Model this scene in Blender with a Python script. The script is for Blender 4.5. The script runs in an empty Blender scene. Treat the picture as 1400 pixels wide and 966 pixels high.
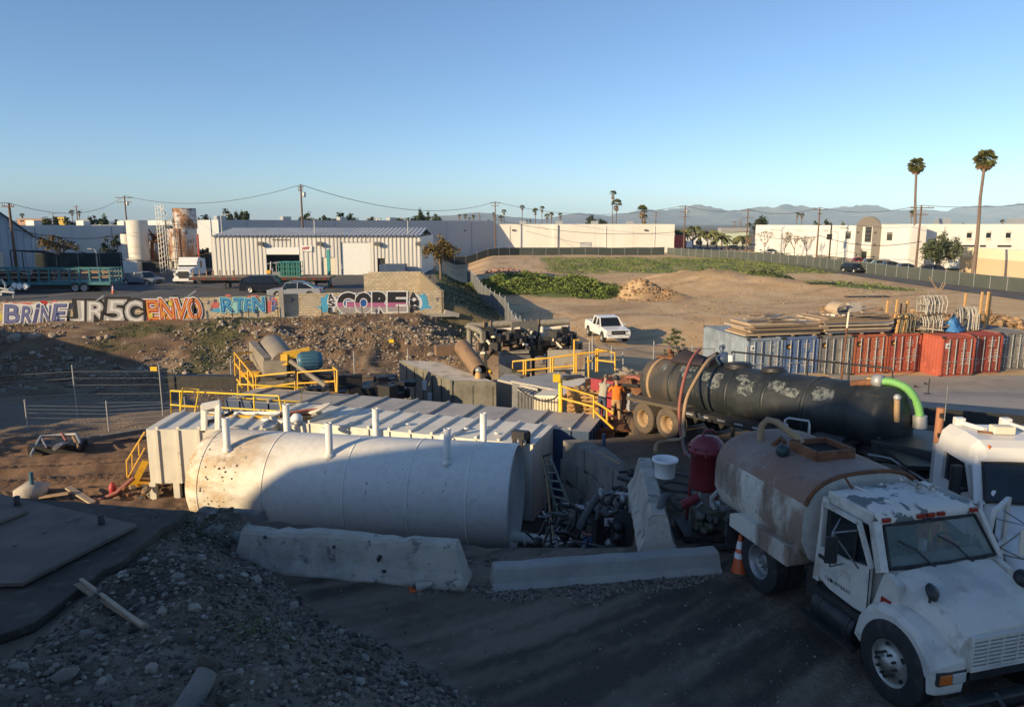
import bpy,bmesh,math,random
import numpy as np
from mathutils import Vector,Matrix
R=math.radians
rnd=random.Random(7)
S=bpy.context.scene
COL=S.collection
# camera
CAM_H,PITCH,FPX=6.2,R(10.04),1000.0
cam_d=bpy.data.cameras.new('camera')
cam_d.sensor_width=36.0
cam_d.lens=36.0*FPX/1400.0
cam_d.clip_start,cam_d.clip_end=0.1,40000.0
cam=bpy.data.objects.new('camera',cam_d)
cam.location=(0,0,CAM_H)
cam.rotation_euler=(R(90)-PITCH,0,0)
COL.objects.link(cam)
S.camera=cam
# sky, sun, exposure
SUN_AZ,SUN_EL=R(36.0),R(17.0)
TRAVEL=Vector((math.cos(SUN_AZ)*math.cos(SUN_EL),math.sin(SUN_AZ)*math.cos(SUN_EL),-math.sin(SUN_EL)))
W=bpy.data.worlds.new('World')
S.world=W
W.use_nodes=True
nt=W.node_tree
sky=nt.nodes.new('ShaderNodeTexSky')
sky.sky_type='NISHITA'
sky.sun_disc=False
sky.sun_elevation=SUN_EL
sky.sun_rotation=math.atan2(-TRAVEL.x,-TRAVEL.y)
sky.air_density=0.8
sky.dust_density=0.3
sky.ozone_density=3.5
nt.links.new(sky.outputs[0],nt.nodes['Background'].inputs[0])
nt.nodes['Background'].inputs[1].default_value=0.12
sun_d=bpy.data.lights.new('sun','SUN')
sun_d.energy=4.9
sun_d.angle=R(0.5)
sun_d.color=(1.0,0.77,0.46)
sun=bpy.data.objects.new('sun',sun_d)
sun.rotation_euler=TRAVEL.to_track_quat('-Z','Y').to_euler()
sun.location=(-60,-60,60)
COL.objects.link(sun)
S.view_settings.view_transform='Standard'
S.view_settings.look='None'
S.view_settings.exposure=0.5
S.view_settings.gamma=1.0
S.render.engine='CYCLES'
S.cycles.max_bounces=5
S.cycles.diffuse_bounces=3
S.cycles.glossy_bounces=2
S.cycles.transmission_bounces=3
S.cycles.transparent_max_bounces=6
S.cycles.volume_bounces=0
S.cycles.use_denoising=True
# placing by bearing: a pixel of the 1400 x 966 photo gives a direction
_c,_s=math.cos(PITCH),math.sin(PITCH)
def ray(px,py):
 u,v=(px-700)/FPX,(py-483)/FPX
 return Vector((u,_c-v*_s,-_s-v*_c))
def P(px,py,t):
 return Vector((0,0,CAM_H))+ray(px,py)*t
def Pz(px,py,z):
 r=ray(px,py)
 return Vector((0,0,CAM_H))+r*((z-CAM_H)/r.z)
# mesh collector
class MB:
 def __init__(s):
  s.v,s.f,s.sm,s.mi=[],[],[],[]
 def add(s,verts,faces,smooth=False,mi=0):
  o=len(s.v)
  s.v.extend([tuple(p)for p in verts])
  for f in faces:
   s.f.append([i+o for i in f]); s.sm.append(smooth); s.mi.append(mi)
  return s
 def box(s,c,size,rz=0.0,M=None,mi=0,taper=1.0):
  hx,hy,hz=size[0]/2,size[1]/2,size[2]/2
  T=M if M is not None else Matrix.Rotation(rz,3,'Z')
  pts=[]
  for z in(-hz,hz):
   k=taper if z>0 else 1.0
   for x,y in((-hx,-hy),(hx,-hy),(hx,hy),(-hx,hy)):
    pts.append(Vector(c)+T@Vector((x*k,y*k,z)))
  return s.add(pts,[(3,2,1,0),(4,5,6,7),(0,1,5,4),(1,2,6,5),(2,3,7,6),(3,0,4,7)],mi=mi)
 def bar(s,p,q,w,h=None,up=(0,0,1),mi=0):
  p,q=Vector(p),Vector(q); h=h or w
  d=(q-p)
  L=d.length
  if L<1e-6:return s
  d/=L
  u=Vector(up)
  if abs(d.dot(u))>.98:u=Vector((1,0,0))if abs(d.x)<.9 else Vector((0,1,0))
  a=d.cross(u).normalized(); b=a.cross(d).normalized()
  pts=[]
  for e in(p,q):
   for i,j in((-1,-1),(1,-1),(1,1),(-1,1)):
    pts.append(e+a*(i*w/2)+b*(j*h/2))
  return s.add(pts,[(0,1,2,3),(7,6,5,4),(0,4,5,1),(1,5,6,2),(2,6,7,3),(3,7,4,0)],mi=mi)
 def tube(s,pts,r,n=8,cap=True,mi=0,smooth=True):
  pts=[Vector(p)for p in pts]
  m=len(pts)
  rr=r if isinstance(r,(list,tuple))else[r]*m
  ref=None; rings=[]
  for i,p in enumerate(pts):
   d=(pts[min(i+1,m-1)]-pts[max(i-1,0)]).normalized()
   if ref is None:
    ref=Vector((0,0,1))if abs(d.z)<.9 else Vector((1,0,0))
   a=(ref-d*ref.dot(d))
   a=a.normalized()if a.length>1e-5 else d.orthogonal().normalized()
   b=d.cross(a); ref=a
   rings.append([p+(a*math.cos(2*math.pi*k/n)+b*math.sin(2*math.pi*k/n))*rr[i]for k in range(n)])
  vs=[q for ring in rings for q in ring]
  fs=[]
  for i in range(m-1):
   for k in range(n):
    k2=(k+1)%n
    fs.append((i*n+k,i*n+k2,(i+1)*n+k2,(i+1)*n+k))
  s.add(vs,fs,smooth,mi)
  if cap:
   s.add(rings[0],[tuple(range(n-1,-1,-1))],False,mi)
   s.add(rings[-1],[tuple(range(n))],False,mi)
  return s
 def lathe(s,prof,n=24,o=(0,0,0),M=None,mi=0,smooth=True,arc=2*math.pi,sy=1.0):
  o=Vector(o); M=M or Matrix.Identity(3)
  closed=arc>6.28
  cnt=n if closed else n+1
  vs=[]
  for r,z in prof:
   for k in range(cnt):
    a=arc*k/n
    vs.append(o+M@Vector((r*math.cos(a),r*math.sin(a)*sy,z)))
  fs=[]
  for i in range(len(prof)-1):
   for k in range(n):
    k2=(k+1)%cnt
    fs.append((i*cnt+k,i*cnt+k2,(i+1)*cnt+k2,(i+1)*cnt+k))
  return s.add(vs,fs,smooth,mi)
 def prism(s,poly,d,o=(0,0,0),M=None,mi=0,smooth=False):
  o=Vector(o); M=M or Matrix.Identity(3)
  n=len(poly)
  vs=[o+M@Vector((x,y,0))for x,y in poly]+[o+M@Vector((x,y,d))for x,y in poly]
  s.add(vs,[tuple(range(n-1,-1,-1)),tuple(range(n,2*n))],False,mi)
  s.add(vs,[(k,(k+1)%n,n+(k+1)%n,n+k)for k in range(n)],smooth,mi)
  return s
 def quad(s,a,b,c,d,mi=0):
  return s.add([a,b,c,d],[(0,1,2,3)],mi=mi)
 def ball(s,c,r,n=10,m=6,sc=(1,1,1),mi=0,M=None):
  prof=[(max(1e-4,math.sin(math.pi*i/m))*r,-math.cos(math.pi*i/m)*r)for i in range(m+1)]
  T=Matrix.Diagonal(Vector(sc))
  if M is not None:T=M@T
  return s.lathe(prof,n,c,T,mi)
 def loft(s,rings,smooth=False,cap=True,mi=0):
  n=len(rings[0]); vs=[p for r in rings for p in r]; fs=[]
  for i in range(len(rings)-1):
   for k in range(n):
    k2=(k+1)%n
    fs.append((i*n+k,i*n+k2,(i+1)*n+k2,(i+1)*n+k))
  s.add(vs,fs,smooth,mi)
  if cap:
   s.add(rings[0],[tuple(range(n-1,-1,-1))],False,mi)
   s.add(rings[-1],[tuple(range(n))],False,mi)
  return s
 def rock(s,c,r,seed=0,flat=.75,mi=0,smooth=False):
  q=random.Random(seed)
  T=Matrix.Rotation(q.uniform(0,6.28),3,'Z')@Matrix.Rotation(q.uniform(-.5,.5),3,'X')@Matrix.Diagonal(Vector((q.uniform(.75,1.3),q.uniform(.65,1.1),flat*q.uniform(.7,1.1))))
  c=Vector(c)
  vs=[c+T@(Vector(p)*r*q.uniform(.75,1.15))for p in ICO_V]
  return s.add(vs,ICO_F,smooth,mi)
 def build(s,name,mats,parent=None,world=False,bevel=0.0,smooth_angle=None,mesh_only=False):
  me=bpy.data.meshes.new(name)
  V=s.v
  if world and parent is not None:
   L=parent['_w']
   V=[(p[0]-L[0],p[1]-L[1],p[2]-L[2])for p in V]
  me.from_pydata(V,[],s.f)
  me.polygons.foreach_set('use_smooth',s.sm)
  if not isinstance(mats,(list,tuple)):mats=[mats]
  for m in mats:me.materials.append(m)
  if len(mats)>1:me.polygons.foreach_set('material_index',s.mi)
  me.update()
  if mesh_only:return me
  o=bpy.data.objects.new(name,me)
  COL.objects.link(o)
  if parent is not None:
   o.parent=parent
  if bevel:
   b=o.modifiers.new('bevel','BEVEL'); b.width=bevel; b.segments=2; b.limit_method='ANGLE'; b.angle_limit=R(35)
  return o
_t=(1+5**.5)/2
ICO_V=[Vector(p).normalized()for p in((-1,_t,0),(1,_t,0),(-1,-_t,0),(1,-_t,0),(0,-1,_t),(0,1,_t),(0,-1,-_t),(0,1,-_t),(_t,0,-1),(_t,0,1),(-_t,0,-1),(-_t,0,1))]
ICO_F=[(0,11,5),(0,5,1),(0,1,7),(0,7,10),(0,10,11),(1,5,9),(5,11,4),(11,10,2),(10,7,6),(7,1,8),(3,9,4),(3,4,2),(3,2,6),(3,6,8),(3,8,9),(4,9,5),(2,4,11),(6,2,10),(8,6,7),(9,8,1)]
def tag(o,label=None,cat=None,group=None,kind=None):
 if label:o['label']=label
 if cat:o['category']=cat
 if group:o['group']=group
 if kind:o['kind']=kind
 return o
def thing(name,label,cat,loc=(0,0,0),rz=0.0,group=None):
 o=bpy.data.objects.new(name,None)
 COL.objects.link(o)
 o.location=loc; o.rotation_euler=(0,0,rz)
 o.empty_display_size=.3
 o['_w']=[float(x)for x in loc]
 return tag(o,label,cat,group)
def pstuff(o):
 o['kind']='stuff'; return o
def stuff(o):
 o['kind']='stuff'; return o
def share(name,me,parent,loc=(0,0,0),rot=(0,0,0),sc=(1,1,1)):
 o=bpy.data.objects.new(name,me)
 COL.objects.link(o); o.parent=parent
 o.location=loc; o.rotation_euler=rot; o.scale=sc
 return o
def copy_thing(root,loc,rz,label=None,group=None,sc=None):
 kids={}
 for o in bpy.data.objects:
  if o.parent is not None:kids.setdefault(o.parent.name,[]).append(o)
 def rec(o,par):
  c=o.copy(); COL.objects.link(c)
  if par is not None:c.parent=par
  for ch in kids.get(o.name,[]):rec(ch,c)
  return c
 r=rec(root,None)
 r.location=loc; r.rotation_euler=(0,0,rz)
 r['_w']=[float(x)for x in loc]
 if sc:r.scale=sc if isinstance(sc,(tuple,list))else(sc,sc,sc)
 if label:r['label']=label
 if group:r['group']=group
 return r
# materials
def mat(name,col,rough=.6,metal=0.0,layers=(),bump=None,island=0.0,attr=None,emit=0.0,trans=0.0,ior=1.45,alpha=1.0,spec=None,bricks=None):
 """layers: (colour, scale, lo, hi, strength, (sx,sy,sz), detail) - noise-thresholded coats laid over the base colour."""
 m=bpy.data.materials.new(name); m.use_nodes=True
 n=m.node_tree.nodes; l=m.node_tree.links
 b=n['Principled BSDF']
 b.inputs['Roughness'].default_value=rough
 b.inputs['Metallic'].default_value=metal
 if spec is not None:b.inputs['Specular IOR Level'].default_value=spec
 if trans:b.inputs['Transmission Weight'].default_value=trans; b.inputs['IOR'].default_value=ior
 if alpha<1:b.inputs['Alpha'].default_value=alpha
 if emit:
  b.inputs['Emission Color'].default_value=(*col,1); b.inputs['Emission Strength'].default_value=emit
 tc=n.new('ShaderNodeTexCoord')
 cur=None
 if attr:
  a=n.new('ShaderNodeVertexColor'); a.layer_name=attr
  cur=a.outputs['Color']
 else:
  c=n.new('ShaderNodeRGB'); c.outputs[0].default_value=(*col,1); cur=c.outputs[0]
 def noise(scale,st=(1,1,1),detail=4.0):
  mp=n.new('ShaderNodeMapping'); mp.inputs['Scale'].default_value=st
  l.new(tc.outputs['Object'],mp.inputs['Vector'])
  t=n.new('ShaderNodeTexNoise'); t.inputs['Scale'].default_value=scale; t.inputs['Detail'].default_value=detail; t.inputs['Roughness'].default_value=.6
  l.new(mp.outputs[0],t.inputs['Vector'])
  return t.outputs['Fac']
 for L in layers:
  c2,sc,lo,hi,k=L[:5]
  st=L[5]if len(L)>5 else(1,1,1)
  de=L[6]if len(L)>6 else 5.0
  r=n.new('ShaderNodeMapRange'); r.inputs['From Min'].default_value=lo; r.inputs['From Max'].default_value=hi; r.inputs['To Max'].default_value=k
  l.new(noise(sc,st,de),r.inputs['Value'])
  mx=n.new('ShaderNodeMix'); mx.data_type='RGBA'
  l.new(r.outputs[0],mx.inputs['Factor']); l.new(cur,mx.inputs[6])
  if c2=='mul':
   pass
  mx.inputs[7].default_value=(*c2,1)
  cur=mx.outputs[2]
 if island:
  g=n.new('ShaderNodeNewGeometry')
  r=n.new('ShaderNodeMapRange'); r.inputs['To Min'].default_value=1-island; r.inputs['To Max'].default_value=1+island
  l.new(g.outputs['Random Per Island'],r.inputs['Value'])
  mx=n.new('ShaderNodeVectorMath'); mx.operation='SCALE'
  l.new(cur,mx.inputs[0]); l.new(r.outputs[0],mx.inputs['Scale'])
  cur=mx.outputs[0]
 l.new(cur,b.inputs['Base Color'])
 if bump:
  bp=n.new('ShaderNodeBump'); bp.inputs['Strength'].default_value=bump[1]; bp.inputs['Distance'].default_value=bump[2]if len(bump)>2 else .02
  l.new(noise(bump[0],bump[3]if len(bump)>3 else(1,1,1),6.0),bp.inputs['Height'])
  l.new(bp.outputs[0],b.inputs['Normal'])
 return m
def srgb(r,g,b):
 return tuple(((c/255)/12.92 if c/255<=.04045 else((c/255+.055)/1.055)**2.4)for c in(r,g,b))
RUST=(.16,.065,.03)
DK=(.02,.02,.022)
m_white_tank=mat('white tank paint',(.80,.77,.69),.5,layers=[((.55,.50,.42),1.2,.5,.75,.35),((.33,.29,.23),3,.5,.75,.35,(1,1,.25)),((.64,.66,.68),7,.45,.65,.25),((.06,.05,.04),9,.67,.7,.9)],bump=(6,.12,.02))
m_tank_head=mat('stained tank paint',(.56,.47,.34),.55,layers=[((.38,.26,.14),1.6,.42,.62,.75,(1,1,.35)),((.62,.60,.55),2.6,.52,.62,.7),((.05,.045,.04),7,.63,.66,.95)],bump=(8,.15,.02))
m_white_box=mat('white box paint',(.72,.68,.58),.5,layers=[((.40,.37,.31),1.0,.48,.75,.55),((.25,.18,.12),5,.66,.73,.7)],bump=(5,.08,.02))
m_grey_roof=mat('grey roof paint',(.40,.37,.32),.6,layers=[((.24,.23,.22),.9,.45,.7,.7),((.46,.45,.44),4,.5,.7,.4)],bump=(5,.08,.02))
m_navy=mat('navy paint',(.045,.075,.14),.5,layers=[((.09,.12,.16),2,.5,.7,.5)])
m_yellow=mat('yellow safety paint',(.72,.40,.03),.45,layers=[((.42,.22,.03),4,.5,.7,.5),((.12,.06,.03),12,.62,.7,.7)])
m_yellow_b=mat('bright yellow paint',(.80,.52,.03),.4,layers=[((.5,.3,.05),5,.5,.7,.4)])
m_conc=mat('weathered concrete',(.45,.40,.33),.9,layers=[((.24,.22,.19),1.4,.42,.65,.7),((.46,.44,.41),5,.5,.65,.5),((.09,.085,.08),3.5,.60,.66,.7),((.1,.1,.09),22,.64,.68,.8)],bump=(14,.5,.03))
m_conc_b=mat('grey barrier concrete',(.33,.315,.28),.9,layers=[((.2,.2,.2),1.2,.42,.65,.6),((.34,.34,.34),6,.5,.68,.4)],bump=(18,.3,.02))
m_conc_mossy=mat('mossy concrete',(.27,.28,.24),.9,layers=[((.22,.23,.08),2.0,.5,.62,.7),((.1,.1,.09),10,.6,.68,.7)],bump=(14,.4,.02))
m_block=mat('old block concrete',(.22,.20,.17),.95,layers=[((.1,.095,.09),1.5,.42,.62,.7),((.25,.24,.22),6,.5,.7,.4)],bump=(16,.5,.03),island=.12)
m_cmu=mat('tan concrete block',(.60,.49,.33),.9,layers=[((.38,.30,.20),.35,.45,.65,.55),((.56,.48,.36),2.5,.5,.7,.4)],bump=(30,.3,.01),island=.14)
m_mortar=mat('mortar',(.22,.18,.125),.95,bump=(40,.3,.01))
m_steel=mat('grey steel',(.28,.28,.28),.45,.5,layers=[((.13,.11,.09),3,.5,.7,.6)])
m_galv=mat('galvanised steel',(.42,.43,.43),.5,.4,layers=[((.3,.29,.27),6,.5,.7,.5)])
m_dark_steel=mat('dark steel',(.035,.034,.034),.55,.2,layers=[((.075,.06,.045),4,.48,.68,.7)],bump=(14,.2,.01))
m_black=mat('black paint',(.018,.018,.02),.5,layers=[((.05,.045,.04),3,.5,.7,.6)])
m_rubber=mat('black rubber',(.022,.022,.022),.85,layers=[((.07,.06,.05),6,.5,.7,.6)],bump=(30,.2,.01))
m_dust_rubber=mat('dusty rubber',(.11,.085,.06),.9,layers=[((.05,.045,.04),5,.5,.7,.7)])
m_rust=mat('rusty steel',RUST,.9,layers=[((.28,.13,.055),2,.45,.65,.6),((.07,.04,.03),5,.5,.65,.7)],bump=(14,.4,.01))
m_rust_bin=mat('rust brown bin paint',(.20,.085,.045),.85,layers=[((.30,.17,.09),1.5,.45,.62,.7),((.08,.05,.04),4,.52,.66,.7)],bump=(10,.25,.01))
m_hose_red=mat('red hose rubber',(.30,.10,.075),.7,layers=[((.2,.1,.08),6,.5,.7,.5)])
m_hose_tan=mat('tan hose rubber',(.36,.24,.13),.7,layers=[((.2,.14,.1),6,.5,.7,.5)])
m_hose_grey=mat('grey hose rubber',(.10,.095,.09),.75,layers=[((.16,.15,.13),4,.5,.7,.5)])
m_green_hose=mat('light green hose',(.17,.42,.12),.45,layers=[((.24,.48,.18),20,.5,.6,.4)])
m_glass=mat('dark window glass',(.012,.016,.018),.06,spec=.6)
m_windscreen=mat('windscreen glass',(.05,.075,.07),.05,spec=.6)
m_chrome=mat('polished wheel metal',(.50,.49,.46),.48,.7,layers=[((.22,.19,.15),4,.45,.65,.75)])
m_amber=mat('amber lens',(.55,.13,.02),.3)
m_red_lens=mat('red lens',(.28,.025,.015),.3)
m_clear_lens=mat('clear lens',(.45,.45,.43),.2)
m_blue_motor=mat('blue motor paint',(.045,.13,.19),.45,layers=[((.08,.15,.2),5,.5,.7,.5)])
m_blue_pump=mat('blue pump paint',(.02,.08,.25),.4,layers=[((.05,.09,.16),5,.5,.7,.5)])
m_wood=mat('weathered wood',(.30,.21,.13),.85,layers=[((.2,.13,.08),3,.4,.6,.6,(1,1,6)),((.40,.3,.2),9,.5,.7,.4)],island=.25)
m_plywood=mat('pale plywood',(.42,.33,.23),.8,layers=[((.30,.2,.13),2,.45,.65,.5),((.50,.43,.34),5,.5,.7,.4)],island=.3)
m_wood_new=mat('fresh timber',(.55,.33,.13),.8,layers=[((.4,.22,.08),5,.45,.65,.5)],island=.15)
m_white_paint=mat('white paint',(.74,.74,.72),.5,layers=[((.6,.58,.54),2,.5,.75,.4)])
m_cream=mat('cream paint',(.70,.63,.50),.7,layers=[((.6,.52,.4),1,.45,.7,.3)])
m_print_black=mat('black print',(.015,.015,.015),.7)
m_print_white=mat('white print',(.7,.7,.68),.7)
m_pole=mat('pole timber',(.15,.095,.065),.9,layers=[((.22,.15,.1),3,.45,.65,.5,(1,1,.1))])
m_wire=mat('cable sheath',(.02,.02,.02),.7)
m_skin=mat('skin',(.42,.24,.16),.6)
m_hair=mat('grey brown hair',(.12,.10,.09),.8)
m_cone=mat('orange cone plastic',(.62,.10,.02),.5,layers=[((.4,.08,.03),8,.5,.7,.5)])
m_shell=mat('white tank paint stained towards its head',(.78,.74,.64),.5,layers=[((.50,.36,.20),1.2,.38,.60,.95,(.6,1,1)),((.30,.18,.09),2.4,.52,.66,.75,(.45,1,1)),((.66,.62,.54),4.5,.55,.65,.6),((.06,.05,.04),6,.65,.68,.9)],bump=(6,.12,.02))
_n,_l=m_shell.node_tree.nodes,m_shell.node_tree.links
_bs=_n['Principled BSDF']; _mx=[k for k in _n if k.type=='MIX']; _last=_bs.inputs['Base Color'].links[0].from_socket
_cl=mat('tmp',(1,1,1)); bpy.data.materials.remove(_cl)
_tc=[k for k in _n if k.type=='TEX_COORD'][0]; _sx=_n.new('ShaderNodeSeparateXYZ'); _l.new(_tc.outputs['Object'],_sx.inputs[0])
_nz=_n.new('ShaderNodeTexNoise'); _nz.inputs['Scale'].default_value=1.1; _l.new(_tc.outputs['Object'],_nz.inputs['Vector'])
_ad=_n.new('ShaderNodeMath'); _ad.operation='MULTIPLY_ADD'; _ad.inputs[1].default_value=2.2; _l.new(_nz.outputs['Fac'],_ad.inputs[0]); _l.new(_sx.outputs['X'],_ad.inputs[2])
_mr=_n.new('ShaderNodeMapRange'); _mr.inputs['From Min'].default_value=2.9; _mr.inputs['From Max'].default_value=4.9; _l.new(_ad.outputs[0],_mr.inputs['Value'])
_n2=_n.new('ShaderNodeTexNoise'); _n2.inputs['Scale'].default_value=5.5; _n2.inputs['Detail'].default_value=5; _l.new(_tc.outputs['Object'],_n2.inputs['Vector'])
_m2=_n.new('ShaderNodeMapRange'); _m2.inputs['From Min'].default_value=.45; _m2.inputs['From Max'].default_value=.75; _l.new(_n2.outputs['Fac'],_m2.inputs['Value'])
_wh=_n.new('ShaderNodeMix'); _wh.data_type='RGBA'; _wh.inputs[6].default_value=(.80,.77,.69,1); _wh.inputs[7].default_value=(.70,.67,.59,1); _l.new(_m2.outputs[0],_wh.inputs['Factor'])
_fm=_n.new('ShaderNodeMix'); _fm.data_type='RGBA'; _l.new(_mr.outputs[0],_fm.inputs['Factor']); _l.new(_last,_fm.inputs[6]); _l.new(_wh.outputs[2],_fm.inputs[7]); _l.new(_fm.outputs[2],_bs.inputs['Base Color'])
# terrain
_rs=np.random.RandomState(5)
_LAT=_rs.rand(256,256)
def vnoise(x,y):
 xi,yi=np.floor(x).astype(int),np.floor(y).astype(int)
 fx,fy=x-xi,y-yi
 fx,fy=fx*fx*(3-2*fx),fy*fy*(3-2*fy)
 g=lambda i,j:_LAT[(xi+i)&255,(yi+j)&255]
 return(g(0,0)*(1-fx)+g(1,0)*fx)*(1-fy)+(g(0,1)*(1-fx)+g(1,1)*fx)*fy
def fbm(x,y,o=4):
 a,s,f=.5,0.0,1.0
 for i in range(o):
  s=s+a*(vnoise(x*f+17.3*i,y*f-9.1*i)-.5); a*=.5; f*=2.03
 return s
def ss(a,b,x):
 t=np.clip((x-a)/(b-a),0,1); return t*t*(3-2*t)
TOE=np.array([(.3,6.2),(-.38,8.6),(-1.74,9.96),(-3.0,10.7),(-3.8,11.8),(-5.0,13.2),(-5.6,13.9),(-6.0,14.6),(-9.0,15.0),(-16.0,15.4),(-40,15.6)])
def toe_dist(x,y):
 best=np.full(np.shape(x),1e9)
 for(ax,ay),(bx,by)in zip(TOE[:-1],TOE[1:]):
  dx,dy=bx-ax,by-ay
  t=np.clip(((x-ax)*dx+(y-ay)*dy)/(dx*dx+dy*dy),0,1)
  best=np.minimum(best,np.hypot(x-ax-t*dx,y-ay-t*dy))
 yt=np.interp(x,TOE[::-1,0],TOE[::-1,1])
 return np.where((y<yt)&(x<.3),best,-best)
def wall_y(x):return 60.0+(x+6.0)*.226
def yard_x(y):return-6.0-.12*(y-60.0)
def pit_mask(x,y):
 xr=np.interp(y,[12,13,18,22.3,23.2,26,29,31,36,44,56,62],[2.5,2.6,3.3,2.1,4.0,4.6,4.2,2.6,2.5,1.0,-1.,-4.])
 soft=np.interp(y,[12,24,29,34,50,62],[.5,.5,.6,2,6,8])
 yf=np.interp(x,[-60,-9,-5.6,-5.2,-.5,3],[16.0,15.6,15.0,14.7,13.4,13.4])
 return ss(0,1,(xr-x)/soft)*ss(0,1.0,y-yf)
def G0(x,y):
 x=np.asarray(x,float); y=np.asarray(y,float)
 zr=-.6*ss(14,24,y)-.9*ss(23,31,y)-1.9*ss(30,43,y)+1.4*ss(51,66,y)+.5*ss(90,170,y)
 zr=zr+1.0*ss(38,43,y)*ss(60,51,y)*ss(13,6,x)
 pm=pit_mask(x,y)
 zp=-3.5+1.2*ss(-.3,1.6,x)*ss(20.5,18.5,y)
 z=zr+(zp-zr)*pm
 dw=wall_y(x)-y
 bank=ss(12,.4,dw)
 left=ss(1.5,-3.5,x-yard_x(y)-1.5)
 z=z+(-1.0-z)*bank*left*ss(-20,-.05,dw)*(y>38)
 behind=ss(.35,.8,-dw)
 edge=ss(5.8,.2,x-yard_x(y))
 z=z+(-.2-z)*behind*edge
 return z
def MOUNDS(x,y):
 m=1.3*np.exp(-(((x-2)/6.)**2+((y-93)/10.)**2))+1.0*np.exp(-(((x-8.5)/3.5)**2+((y-86)/5.)**2))
 px,py=x-14.2,y-82.5
 r=np.hypot(px/2.9,py/2.9)
 m=m+np.clip(2.6*(1-r),0,9)*(1+.5*fbm(x*1.3,y*1.3))+np.clip(1.2*(1-np.hypot((x-17.5)/3.2,(y-82)/2.2)),0,9)
 m=m+(2.0+1.6*fbm(x*.3,y*.3,4))*np.exp(-(((x-28)/9.)**2+((y-101)/9.)**2))+1.0*np.exp(-(((x-40)/7.)**2+((y-92)/5.)**2))
 m=m+.5*np.exp(-(((x+1)/2.2)**2+((y-121)/2.)**2))
 return m
def GH(x,y):
 d=toe_dist(x,y)
 n1=fbm(x*.7,y*.7,4); n2=fbm(x*3.1,y*3.1,3)
 h=np.where(d>0,np.minimum(.55*d,1.0+.13*np.clip(d-1.8,0,9)),0)
 h=h*(1+.25*n1)+np.where(d>.1,.35*n1+.2*n2+.07*fbm(x*9,y*9,2),0)*np.clip(d,0,1)
 h=h+.6*np.exp(-(((x+5.45)/.5)**2+((y-13.55)/.55)**2))
 slab=ss(-5.5,-6.3,x)*ss(7.2,8.2,y)
 h=np.where(d>0,h*(1-slab)+np.minimum(h,.9)*slab,h)
 return h
def G(x,y):
 x=np.asarray(x,float); y=np.asarray(y,float)
 z=G0(x,y)
 dw=wall_y(x)-y
 bank=ss(-.2,2,dw)*ss(17,12,dw)*ss(2,-3,x-yard_x(y)-3)
 z=z+bank*(.9*fbm(x*.28,y*.28,4)+.6*fbm(x*1.1,y*1.1,4))
 far=ss(44,58,y)*(x>yard_x(y)+4)
 z=z+far*(.5*fbm(x*.12,y*.12,3)+.12*fbm(x*.9,y*.9,3))*ss(48,40,x-.0*y)
 z=z+MOUNDS(x,y)
 pitg=pit_mask(x,y)*ss(20,24,y)*ss(-9,-13,x)
 z=z+pitg*(.10*np.sin((y-.12*x)*4.2)*ss(24,25.5,y)*ss(33,31,y)+.18*fbm(x*.9,y*.9,4))
 bench=pit_mask(x,y)*ss(31,34,y)*ss(-8,-11,x)
 z=z+bench*(.45*fbm(x*.5,y*.5,4)+.15*fbm(x*2.2,y*2.2,3))
 lot=ss(.2,-.4,toe_dist(x,y))*ss(30,18,y)
 z=z+lot*(.05*fbm(x*.8,y*.8,3)+.03*fbm(x*5,y*5,3)+.05*fbm((x+.55*y)*.35,(y-.55*x-.03*x*x)*4.2,3))
 z=z+GH(x,y)
 return z
def gz(x,y):return float(G(np.array([x]),np.array([y]))[0])
def axis(*segs):
 out=[]
 for a,b,st in segs:
  out.extend(np.arange(a,b,st))
 return np.array(out)
def grow(a,b,st,k):
 out=[]
 while a<b:
  out.append(a); st*=k; a+=st
 return np.array(out+[b])
gx=np.concatenate([-grow(60,12000,2.0,1.25)[::-1],axis((-59,-24,.7),(-24,-14,.35),(-14,6,.14),(6,20,.3),(20,60,.7)),grow(60,12000,2.0,1.25)])
gy=np.concatenate([axis((-60,-8,6),(-8,3,1),(3,15.5,.14),(15.5,34,.28),(34,62,.3),(62,130,.7)),grow(130,11000,2.5,1.2)])
X,Y=np.meshgrid(gx,gy)
Z=G(X,Y)
nx,ny=len(gx),len(gy)
vs=np.stack([X,Y,Z],-1).reshape(-1,3)
i=np.arange(nx*ny).reshape(ny,nx)
fs=np.stack([i[:-1,:-1],i[:-1,1:],i[1:,1:],i[1:,:-1]],-1).reshape(-1,4)
me=bpy.data.meshes.new('ground')
me.vertices.add(len(vs)); me.vertices.foreach_set('co',vs.ravel())
me.loops.add(fs.size); me.loops.foreach_set('vertex_index',fs.ravel())
me.polygons.add(len(fs)); me.polygons.foreach_set('loop_start',np.arange(0,fs.size,4)); me.polygons.foreach_set('loop_total',np.full(len(fs),4))
me.update(); me.validate()
def lerp(a,b,k):return a+(np.asarray(b)-a)*k[...,None]
n1,n2,n3=fbm(X*.11,Y*.11,4)+.5,fbm(X*.6+30,Y*.6,4)+.5,fbm(X*2.5,Y*2.5+9,3)+.5
C=np.zeros(X.shape+(3,))+np.array((.55,.37,.195))
C=lerp(C,(.62,.45,.265),ss(.45,.65,n2)*.7)
C=lerp(C,(.33,.21,.11),ss(.55,.72,n1)*.6)
def green_mask(X,Y):
 g=np.exp(-(((X-2)/7.5)**2+((Y-95)/12.)**2))*1.6+np.exp(-(((X-8)/4.5)**2+((Y-88)/7.)**2))*1.4
 g=g+ss(112,124,Y)*ss(2,8,X)*ss(185,165,Y)*.52+np.exp(-(((X-34)/6.)**2+((Y-106)/9.)**2))*1.3
 g=g+np.exp(-(((X-44)/7.)**2+((Y-91)/3.)**2))*1.1
 return np.clip(g,0,1)
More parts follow.
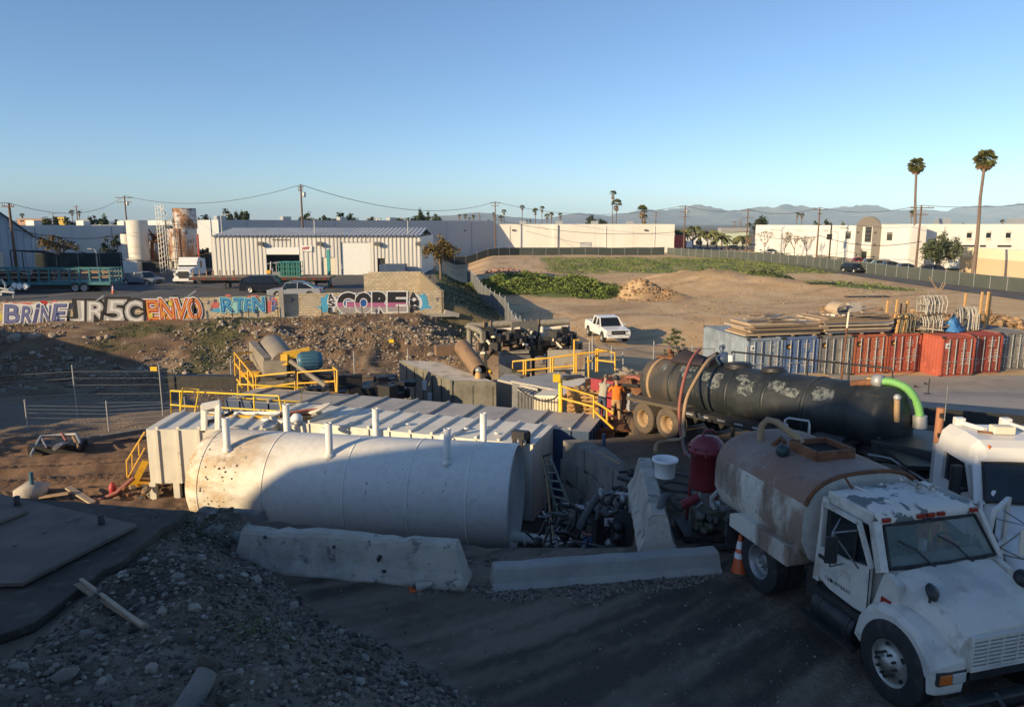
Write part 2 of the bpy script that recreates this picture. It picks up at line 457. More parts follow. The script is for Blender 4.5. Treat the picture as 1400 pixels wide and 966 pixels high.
gm=green_mask(X,Y)
gmk=ss(.35,.6,gm*(.55+.9*n2))
trk=ss(.62,.72,fbm(X*.05+Y*.16,(Y-.5*X)*.9+3,4)+.5)*(Y>46)
C=lerp(C,(.25,.16,.085),trk*.55)
C=lerp(C,(.11,.14,.035),gmk)
dw=wall_y(X)-Y
bk=ss(-.3,.3,dw)*ss(18,13,dw)*ss(3,-2,X-yard_x(Y)-4)
B=np.zeros_like(C)+np.array((.19,.118,.068))
B=lerp(B,(.31,.22,.14),ss(.54,.7,n2)*.8); B=lerp(B,(.10,.06,.035),ss(.52,.7,n3)*.7)
gb=ss(.66,.8,fbm(X*.22+5,Y*.35,4)+.5+.3*np.exp(-(((X+20.5)/2.6)**2)))
B=lerp(B,(.10,.105,.035),gb*.7)
C=lerp(C,B,bk)
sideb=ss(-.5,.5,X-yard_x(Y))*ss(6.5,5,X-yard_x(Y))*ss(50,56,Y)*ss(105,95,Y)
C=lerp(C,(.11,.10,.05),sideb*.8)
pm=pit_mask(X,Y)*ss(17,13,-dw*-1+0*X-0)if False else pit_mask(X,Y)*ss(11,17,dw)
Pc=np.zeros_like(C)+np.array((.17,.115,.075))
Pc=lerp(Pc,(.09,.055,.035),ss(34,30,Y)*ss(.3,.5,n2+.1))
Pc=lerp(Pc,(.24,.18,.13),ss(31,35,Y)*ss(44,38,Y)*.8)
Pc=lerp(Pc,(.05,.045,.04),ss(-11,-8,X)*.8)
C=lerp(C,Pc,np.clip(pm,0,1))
lotm=ss(36,27,Y)*(1-np.clip(pit_mask(X,Y),0,1))*ss(60,40,np.abs(X))
Lc=np.zeros_like(C)+np.array((.145,.108,.074))
Lc=lerp(Lc,(.085,.064,.046),ss(.48,.66,n2)); Lc=lerp(Lc,(.16,.13,.10),ss(.55,.75,n3)*.6); st_=fbm((X+.55*Y)*.35,(Y-.55*X-.03*X*X)*4.2,5)+.5; Lc=lerp(Lc,(.045,.034,.026),ss(.52,.64,st_)*.75); Lc=lerp(Lc,(.24,.19,.14),ss(.47,.34,st_)*.6)
Lc=lerp(Lc,(.10,.068,.042),ss(16,22,Y)*.8)
C=lerp(C,Lc,lotm)
hd=toe_dist(X,Y)
Hc=np.zeros_like(C)+np.array((.175,.135,.095))
Hc=lerp(Hc,(.08,.06,.044),ss(.46,.6,n2)); Hc=lerp(Hc,(.27,.23,.18),ss(.55,.75,n3)*.7)
C=lerp(C,Hc,ss(-.3,.25,hd+(n3-.5)*.6))
yd=ss(.3,.8,-dw)*ss(1,-.5,X-yard_x(Y))*ss(170,140,Y)
C=lerp(C,np.zeros_like(C)+np.array((.10,.095,.09)),yd)
city=ss(215,260,Y)
C=lerp(C,(.16,.15,.12),city)
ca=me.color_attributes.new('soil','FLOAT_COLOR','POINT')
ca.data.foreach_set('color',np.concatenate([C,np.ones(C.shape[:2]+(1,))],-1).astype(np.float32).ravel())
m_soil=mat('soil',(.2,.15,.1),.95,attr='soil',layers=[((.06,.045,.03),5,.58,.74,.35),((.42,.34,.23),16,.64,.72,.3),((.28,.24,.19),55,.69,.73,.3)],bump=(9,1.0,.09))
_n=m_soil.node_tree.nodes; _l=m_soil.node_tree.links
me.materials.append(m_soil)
ground=bpy.data.objects.new('ground',me); COL.objects.link(ground)
ground['kind']='structure'
def sheet(name,poly,m,dz,step,label=None):
 a,b,c,d=[Vector((p[0],p[1],0))for p in poly]
 nu=max(2,int((b-a).length/step)); nv=max(2,int((d-a).length/step))
 U,Vv=np.meshgrid(np.linspace(0,1,nu),np.linspace(0,1,nv))
 xs=(a.x*(1-U)+b.x*U)*(1-Vv)+(d.x*(1-U)+c.x*U)*Vv
 ys=(a.y*(1-U)+b.y*U)*(1-Vv)+(d.y*(1-U)+c.y*U)*Vv
 zs=G(xs,ys)+dz
 mb=MB()
 pts=np.stack([xs,ys,zs],-1).reshape(-1,3).tolist()
 mb.add(pts,[(j*nu+k,j*nu+k+1,(j+1)*nu+k+1,(j+1)*nu+k)for j in range(nv-1)for k in range(nu-1)],True)
 o=mb.build(name,m); o['kind']='structure'
 return o
m_apron=mat('concrete paving',(.34,.30,.25),.9,layers=[((.22,.19,.16),.25,.45,.65,.7),((.42,.38,.33),1.6,.5,.7,.4),((.12,.1,.09),.9,.62,.72,.6)],bump=(20,.2,.01))
m_asph=mat('asphalt',(.085,.083,.08),.9,layers=[((.13,.125,.12),.3,.45,.65,.7),((.05,.05,.05),1.1,.56,.7,.6)],bump=(30,.3,.01))
m_kerb_red=mat('red kerb paint',(.40,.05,.04),.7,layers=[((.35,.2,.17),1,.5,.7,.5)])
m_pave=mat('pavement concrete',(.40,.37,.33),.9,layers=[((.3,.27,.24),.5,.45,.65,.5)])
mxx,myy=np.meshgrid(np.arange(-24,-8.5,.09),np.arange(19.5,33.5,.075))
dm=myy-.10*mxx-26.3
tr=np.zeros_like(dm)
for c_,w_ in((-3.6,.42),(-1.9,.42),(.4,.45),(2.3,.45),(3.9,.4)):
 u_=dm-c_+.25*np.sin(mxx*.35+c_); k_=ss(1,.8,np.abs(u_)/w_)
 tr=tr+k_*(-.05+.075*(np.sin((mxx+np.abs(u_)*1.1)*2*np.pi/.34)>.1))+.06*np.exp(-((np.abs(u_)-w_-.12)/.1)**2)
edge=ss(-24,-22.5,mxx)*ss(-8.5,-9.8,mxx)*ss(19.5,21,myy)*ss(33.5,32,myy)
mz=G(mxx,myy)+(tr+.10*fbm(mxx*2.2,myy*2.2,4)+.05)*edge-.03*(1-edge)
nn2=mxx.shape[1]; mb=MB()
mb.add(np.stack([mxx,myy,mz],-1).reshape(-1,3).tolist(),[(j*nn2+k,j*nn2+k+1,(j+1)*nn2+k+1,(j+1)*nn2+k)for j in range(mxx.shape[0]-1)for k in range(nn2-1)],True)
mb.build('mud',mat('churned brown mud',(.17,.10,.058),.9,layers=[((.09,.052,.03),1.2,.45,.65,.7),((.26,.17,.105),4,.55,.7,.6)],bump=(9,.6,.04)))['kind']='structure'
# streets, mountains, buildings
def on_wall(px,py,off=0.0):
 r=ray(px,py)
 t=(60+6*.226-off)/(r.y-.226*r.x)
 return Vector((0,0,CAM_H))+r*t
def on_y(px,py,yy):
 r=ray(px,py); return Vector((0,0,CAM_H))+r*(yy/r.y)
def on_plane(px,py,p0,nrm):
 r=ray(px,py); o=Vector((0,0,CAM_H))
 return o+r*((Vector(p0)-o).dot(nrm)/r.dot(nrm))
street=sheet('street',[(56.2,70),(65.0,70),(60.2,232),(48,232)],m_asph,.05,3)
street_b=sheet('side_street',[(20,232),(120,232),(120,243),(20,243)],m_asph,.05,4)
apron=sheet('concrete_yard',[(11.0,30.5),(46,25),(46,46.2),(13,45.8)],m_apron,.03,1.0)
yard=sheet('yard_asphalt',[(-64,47.9),(-7.2,60.8),(-14,128),(-70,128)],m_asph,.03,1.6)
mb=MB(); mk=MB()
ks=[(65.0,70),(64.0,105),(62.8,145),(61.4,190),(60.2,232)]
for(x0,y0),(x1,y1)in zip(ks[:-1],ks[1:]):
 z0,z1=gz(x0,y0),gz(x1,y1)
 mk.bar((x0+.15,y0,z0+.07),(x1+.15,y1,z1+.07),.3,.2)
 mb.bar((x0+1.3,y0,z0+.06),(x1+1.3,y1,z1+.06),2.0,.18)
mk.build('red_kerb',m_kerb_red)['kind']='structure'
mb.build('pavement',m_pave)['kind']='structure'
RIDGE=[(-900,304),(-300,300),(200,303),(560,302),(600,297),(640,293),(668,294),(700,297),(740,301),(785,293),(830,297),(858,291),(900,289),(930,288),(955,282),(968,284),(985,290),(1010,289),(1060,284),(1090,285),(1112,290),(1150,285),(1182,284),(1200,290),(1240,289),(1285,292),(1318,284),(1360,282),(1400,283),(1500,281),(1800,290),(2400,300)]
mxs=np.linspace(-9000,11500,420); mys=np.linspace(6600,9800,46)
MX,MY=np.meshgrid(mxs,mys)
bear=700+MX/8200*1000
hgt=(306-np.interp(bear,[a for a,b in RIDGE],[b for a,b in RIDGE]))/1000*8200+6
dep=1-np.abs((MY-8200)/1600)**1.15
rid=1-np.abs(fbm(MX/300,MY/300,5))*2.8
MZ=hgt*np.clip(dep,-.2,1)*(.52+.48*rid)*1.2
mb=MB(); nxm=len(mxs)
mb.add(np.stack([MX,MY,MZ],-1).reshape(-1,3).tolist(),[(j*nxm+k,j*nxm+k+1,(j+1)*nxm+k+1,(j+1)*nxm+k)for j in range(len(mys)-1)for k in range(nxm-1)],True)
m_mtn=mat('mountain chaparral',(.16,.13,.095),.95,layers=[((.26,.21,.16),.004,.45,.62,.7),((.08,.085,.05),.011,.5,.65,.6)])
mb.build('mountains',m_mtn)['kind']='structure'
m_wh_wall=mat('white tilt-up concrete',(.72,.69,.63),.85,layers=[((.62,.59,.53),.08,.45,.65,.6),((.55,.5,.44),.7,.56,.72,.35,(1,1,.2))])
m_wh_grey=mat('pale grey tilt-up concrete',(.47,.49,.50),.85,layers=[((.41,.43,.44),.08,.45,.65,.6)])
m_roof=mat('roofing felt',(.32,.31,.30),.9)
m_dark_gap=mat('near black doorway panel',(.03,.03,.03),.8)
def facade_frame(a,b):
 a,b=Vector((a[0],a[1],0)),Vector((b[0],b[1],0))
 u=(b-a).normalized(); nrm=Vector((u.y,-u.x,0))
 return a,u,nrm,(b-a).length
def slabwall(mb,a,u,nrm,s0,s1,z0,z1,out=0.0,thick=.3,mi=0):
 p=a+u*s0+nrm*out; q=a+u*s1+nrm*out
 i=-nrm*thick
 pts=[p,q,q+i,p+i]
 mb.add([(v.x,v.y,z0)for v in pts]+[(v.x,v.y,z1)for v in pts],[(0,1,2,3)[::-1],(4,5,6,7),(0,1,5,4),(1,2,6,5),(2,3,7,6),(3,0,4,7)],mi=mi)
def block_building(name,label,a,b,z0,z1,depth,mwall,joints=(),joint_w=.12,parapet=.5):
 """tilt-up building: front wall from a to b, body behind; joints are vertical grooves at the given distances."""
 A,u,nrm,L=facade_frame(a,b)
 t=thing(name,label,'building',(a[0],a[1],z0))
 mb=MB(); last=0.0
 for j in list(joints)+[L]:
  slabwall(mb,A,u,nrm,last,j-(joint_w if j<L else 0),z0,z1,0,.3); last=j
 slabwall(mb,A,u,nrm,.02,L-.02,z0,z1-.05,-.06,.24)
 e=A+u*L
 mb2=MB()
 for p in(A,e):
  q=p-nrm*depth
  s=u if p is A else-u
  c=[p+s*.0-nrm*.3,p+s*.3-nrm*.3,q+s*.3,q]
  mb.add([(v.x,v.y,z0)for v in c]+[(v.x,v.y,z1)for v in c],[(3,2,1,0),(4,5,6,7),(0,1,5,4),(1,2,6,5),(2,3,7,6),(3,0,4,7)])
 slabwall(mb,A-nrm*depth,u,nrm,0,L,z0,z1-.003,0,.3)
 mb.build('wall',mwall,t,True)
 c=[A+u*.3-nrm*.3,e-u*.3-nrm*.3,e-u*.3-nrm*(depth-.02),A+u*.3-nrm*(depth-.02)]
 mb2.add([(v.x,v.y,z1-parapet)for v in c],[(0,1,2,3)])
 mb2.build('roof',m_roof,t,True)
 for k in range(4):
  p=A+u*(L*(.14+.23*k))-nrm*(depth*.4+2*k); MB().box((p.x,p.y,z1-parapet+.75),(2.2,1.8,1.5),math.atan2(u.y,u.x)).build('roof_unit',m_galv,t,True)
  p=A+u*(L*(.08+.27*k))+nrm*.09; MB().bar((p.x,p.y,z0),(p.x,p.y,z1-.4),.14).build('downpipe',mwall,t,True)
 return t,A,u,nrm,L
def on_facade(A,u,nrm,px):
 r=ray(px,306); k=Vector((r.x,r.y))
 d=u.x*r.y-u.y*r.x
 return(A.y*r.x-A.x*r.y)/d
def put(mb,A,u,nrm,s0,s1,z0,z1,out,thick,mi=0):slabwall(mb,A,u,nrm,s0,s1,z0,z1,out,thick,mi)
t,A,u,nrm,L=block_building('warehouse','long blue grey warehouse wall in shade behind the ribbed metal shed',(-59.5,150.5),(-4.8,205),-2.2,7.0,60,m_wh_grey,joints=[12,24,36,48,60])
mb=MB()
for s in(3,27,40,52,66):mb=MB(); put(mb,A,u,nrm,s,s+.7,4.2,4.6,.35,.34); mb.build('wall_light',m_steel,t,True)
t,A,u,nrm,L=block_building('warehouse','sunlit white windowless warehouse standing behind the green weeds',(-4.6,205.6),(44.6,203.5),-2.2,6.1,70,m_wh_wall,joints=[on_facade(*facade_frame((-4.6,205.6),(44.6,203.5))[:3],p)for p in(815,840,867,893)])
s=on_facade(A,u,nrm,757)
mb=MB(); put(mb,A,u,nrm,s,s+1.1,-2.2,6.0,.5,.48); mb.build('pilaster',m_wh_wall,t,True)
s=on_facade(A,u,nrm,794)
mb=MB(); put(mb,A,u,nrm,s,s+.12,-2.0,1.05,.06,.05); put(mb,A,u,nrm,s+2.9,s+3.02,-2.0,1.05,.06,.05); put(mb,A,u,nrm,s,s+3.02,1.052,1.2,.06,.05)
d=MB(); put(d,A,u,nrm,s+.12,s+2.9,-2.0,1.05,.02,.018); dd=d.build('door',m_wh_grey,t,True); mb.build('door_frame',m_steel,t,True)
mb=MB()
for p in(700,881):mb=MB(); s=on_facade(A,u,nrm,p); put(mb,A,u,nrm,s,s+.9,4.3,4.65,.4,.39); mb.build('wall_light',m_dark_steel,t,True)
mb=MB()
for p in(705,720,750,836,870):s=on_facade(A,u,nrm,p); mb=MB(); put(mb,A,u,nrm,s,s+.35,-.9,-.5,.12,.11); mb.build('vent_box',m_steel,t,True)
t,A,u,nrm,L=block_building('warehouse','long low white hall in shade behind the yard trees',(-83,122),(-74,196),-.5,5.9,40,m_wh_grey,joints=[15,30,45,60])
m_rib=mat('ribbed metal cladding',(.62,.60,.56),.5,.1,layers=[((.45,.43,.40),.5,.45,.68,.5,(1,1,.15)),((.3,.22,.15),3,.64,.74,.4)])
SY=93.0
def shx(px):return on_y(px,340,SY).x
def shz(py):return on_y(440,py,SY).z
t=thing('metal_shed','ribbed white metal shed with one open and one closed roller door','shed',(shx(430),SY,-.2))
x0,x1,zt=shx(290),shx(575),shz(323)
ops=[(shx(364),shx(409),-.2,shz(338)),(shx(466),shx(506.5),-.2,shz(331)),(shx(439),shx(457),-.2,shz(351.5)),(shx(516),shx(526),-.2,shz(353))]
ops.sort()
mb=MB()
def ribs(mb,xa,xb,za,zb,y):
 n=max(1,int(round((xb-xa)/.53))); st=(xb-xa)/n
 for k in range(n):
  x=xa+k*st
  prof=[(0,0),(.45,0),(.55,-.08),(.9,-.08),(1,0)]
  for(a,pa),(b,pb)in zip(prof[:-1],prof[1:]):
   mb.quad((x+a*st,y+pa,za),(x+b*st,y+pb,za),(x+b*st,y+pb,zb),(x+a*st,y+pa,zb))
cur=x0
for a,b,za,zb in ops:
 ribs(mb,cur,a,-.25,zt,SY); ribs(mb,a,b,zb,zt,SY); cur=b
ribs(mb,cur,x1,-.25,zt,SY)
mb.box(((x0-.05),SY+7,(zt-.25)/2),(.1,14,zt+.25)); mb.box(((x1+.05),SY+7,(zt-.25)/2),(.1,14,zt+.25)); mb.box(((x0+x1)/2,SY+14,(zt-.25)/2),(x1-x0+.2,.1,zt+.25))
mb.build('wall',m_rib,t,True)
mb=MB(); n=int((x1-x0)/.55)
for k in range(n):
 xx=x0+(x1-x0)*k/n; w=(x1-x0)/n
 for(a,pa),(b,pb)in(((0,0),(.5,.0)),((.5,.0),(.6,.14)),((.6,.14),(.9,.14)),((.9,.14),(1,0))):
  mb.quad((xx+a*w,SY-.45,zt+pa),(xx+b*w,SY-.45,zt+pb),(xx+b*w,SY+7,zt+.9+pb),(xx+a*w,SY+7,zt+.9+pa))
 for(a,pa),(b,pb)in(((0,0),(.5,.0)),((.5,.0),(.6,.14)),((.6,.14),(.9,.14)),((.9,.14),(1,0))):
  mb.quad((xx+a*w,SY+7,zt+.9+pa),(xx+b*w,SY+7,zt+.9+pb),(xx+b*w,SY+14.4,zt+pb),(xx+a*w,SY+14.4,zt+pa))
mb.build('roof',m_rib,t,True)
MB().box(((x0+x1)/2,SY+7,-.17),(x1-x0-.3,13.6,.05)).build('floor',m_conc_b,t,True)
a,b,za,zb=[o for o in ops if abs(o[0]-shx(466))<.1][0]
mb=MB(); k=0; z=za
while z<zb-.05:
 mb.box(((a+b)/2,SY+.12+(.02 if k%2 else 0),z+.1),(b-a-.06,.05,.195)); z+=.2; k+=1
rd=mb.build('roller_door',m_white_paint,t,True)
a,b,za,zb=[o for o in ops if abs(o[0]-shx(364))<.1][0]
MB().box(((a+b)/2,SY+.1,zb-.45),(b-a,.3,.9)).build('roller_housing',m_white_paint,t,True)
a,b,za,zb=[o for o in ops if abs(o[0]-shx(439))<.1][0]
mb=MB().box(((a+b)/2,SY+.15,(za+zb)/2),(b-a,.06,zb-za)); mb.build('door',m_cream,t,True)
a,b,za,zb=[o for o in ops if abs(o[0]-shx(516))<.1][0]
mb=MB().box(((a+b)/2,SY+.15,(za+zb)/2),(b-a,.06,zb-za)); mb.build('door',m_dark_gap,t,True)  # near-black panel closes this doorway
mb=MB()
for px in(358,438,517,573):MB().box((shx(px),SY-.45,shz(333)),(.7,.55,.35),M=Matrix.Rotation(.3,3,'X')).build('wall_light',m_steel,t,True)
mb=MB().box((shx(419),SY-.2,shz(339.5)),(1.45,.03,.7),M=Matrix.Rotation(.06,3,'Y'))
sg=mb.build('banner',m_white_paint,t,True)
mb=MB()
for k in range(7):mb.box((shx(414.5+k*1.4),SY-.225,shz(339.6-k*.15)),(.09,.01,.3 if k%2 else .4),M=Matrix.Rotation(.25,3,'Y'))
pstuff(mb.build('banner_lettering',m_kerb_red,t,True))
mb=MB()
for k in range(12):mb.box((shx(374.5+k*1.9),SY-.19,shz(327.6)),(.11,.01,.13))
pstuff(mb.build('sign_lettering',m_print_black,t,True))
mb=MB().box((shx(540),SY-1.6,.55),(3.2,1.6,1.5)); mb.build('electric_cabinet',m_navy,t,True,.05)
m_blue_wh=mat('pale blue cladding',(.42,.47,.52),.6,layers=[((.36,.41,.46),.3,.45,.65,.6)])
A,u,nrm,L=facade_frame((-71.5,86.0),(-61.5,95.0))
t=thing('gabled_warehouse','pale blue gabled warehouse at the far left beyond the trailers','building',(-66,90,-.2))
mb=MB(); H0,H1=4.6,7.6
pr=[(0,-.25),(L,-.25),(L,H0),(L*.75,H1),(0,H1-2.6)]
for out,dp in((0,14),):
 f=[A+u*s+Vector((0,0,z))for s,z in pr]; bq=[p-nrm*dp for p in f]
 mb.add(f+bq,[tuple(range(5)),tuple(range(9,4,-1))]+[(k,k+5,(k+1)%5+5,(k+1)%5)for k in range(5)])
mb.build('wall',m_blue_wh,t,True)
mb=MB()
for s in np.arange(.5,L,.8):
 zt_=np.interp(s,[0,L*.75,L],[H1-2.6,H1,H0])
 mb.bar(A+u*s+nrm*.04+Vector((0,0,0)),A+u*s+nrm*.04+Vector((0,0,zt_)),.1,.08)
mb.build('cladding_rib',m_blue_wh,t,True)
mb=MB(); e=Vector((0,0,.12))
for(s0,z0),(s1,z1)in(((0,H1-2.6),(L*.75,H1)),((L*.75,H1),(L+.4,H0-.3))):
 a_,b_=A+u*s0+Vector((0,0,z0))+e,A+u*s1+Vector((0,0,z1))+e
 mb.add([a_+nrm*.5,b_+nrm*.5,b_-nrm*14.4,a_-nrm*14.4,a_+nrm*.5+e,b_+nrm*.5+e,b_-nrm*14.4+e,a_-nrm*14.4+e],[(3,2,1,0),(4,5,6,7),(0,1,5,4),(1,2,6,5),(2,3,7,6),(3,0,4,7)])
mb.build('roof',m_grey_roof,t,True)
for s in(5.6,8.6):
 mb=MB(); put(mb,A,u,nrm,s,s+1.0,.4,2.7,.03,.05); mb.build('window',m_glass,t,True)
 mb=MB(); put(mb,A,u,nrm,s+1.0,s+1.5,.3,2.8,.06,.08); mb.build('shutter',m_cream,t,True)
t=thing('awning','low dark canopy on thin posts beside the pale blue warehouse','canopy',tuple(P(55,350,82)))
pa,pb,pc,pd=P(14,343,78),P(62,344,80),P(82,348,88),P(30,344,92)
mb=MB().add([pa,pb,pc,pd]+[p+Vector((0,0,.12))for p in(pa,pb,pc,pd)],[(3,2,1,0),(4,5,6,7),(0,1,5,4),(1,2,6,5),(2,3,7,6),(3,0,4,7)])
mb.build('canopy_roof',m_dark_steel,t,True)
for p in(pa,pb,pc,pd,(pb+pc)/2):
 MB().tube([p,(p.x,p.y,-.2)],.07,6).build('post',m_dark_steel,t,True)
OX,OY0,OY1,OZ0,OZ1=68.0,207.0,127.5,-1.5,5.9
A,u,nrm,L=facade_frame((OX,OY0),(OX+.4,OY1))
t=thing('office_building','cream two storey office block with grey arched entrance portal','building',(OX,OY1,OZ0))
def oz(px,py):
 s=on_facade(A,u,nrm,px); p=A+u*s; r=ray(px,py)
 return CAM_H+r.z*(Vector((p.x,p.y)).length/Vector((r.x,r.y)).length)
of=lambda p:on_facade(A,u,nrm,p)
m_off=mat('cream stucco',(.76,.74,.69),.85,layers=[((.68,.65,.58),.1,.45,.65,.6)])
m_portal=mat('taupe portal stucco',(.22,.195,.165),.85)
mb=MB(); last=0
for j in(of(1146),of(1176),of(1204),L):
 slabwall(mb,A,u,nrm,last,j-.15,OZ0,OZ1,0,.4); last=j
slabwall(mb,A,u,nrm,.05,L-.05,OZ0,OZ1-.1,-.1,.28)
slabwall(mb,A-nrm*2.6,u,nrm,0,L,OZ0,OZ1,0,.3)
eA,eB=A,A+u*L
for p,sg_ in((eA,1),(eB,-1)):
 c=[p-nrm*.4,p+u*.4*sg_-nrm*.4,p+u*.4*sg_-nrm*2.6,p-nrm*2.6]
 mb.add([(v.x,v.y,OZ0)for v in c]+[(v.x,v.y,OZ1)for v in c],[(3,2,1,0),(4,5,6,7),(0,1,5,4),(1,2,6,5),(2,3,7,6),(3,0,4,7)])
mb.build('wall',m_off,t,True)
mb=MB(); c=[eA-nrm*.4,eB-nrm*.4,eB-nrm*2.6,eA-nrm*2.6]; mb.add([(v.x,v.y,OZ1-.5)for v in c],[(0,1,2,3)]); mb.build('roof',m_roof,t,True)
mb=MB(); slabwall(mb,A,u,nrm,of(1120),L,OZ0,OZ0+.9,.12,.1); mb.build('plinth',m_portal,t,True)
s0,s1=of(1174.5),of(1206); w=s1-s0; zsp=oz(1190,306); ztp=oz(1190,296)
T3=Matrix((u,Vector((0,0,1)),nrm)).transposed()
arch=[(s0,OZ0),(s0+w*.26,OZ0),(s0+w*.26,oz(1184,309)),(s0+w*.74,oz(1196,309)),(s0+w*.74,OZ0),(s1,OZ0)]
arc=[(s0+w/2+w/2*math.cos(a),zsp-.6+(ztp-zsp+.6)*math.sin(a))for a in np.linspace(0,math.pi,15)]
MB().prism(arch+arc,.45,A+nrm*.05,T3).build('portal',m_portal,t,True)
MB().prism([(s0+w*.26,OZ0+2.9),(s0+w*.74,OZ0+2.9),(s0+w*.74,oz(1196,309)),(s0+w*.26,oz(1184,309))],.25,A+nrm*.05,T3).build('portal_panel',m_off,t,True)
wn=MB().prism([(s0+w*.4,OZ0+4.3),(s0+w*.66,OZ0+4.3),(s0+w*.66,oz(1194,310)),(s0+w*.4,oz(1188,310))],.08,A+nrm*.31,T3).build('window',m_glass,t,True)
mb=MB()
for k in range(4):mb.prism([(s0+w*.4,OZ0+4.3+k*.75),(s0+w*.66,OZ0+4.3+k*.75),(s0+w*.66,OZ0+4.37+k*.75),(s0+w*.4,OZ0+4.37+k*.75)],.05,A+nrm*.4,T3)
pstuff(mb.build('window_bar',m_steel,t,True))
MB().prism([(s0+w*.26,OZ0+.02),(s0+w*.46,OZ0+.02),(s0+w*.46,OZ0+2.5),(s0+w*.26,OZ0+2.5)],.06,A+nrm*.08,T3).build('door',m_glass,t,True)
MB().prism([(s0+w*.5,OZ0+.02),(s0+w*.72,OZ0+.02),(s0+w*.72,OZ0+2.5),(s0+w*.5,OZ0+2.5)],.06,A+nrm*.08,T3).build('door',m_cream,t,True)
for pa_,pb_,ya_,yb_ in((1157.5,1164.5,319,326),(1214.5,1221.5,319,326)):
 fr=MB().prism([(of(pa_),oz(1160,yb_)),(of(pb_),oz(1160,yb_)),(of(pb_),oz(1160,ya_)),(of(pa_),oz(1160,ya_))],.06,A+nrm*.01,T3).build('window',m_glass,t,True)
 MB().prism([(of(pa_),oz(1160,ya_-.2)),(of(pb_),oz(1160,ya_-.2)),(of(pb_),oz(1160,ya_-3)),(of(pa_),oz(1160,ya_-3))],.1,A+nrm*.01,T3).build('window_panel',m_portal,t,True)
mb=MB()
for k in range(6):mb.prism([(of(1150+k*1.9),oz(1155,312.6)),(of(1151+k*1.9),oz(1155,312.6)),(of(1151+k*1.9),oz(1155,310.9)),(of(1150+k*1.9),oz(1155,310.9))],.03,A+nrm*.01,T3)
pstuff(mb.build('sign_lettering',m_portal,t,True))
mb=MB()
for s in(.2,.5,.8):
 for d in(.12,.88):mb.prism([(s0+w*d-.2,OZ0+7.4*s),(s0+w*d+.2,OZ0+7.4*s),(s0+w*d+.2,OZ0+7.4*s+.3),(s0+w*d-.2,OZ0+7.4*s+.3)],.1,A+nrm*.51,T3)
pstuff(mb.build('portal_light',m_dark_steel,t,True))
q0=Vector((80.5,131,0)); q1=Vector((128,118,0))
A,u,nrm,L=facade_frame((70.9,130.4),(128,121))
t2,A,u,nrm,L=block_building('office_building','long cream block with small square windows behind the olive tree',(70.9,130.4),(128,121),-1.5,6.15,25,m_off,joints=[18,33])
T3=Matrix((u,Vector((0,0,1)),nrm)).transposed()
def oz2(px,py):
 s=on_facade(A,u,nrm,px); p=A+u*s; r=ray(px,py)
 return CAM_H+r.z*(Vector((p.x,p.y)).length/Vector((r.x,r.y)).length)
of=lambda p:on_facade(A,u,nrm,p)
for px in(1250,1326.5,1353,1380):
 a_,b_,z0,z1=of(px-3.2),of(px+3.2),oz2(px,325),oz2(px,318.5)
 MB().prism([(a_,z0),(b_,z0),(b_,z1),(a_,z1)],.05,A+nrm*.01,T3).build('window',m_glass,t2,True)
 for za,zb in((z1+.05,z1+.45),(z0-.45,z0-.05)):MB().prism([(a_,za),(b_,za),(b_,zb),(a_,zb)],.1,A+nrm*.01,T3).build('window_panel',m_cream,t2,True)
mb=MB()
for a_,b_ in((1314,1337),(1343,1351),(1367,1386)):mb.prism([(of(a_),oz2(1340,337.5)),(of(b_),oz2(1340,337.5)),(of(b_),oz2(1340,335)),(of(a_),oz2(1340,335))],.05,A+nrm*.01,T3)
pstuff(mb.build('vent_strip',m_dark_steel,t2,True))
tw=thing('garden_wall','low two tone cream wall along the grass verge behind the red kerb','wall',(76,112,-1.5))
A2,u2,n2_,L2=facade_frame((76.6,126),(75.2,90))
mb=MB(); mb2=MB()
slabwall(mb,A2,u2,n2_,0,L2,.7,2.3,0,.4); slabwall(mb2,A2,u2,n2_,0,L2,-1.9,.698,.02,.42)
mb.build('upper_band',mat('pale cream wall paint',(.72,.64,.47),.85),tw,True); mb2.build('lower_band',mat('peach wall paint',(.60,.46,.30),.85),tw,True)
def far_house(label,px0,px1,ytop,ybot,t_,m,roof=None):
 a,b=P(px0,ybot,t_),P(px1,ybot,t_)
 h=P(px0,ytop,t_).z-a.z
 zb=min(a.z,-1.5); zt_=a.z+h
 o=thing('far_building',label,'building',((a.x+b.x)/2,a.y,zb))
 w=b.x-a.x
 mb=MB().box(((a.x+b.x)/2,a.y+w*.2,(zb+zt_)/2),(w,w*.4,zt_-zb)); mb.build('wall',m,o,True)
 mb=MB().box(((a.x+b.x)/2,a.y+w*.2,zt_+h*.1),(w*1.04,w*.44,h*.2)); mb.build('roof',roof or m_roof,o,True)
 n=max(3,int(w/5))
 for k in range(n):MB().box((a.x+w*(k+.5)/n,a.y-.05,zt_-h*.45),(w/n*.4,.2,h*.3)).build('window',m_glass,o,True)
m_or=mat('orange stucco',(.52,.30,.19),.9); m_ye=mat('ochre stucco',(.62,.42,.08),.9)
far_house('long orange stucco block on the left skyline',24,62,299.5,305,330,m_or)
far_house('ochre yellow house among trees on the left skyline',75,88,297,304,330,m_ye)
far_house('low white flat roofed hall left of the leaning pole',108,130,301,305,330,m_white_paint)
far_house('small white roofed house between trees on the skyline',133,141,302,306,300,m_white_paint)
far_house('white gabled house seen over the grey warehouse roof',502,520,299,303,420,m_white_paint)
far_house('pale green hall behind the street palms',985,1022,317,345,262,mat('pale green wall',(.50,.55,.42),.8))
far_house('white hall at the end of the street behind palms',925,985,322,345,275,m_white_paint)
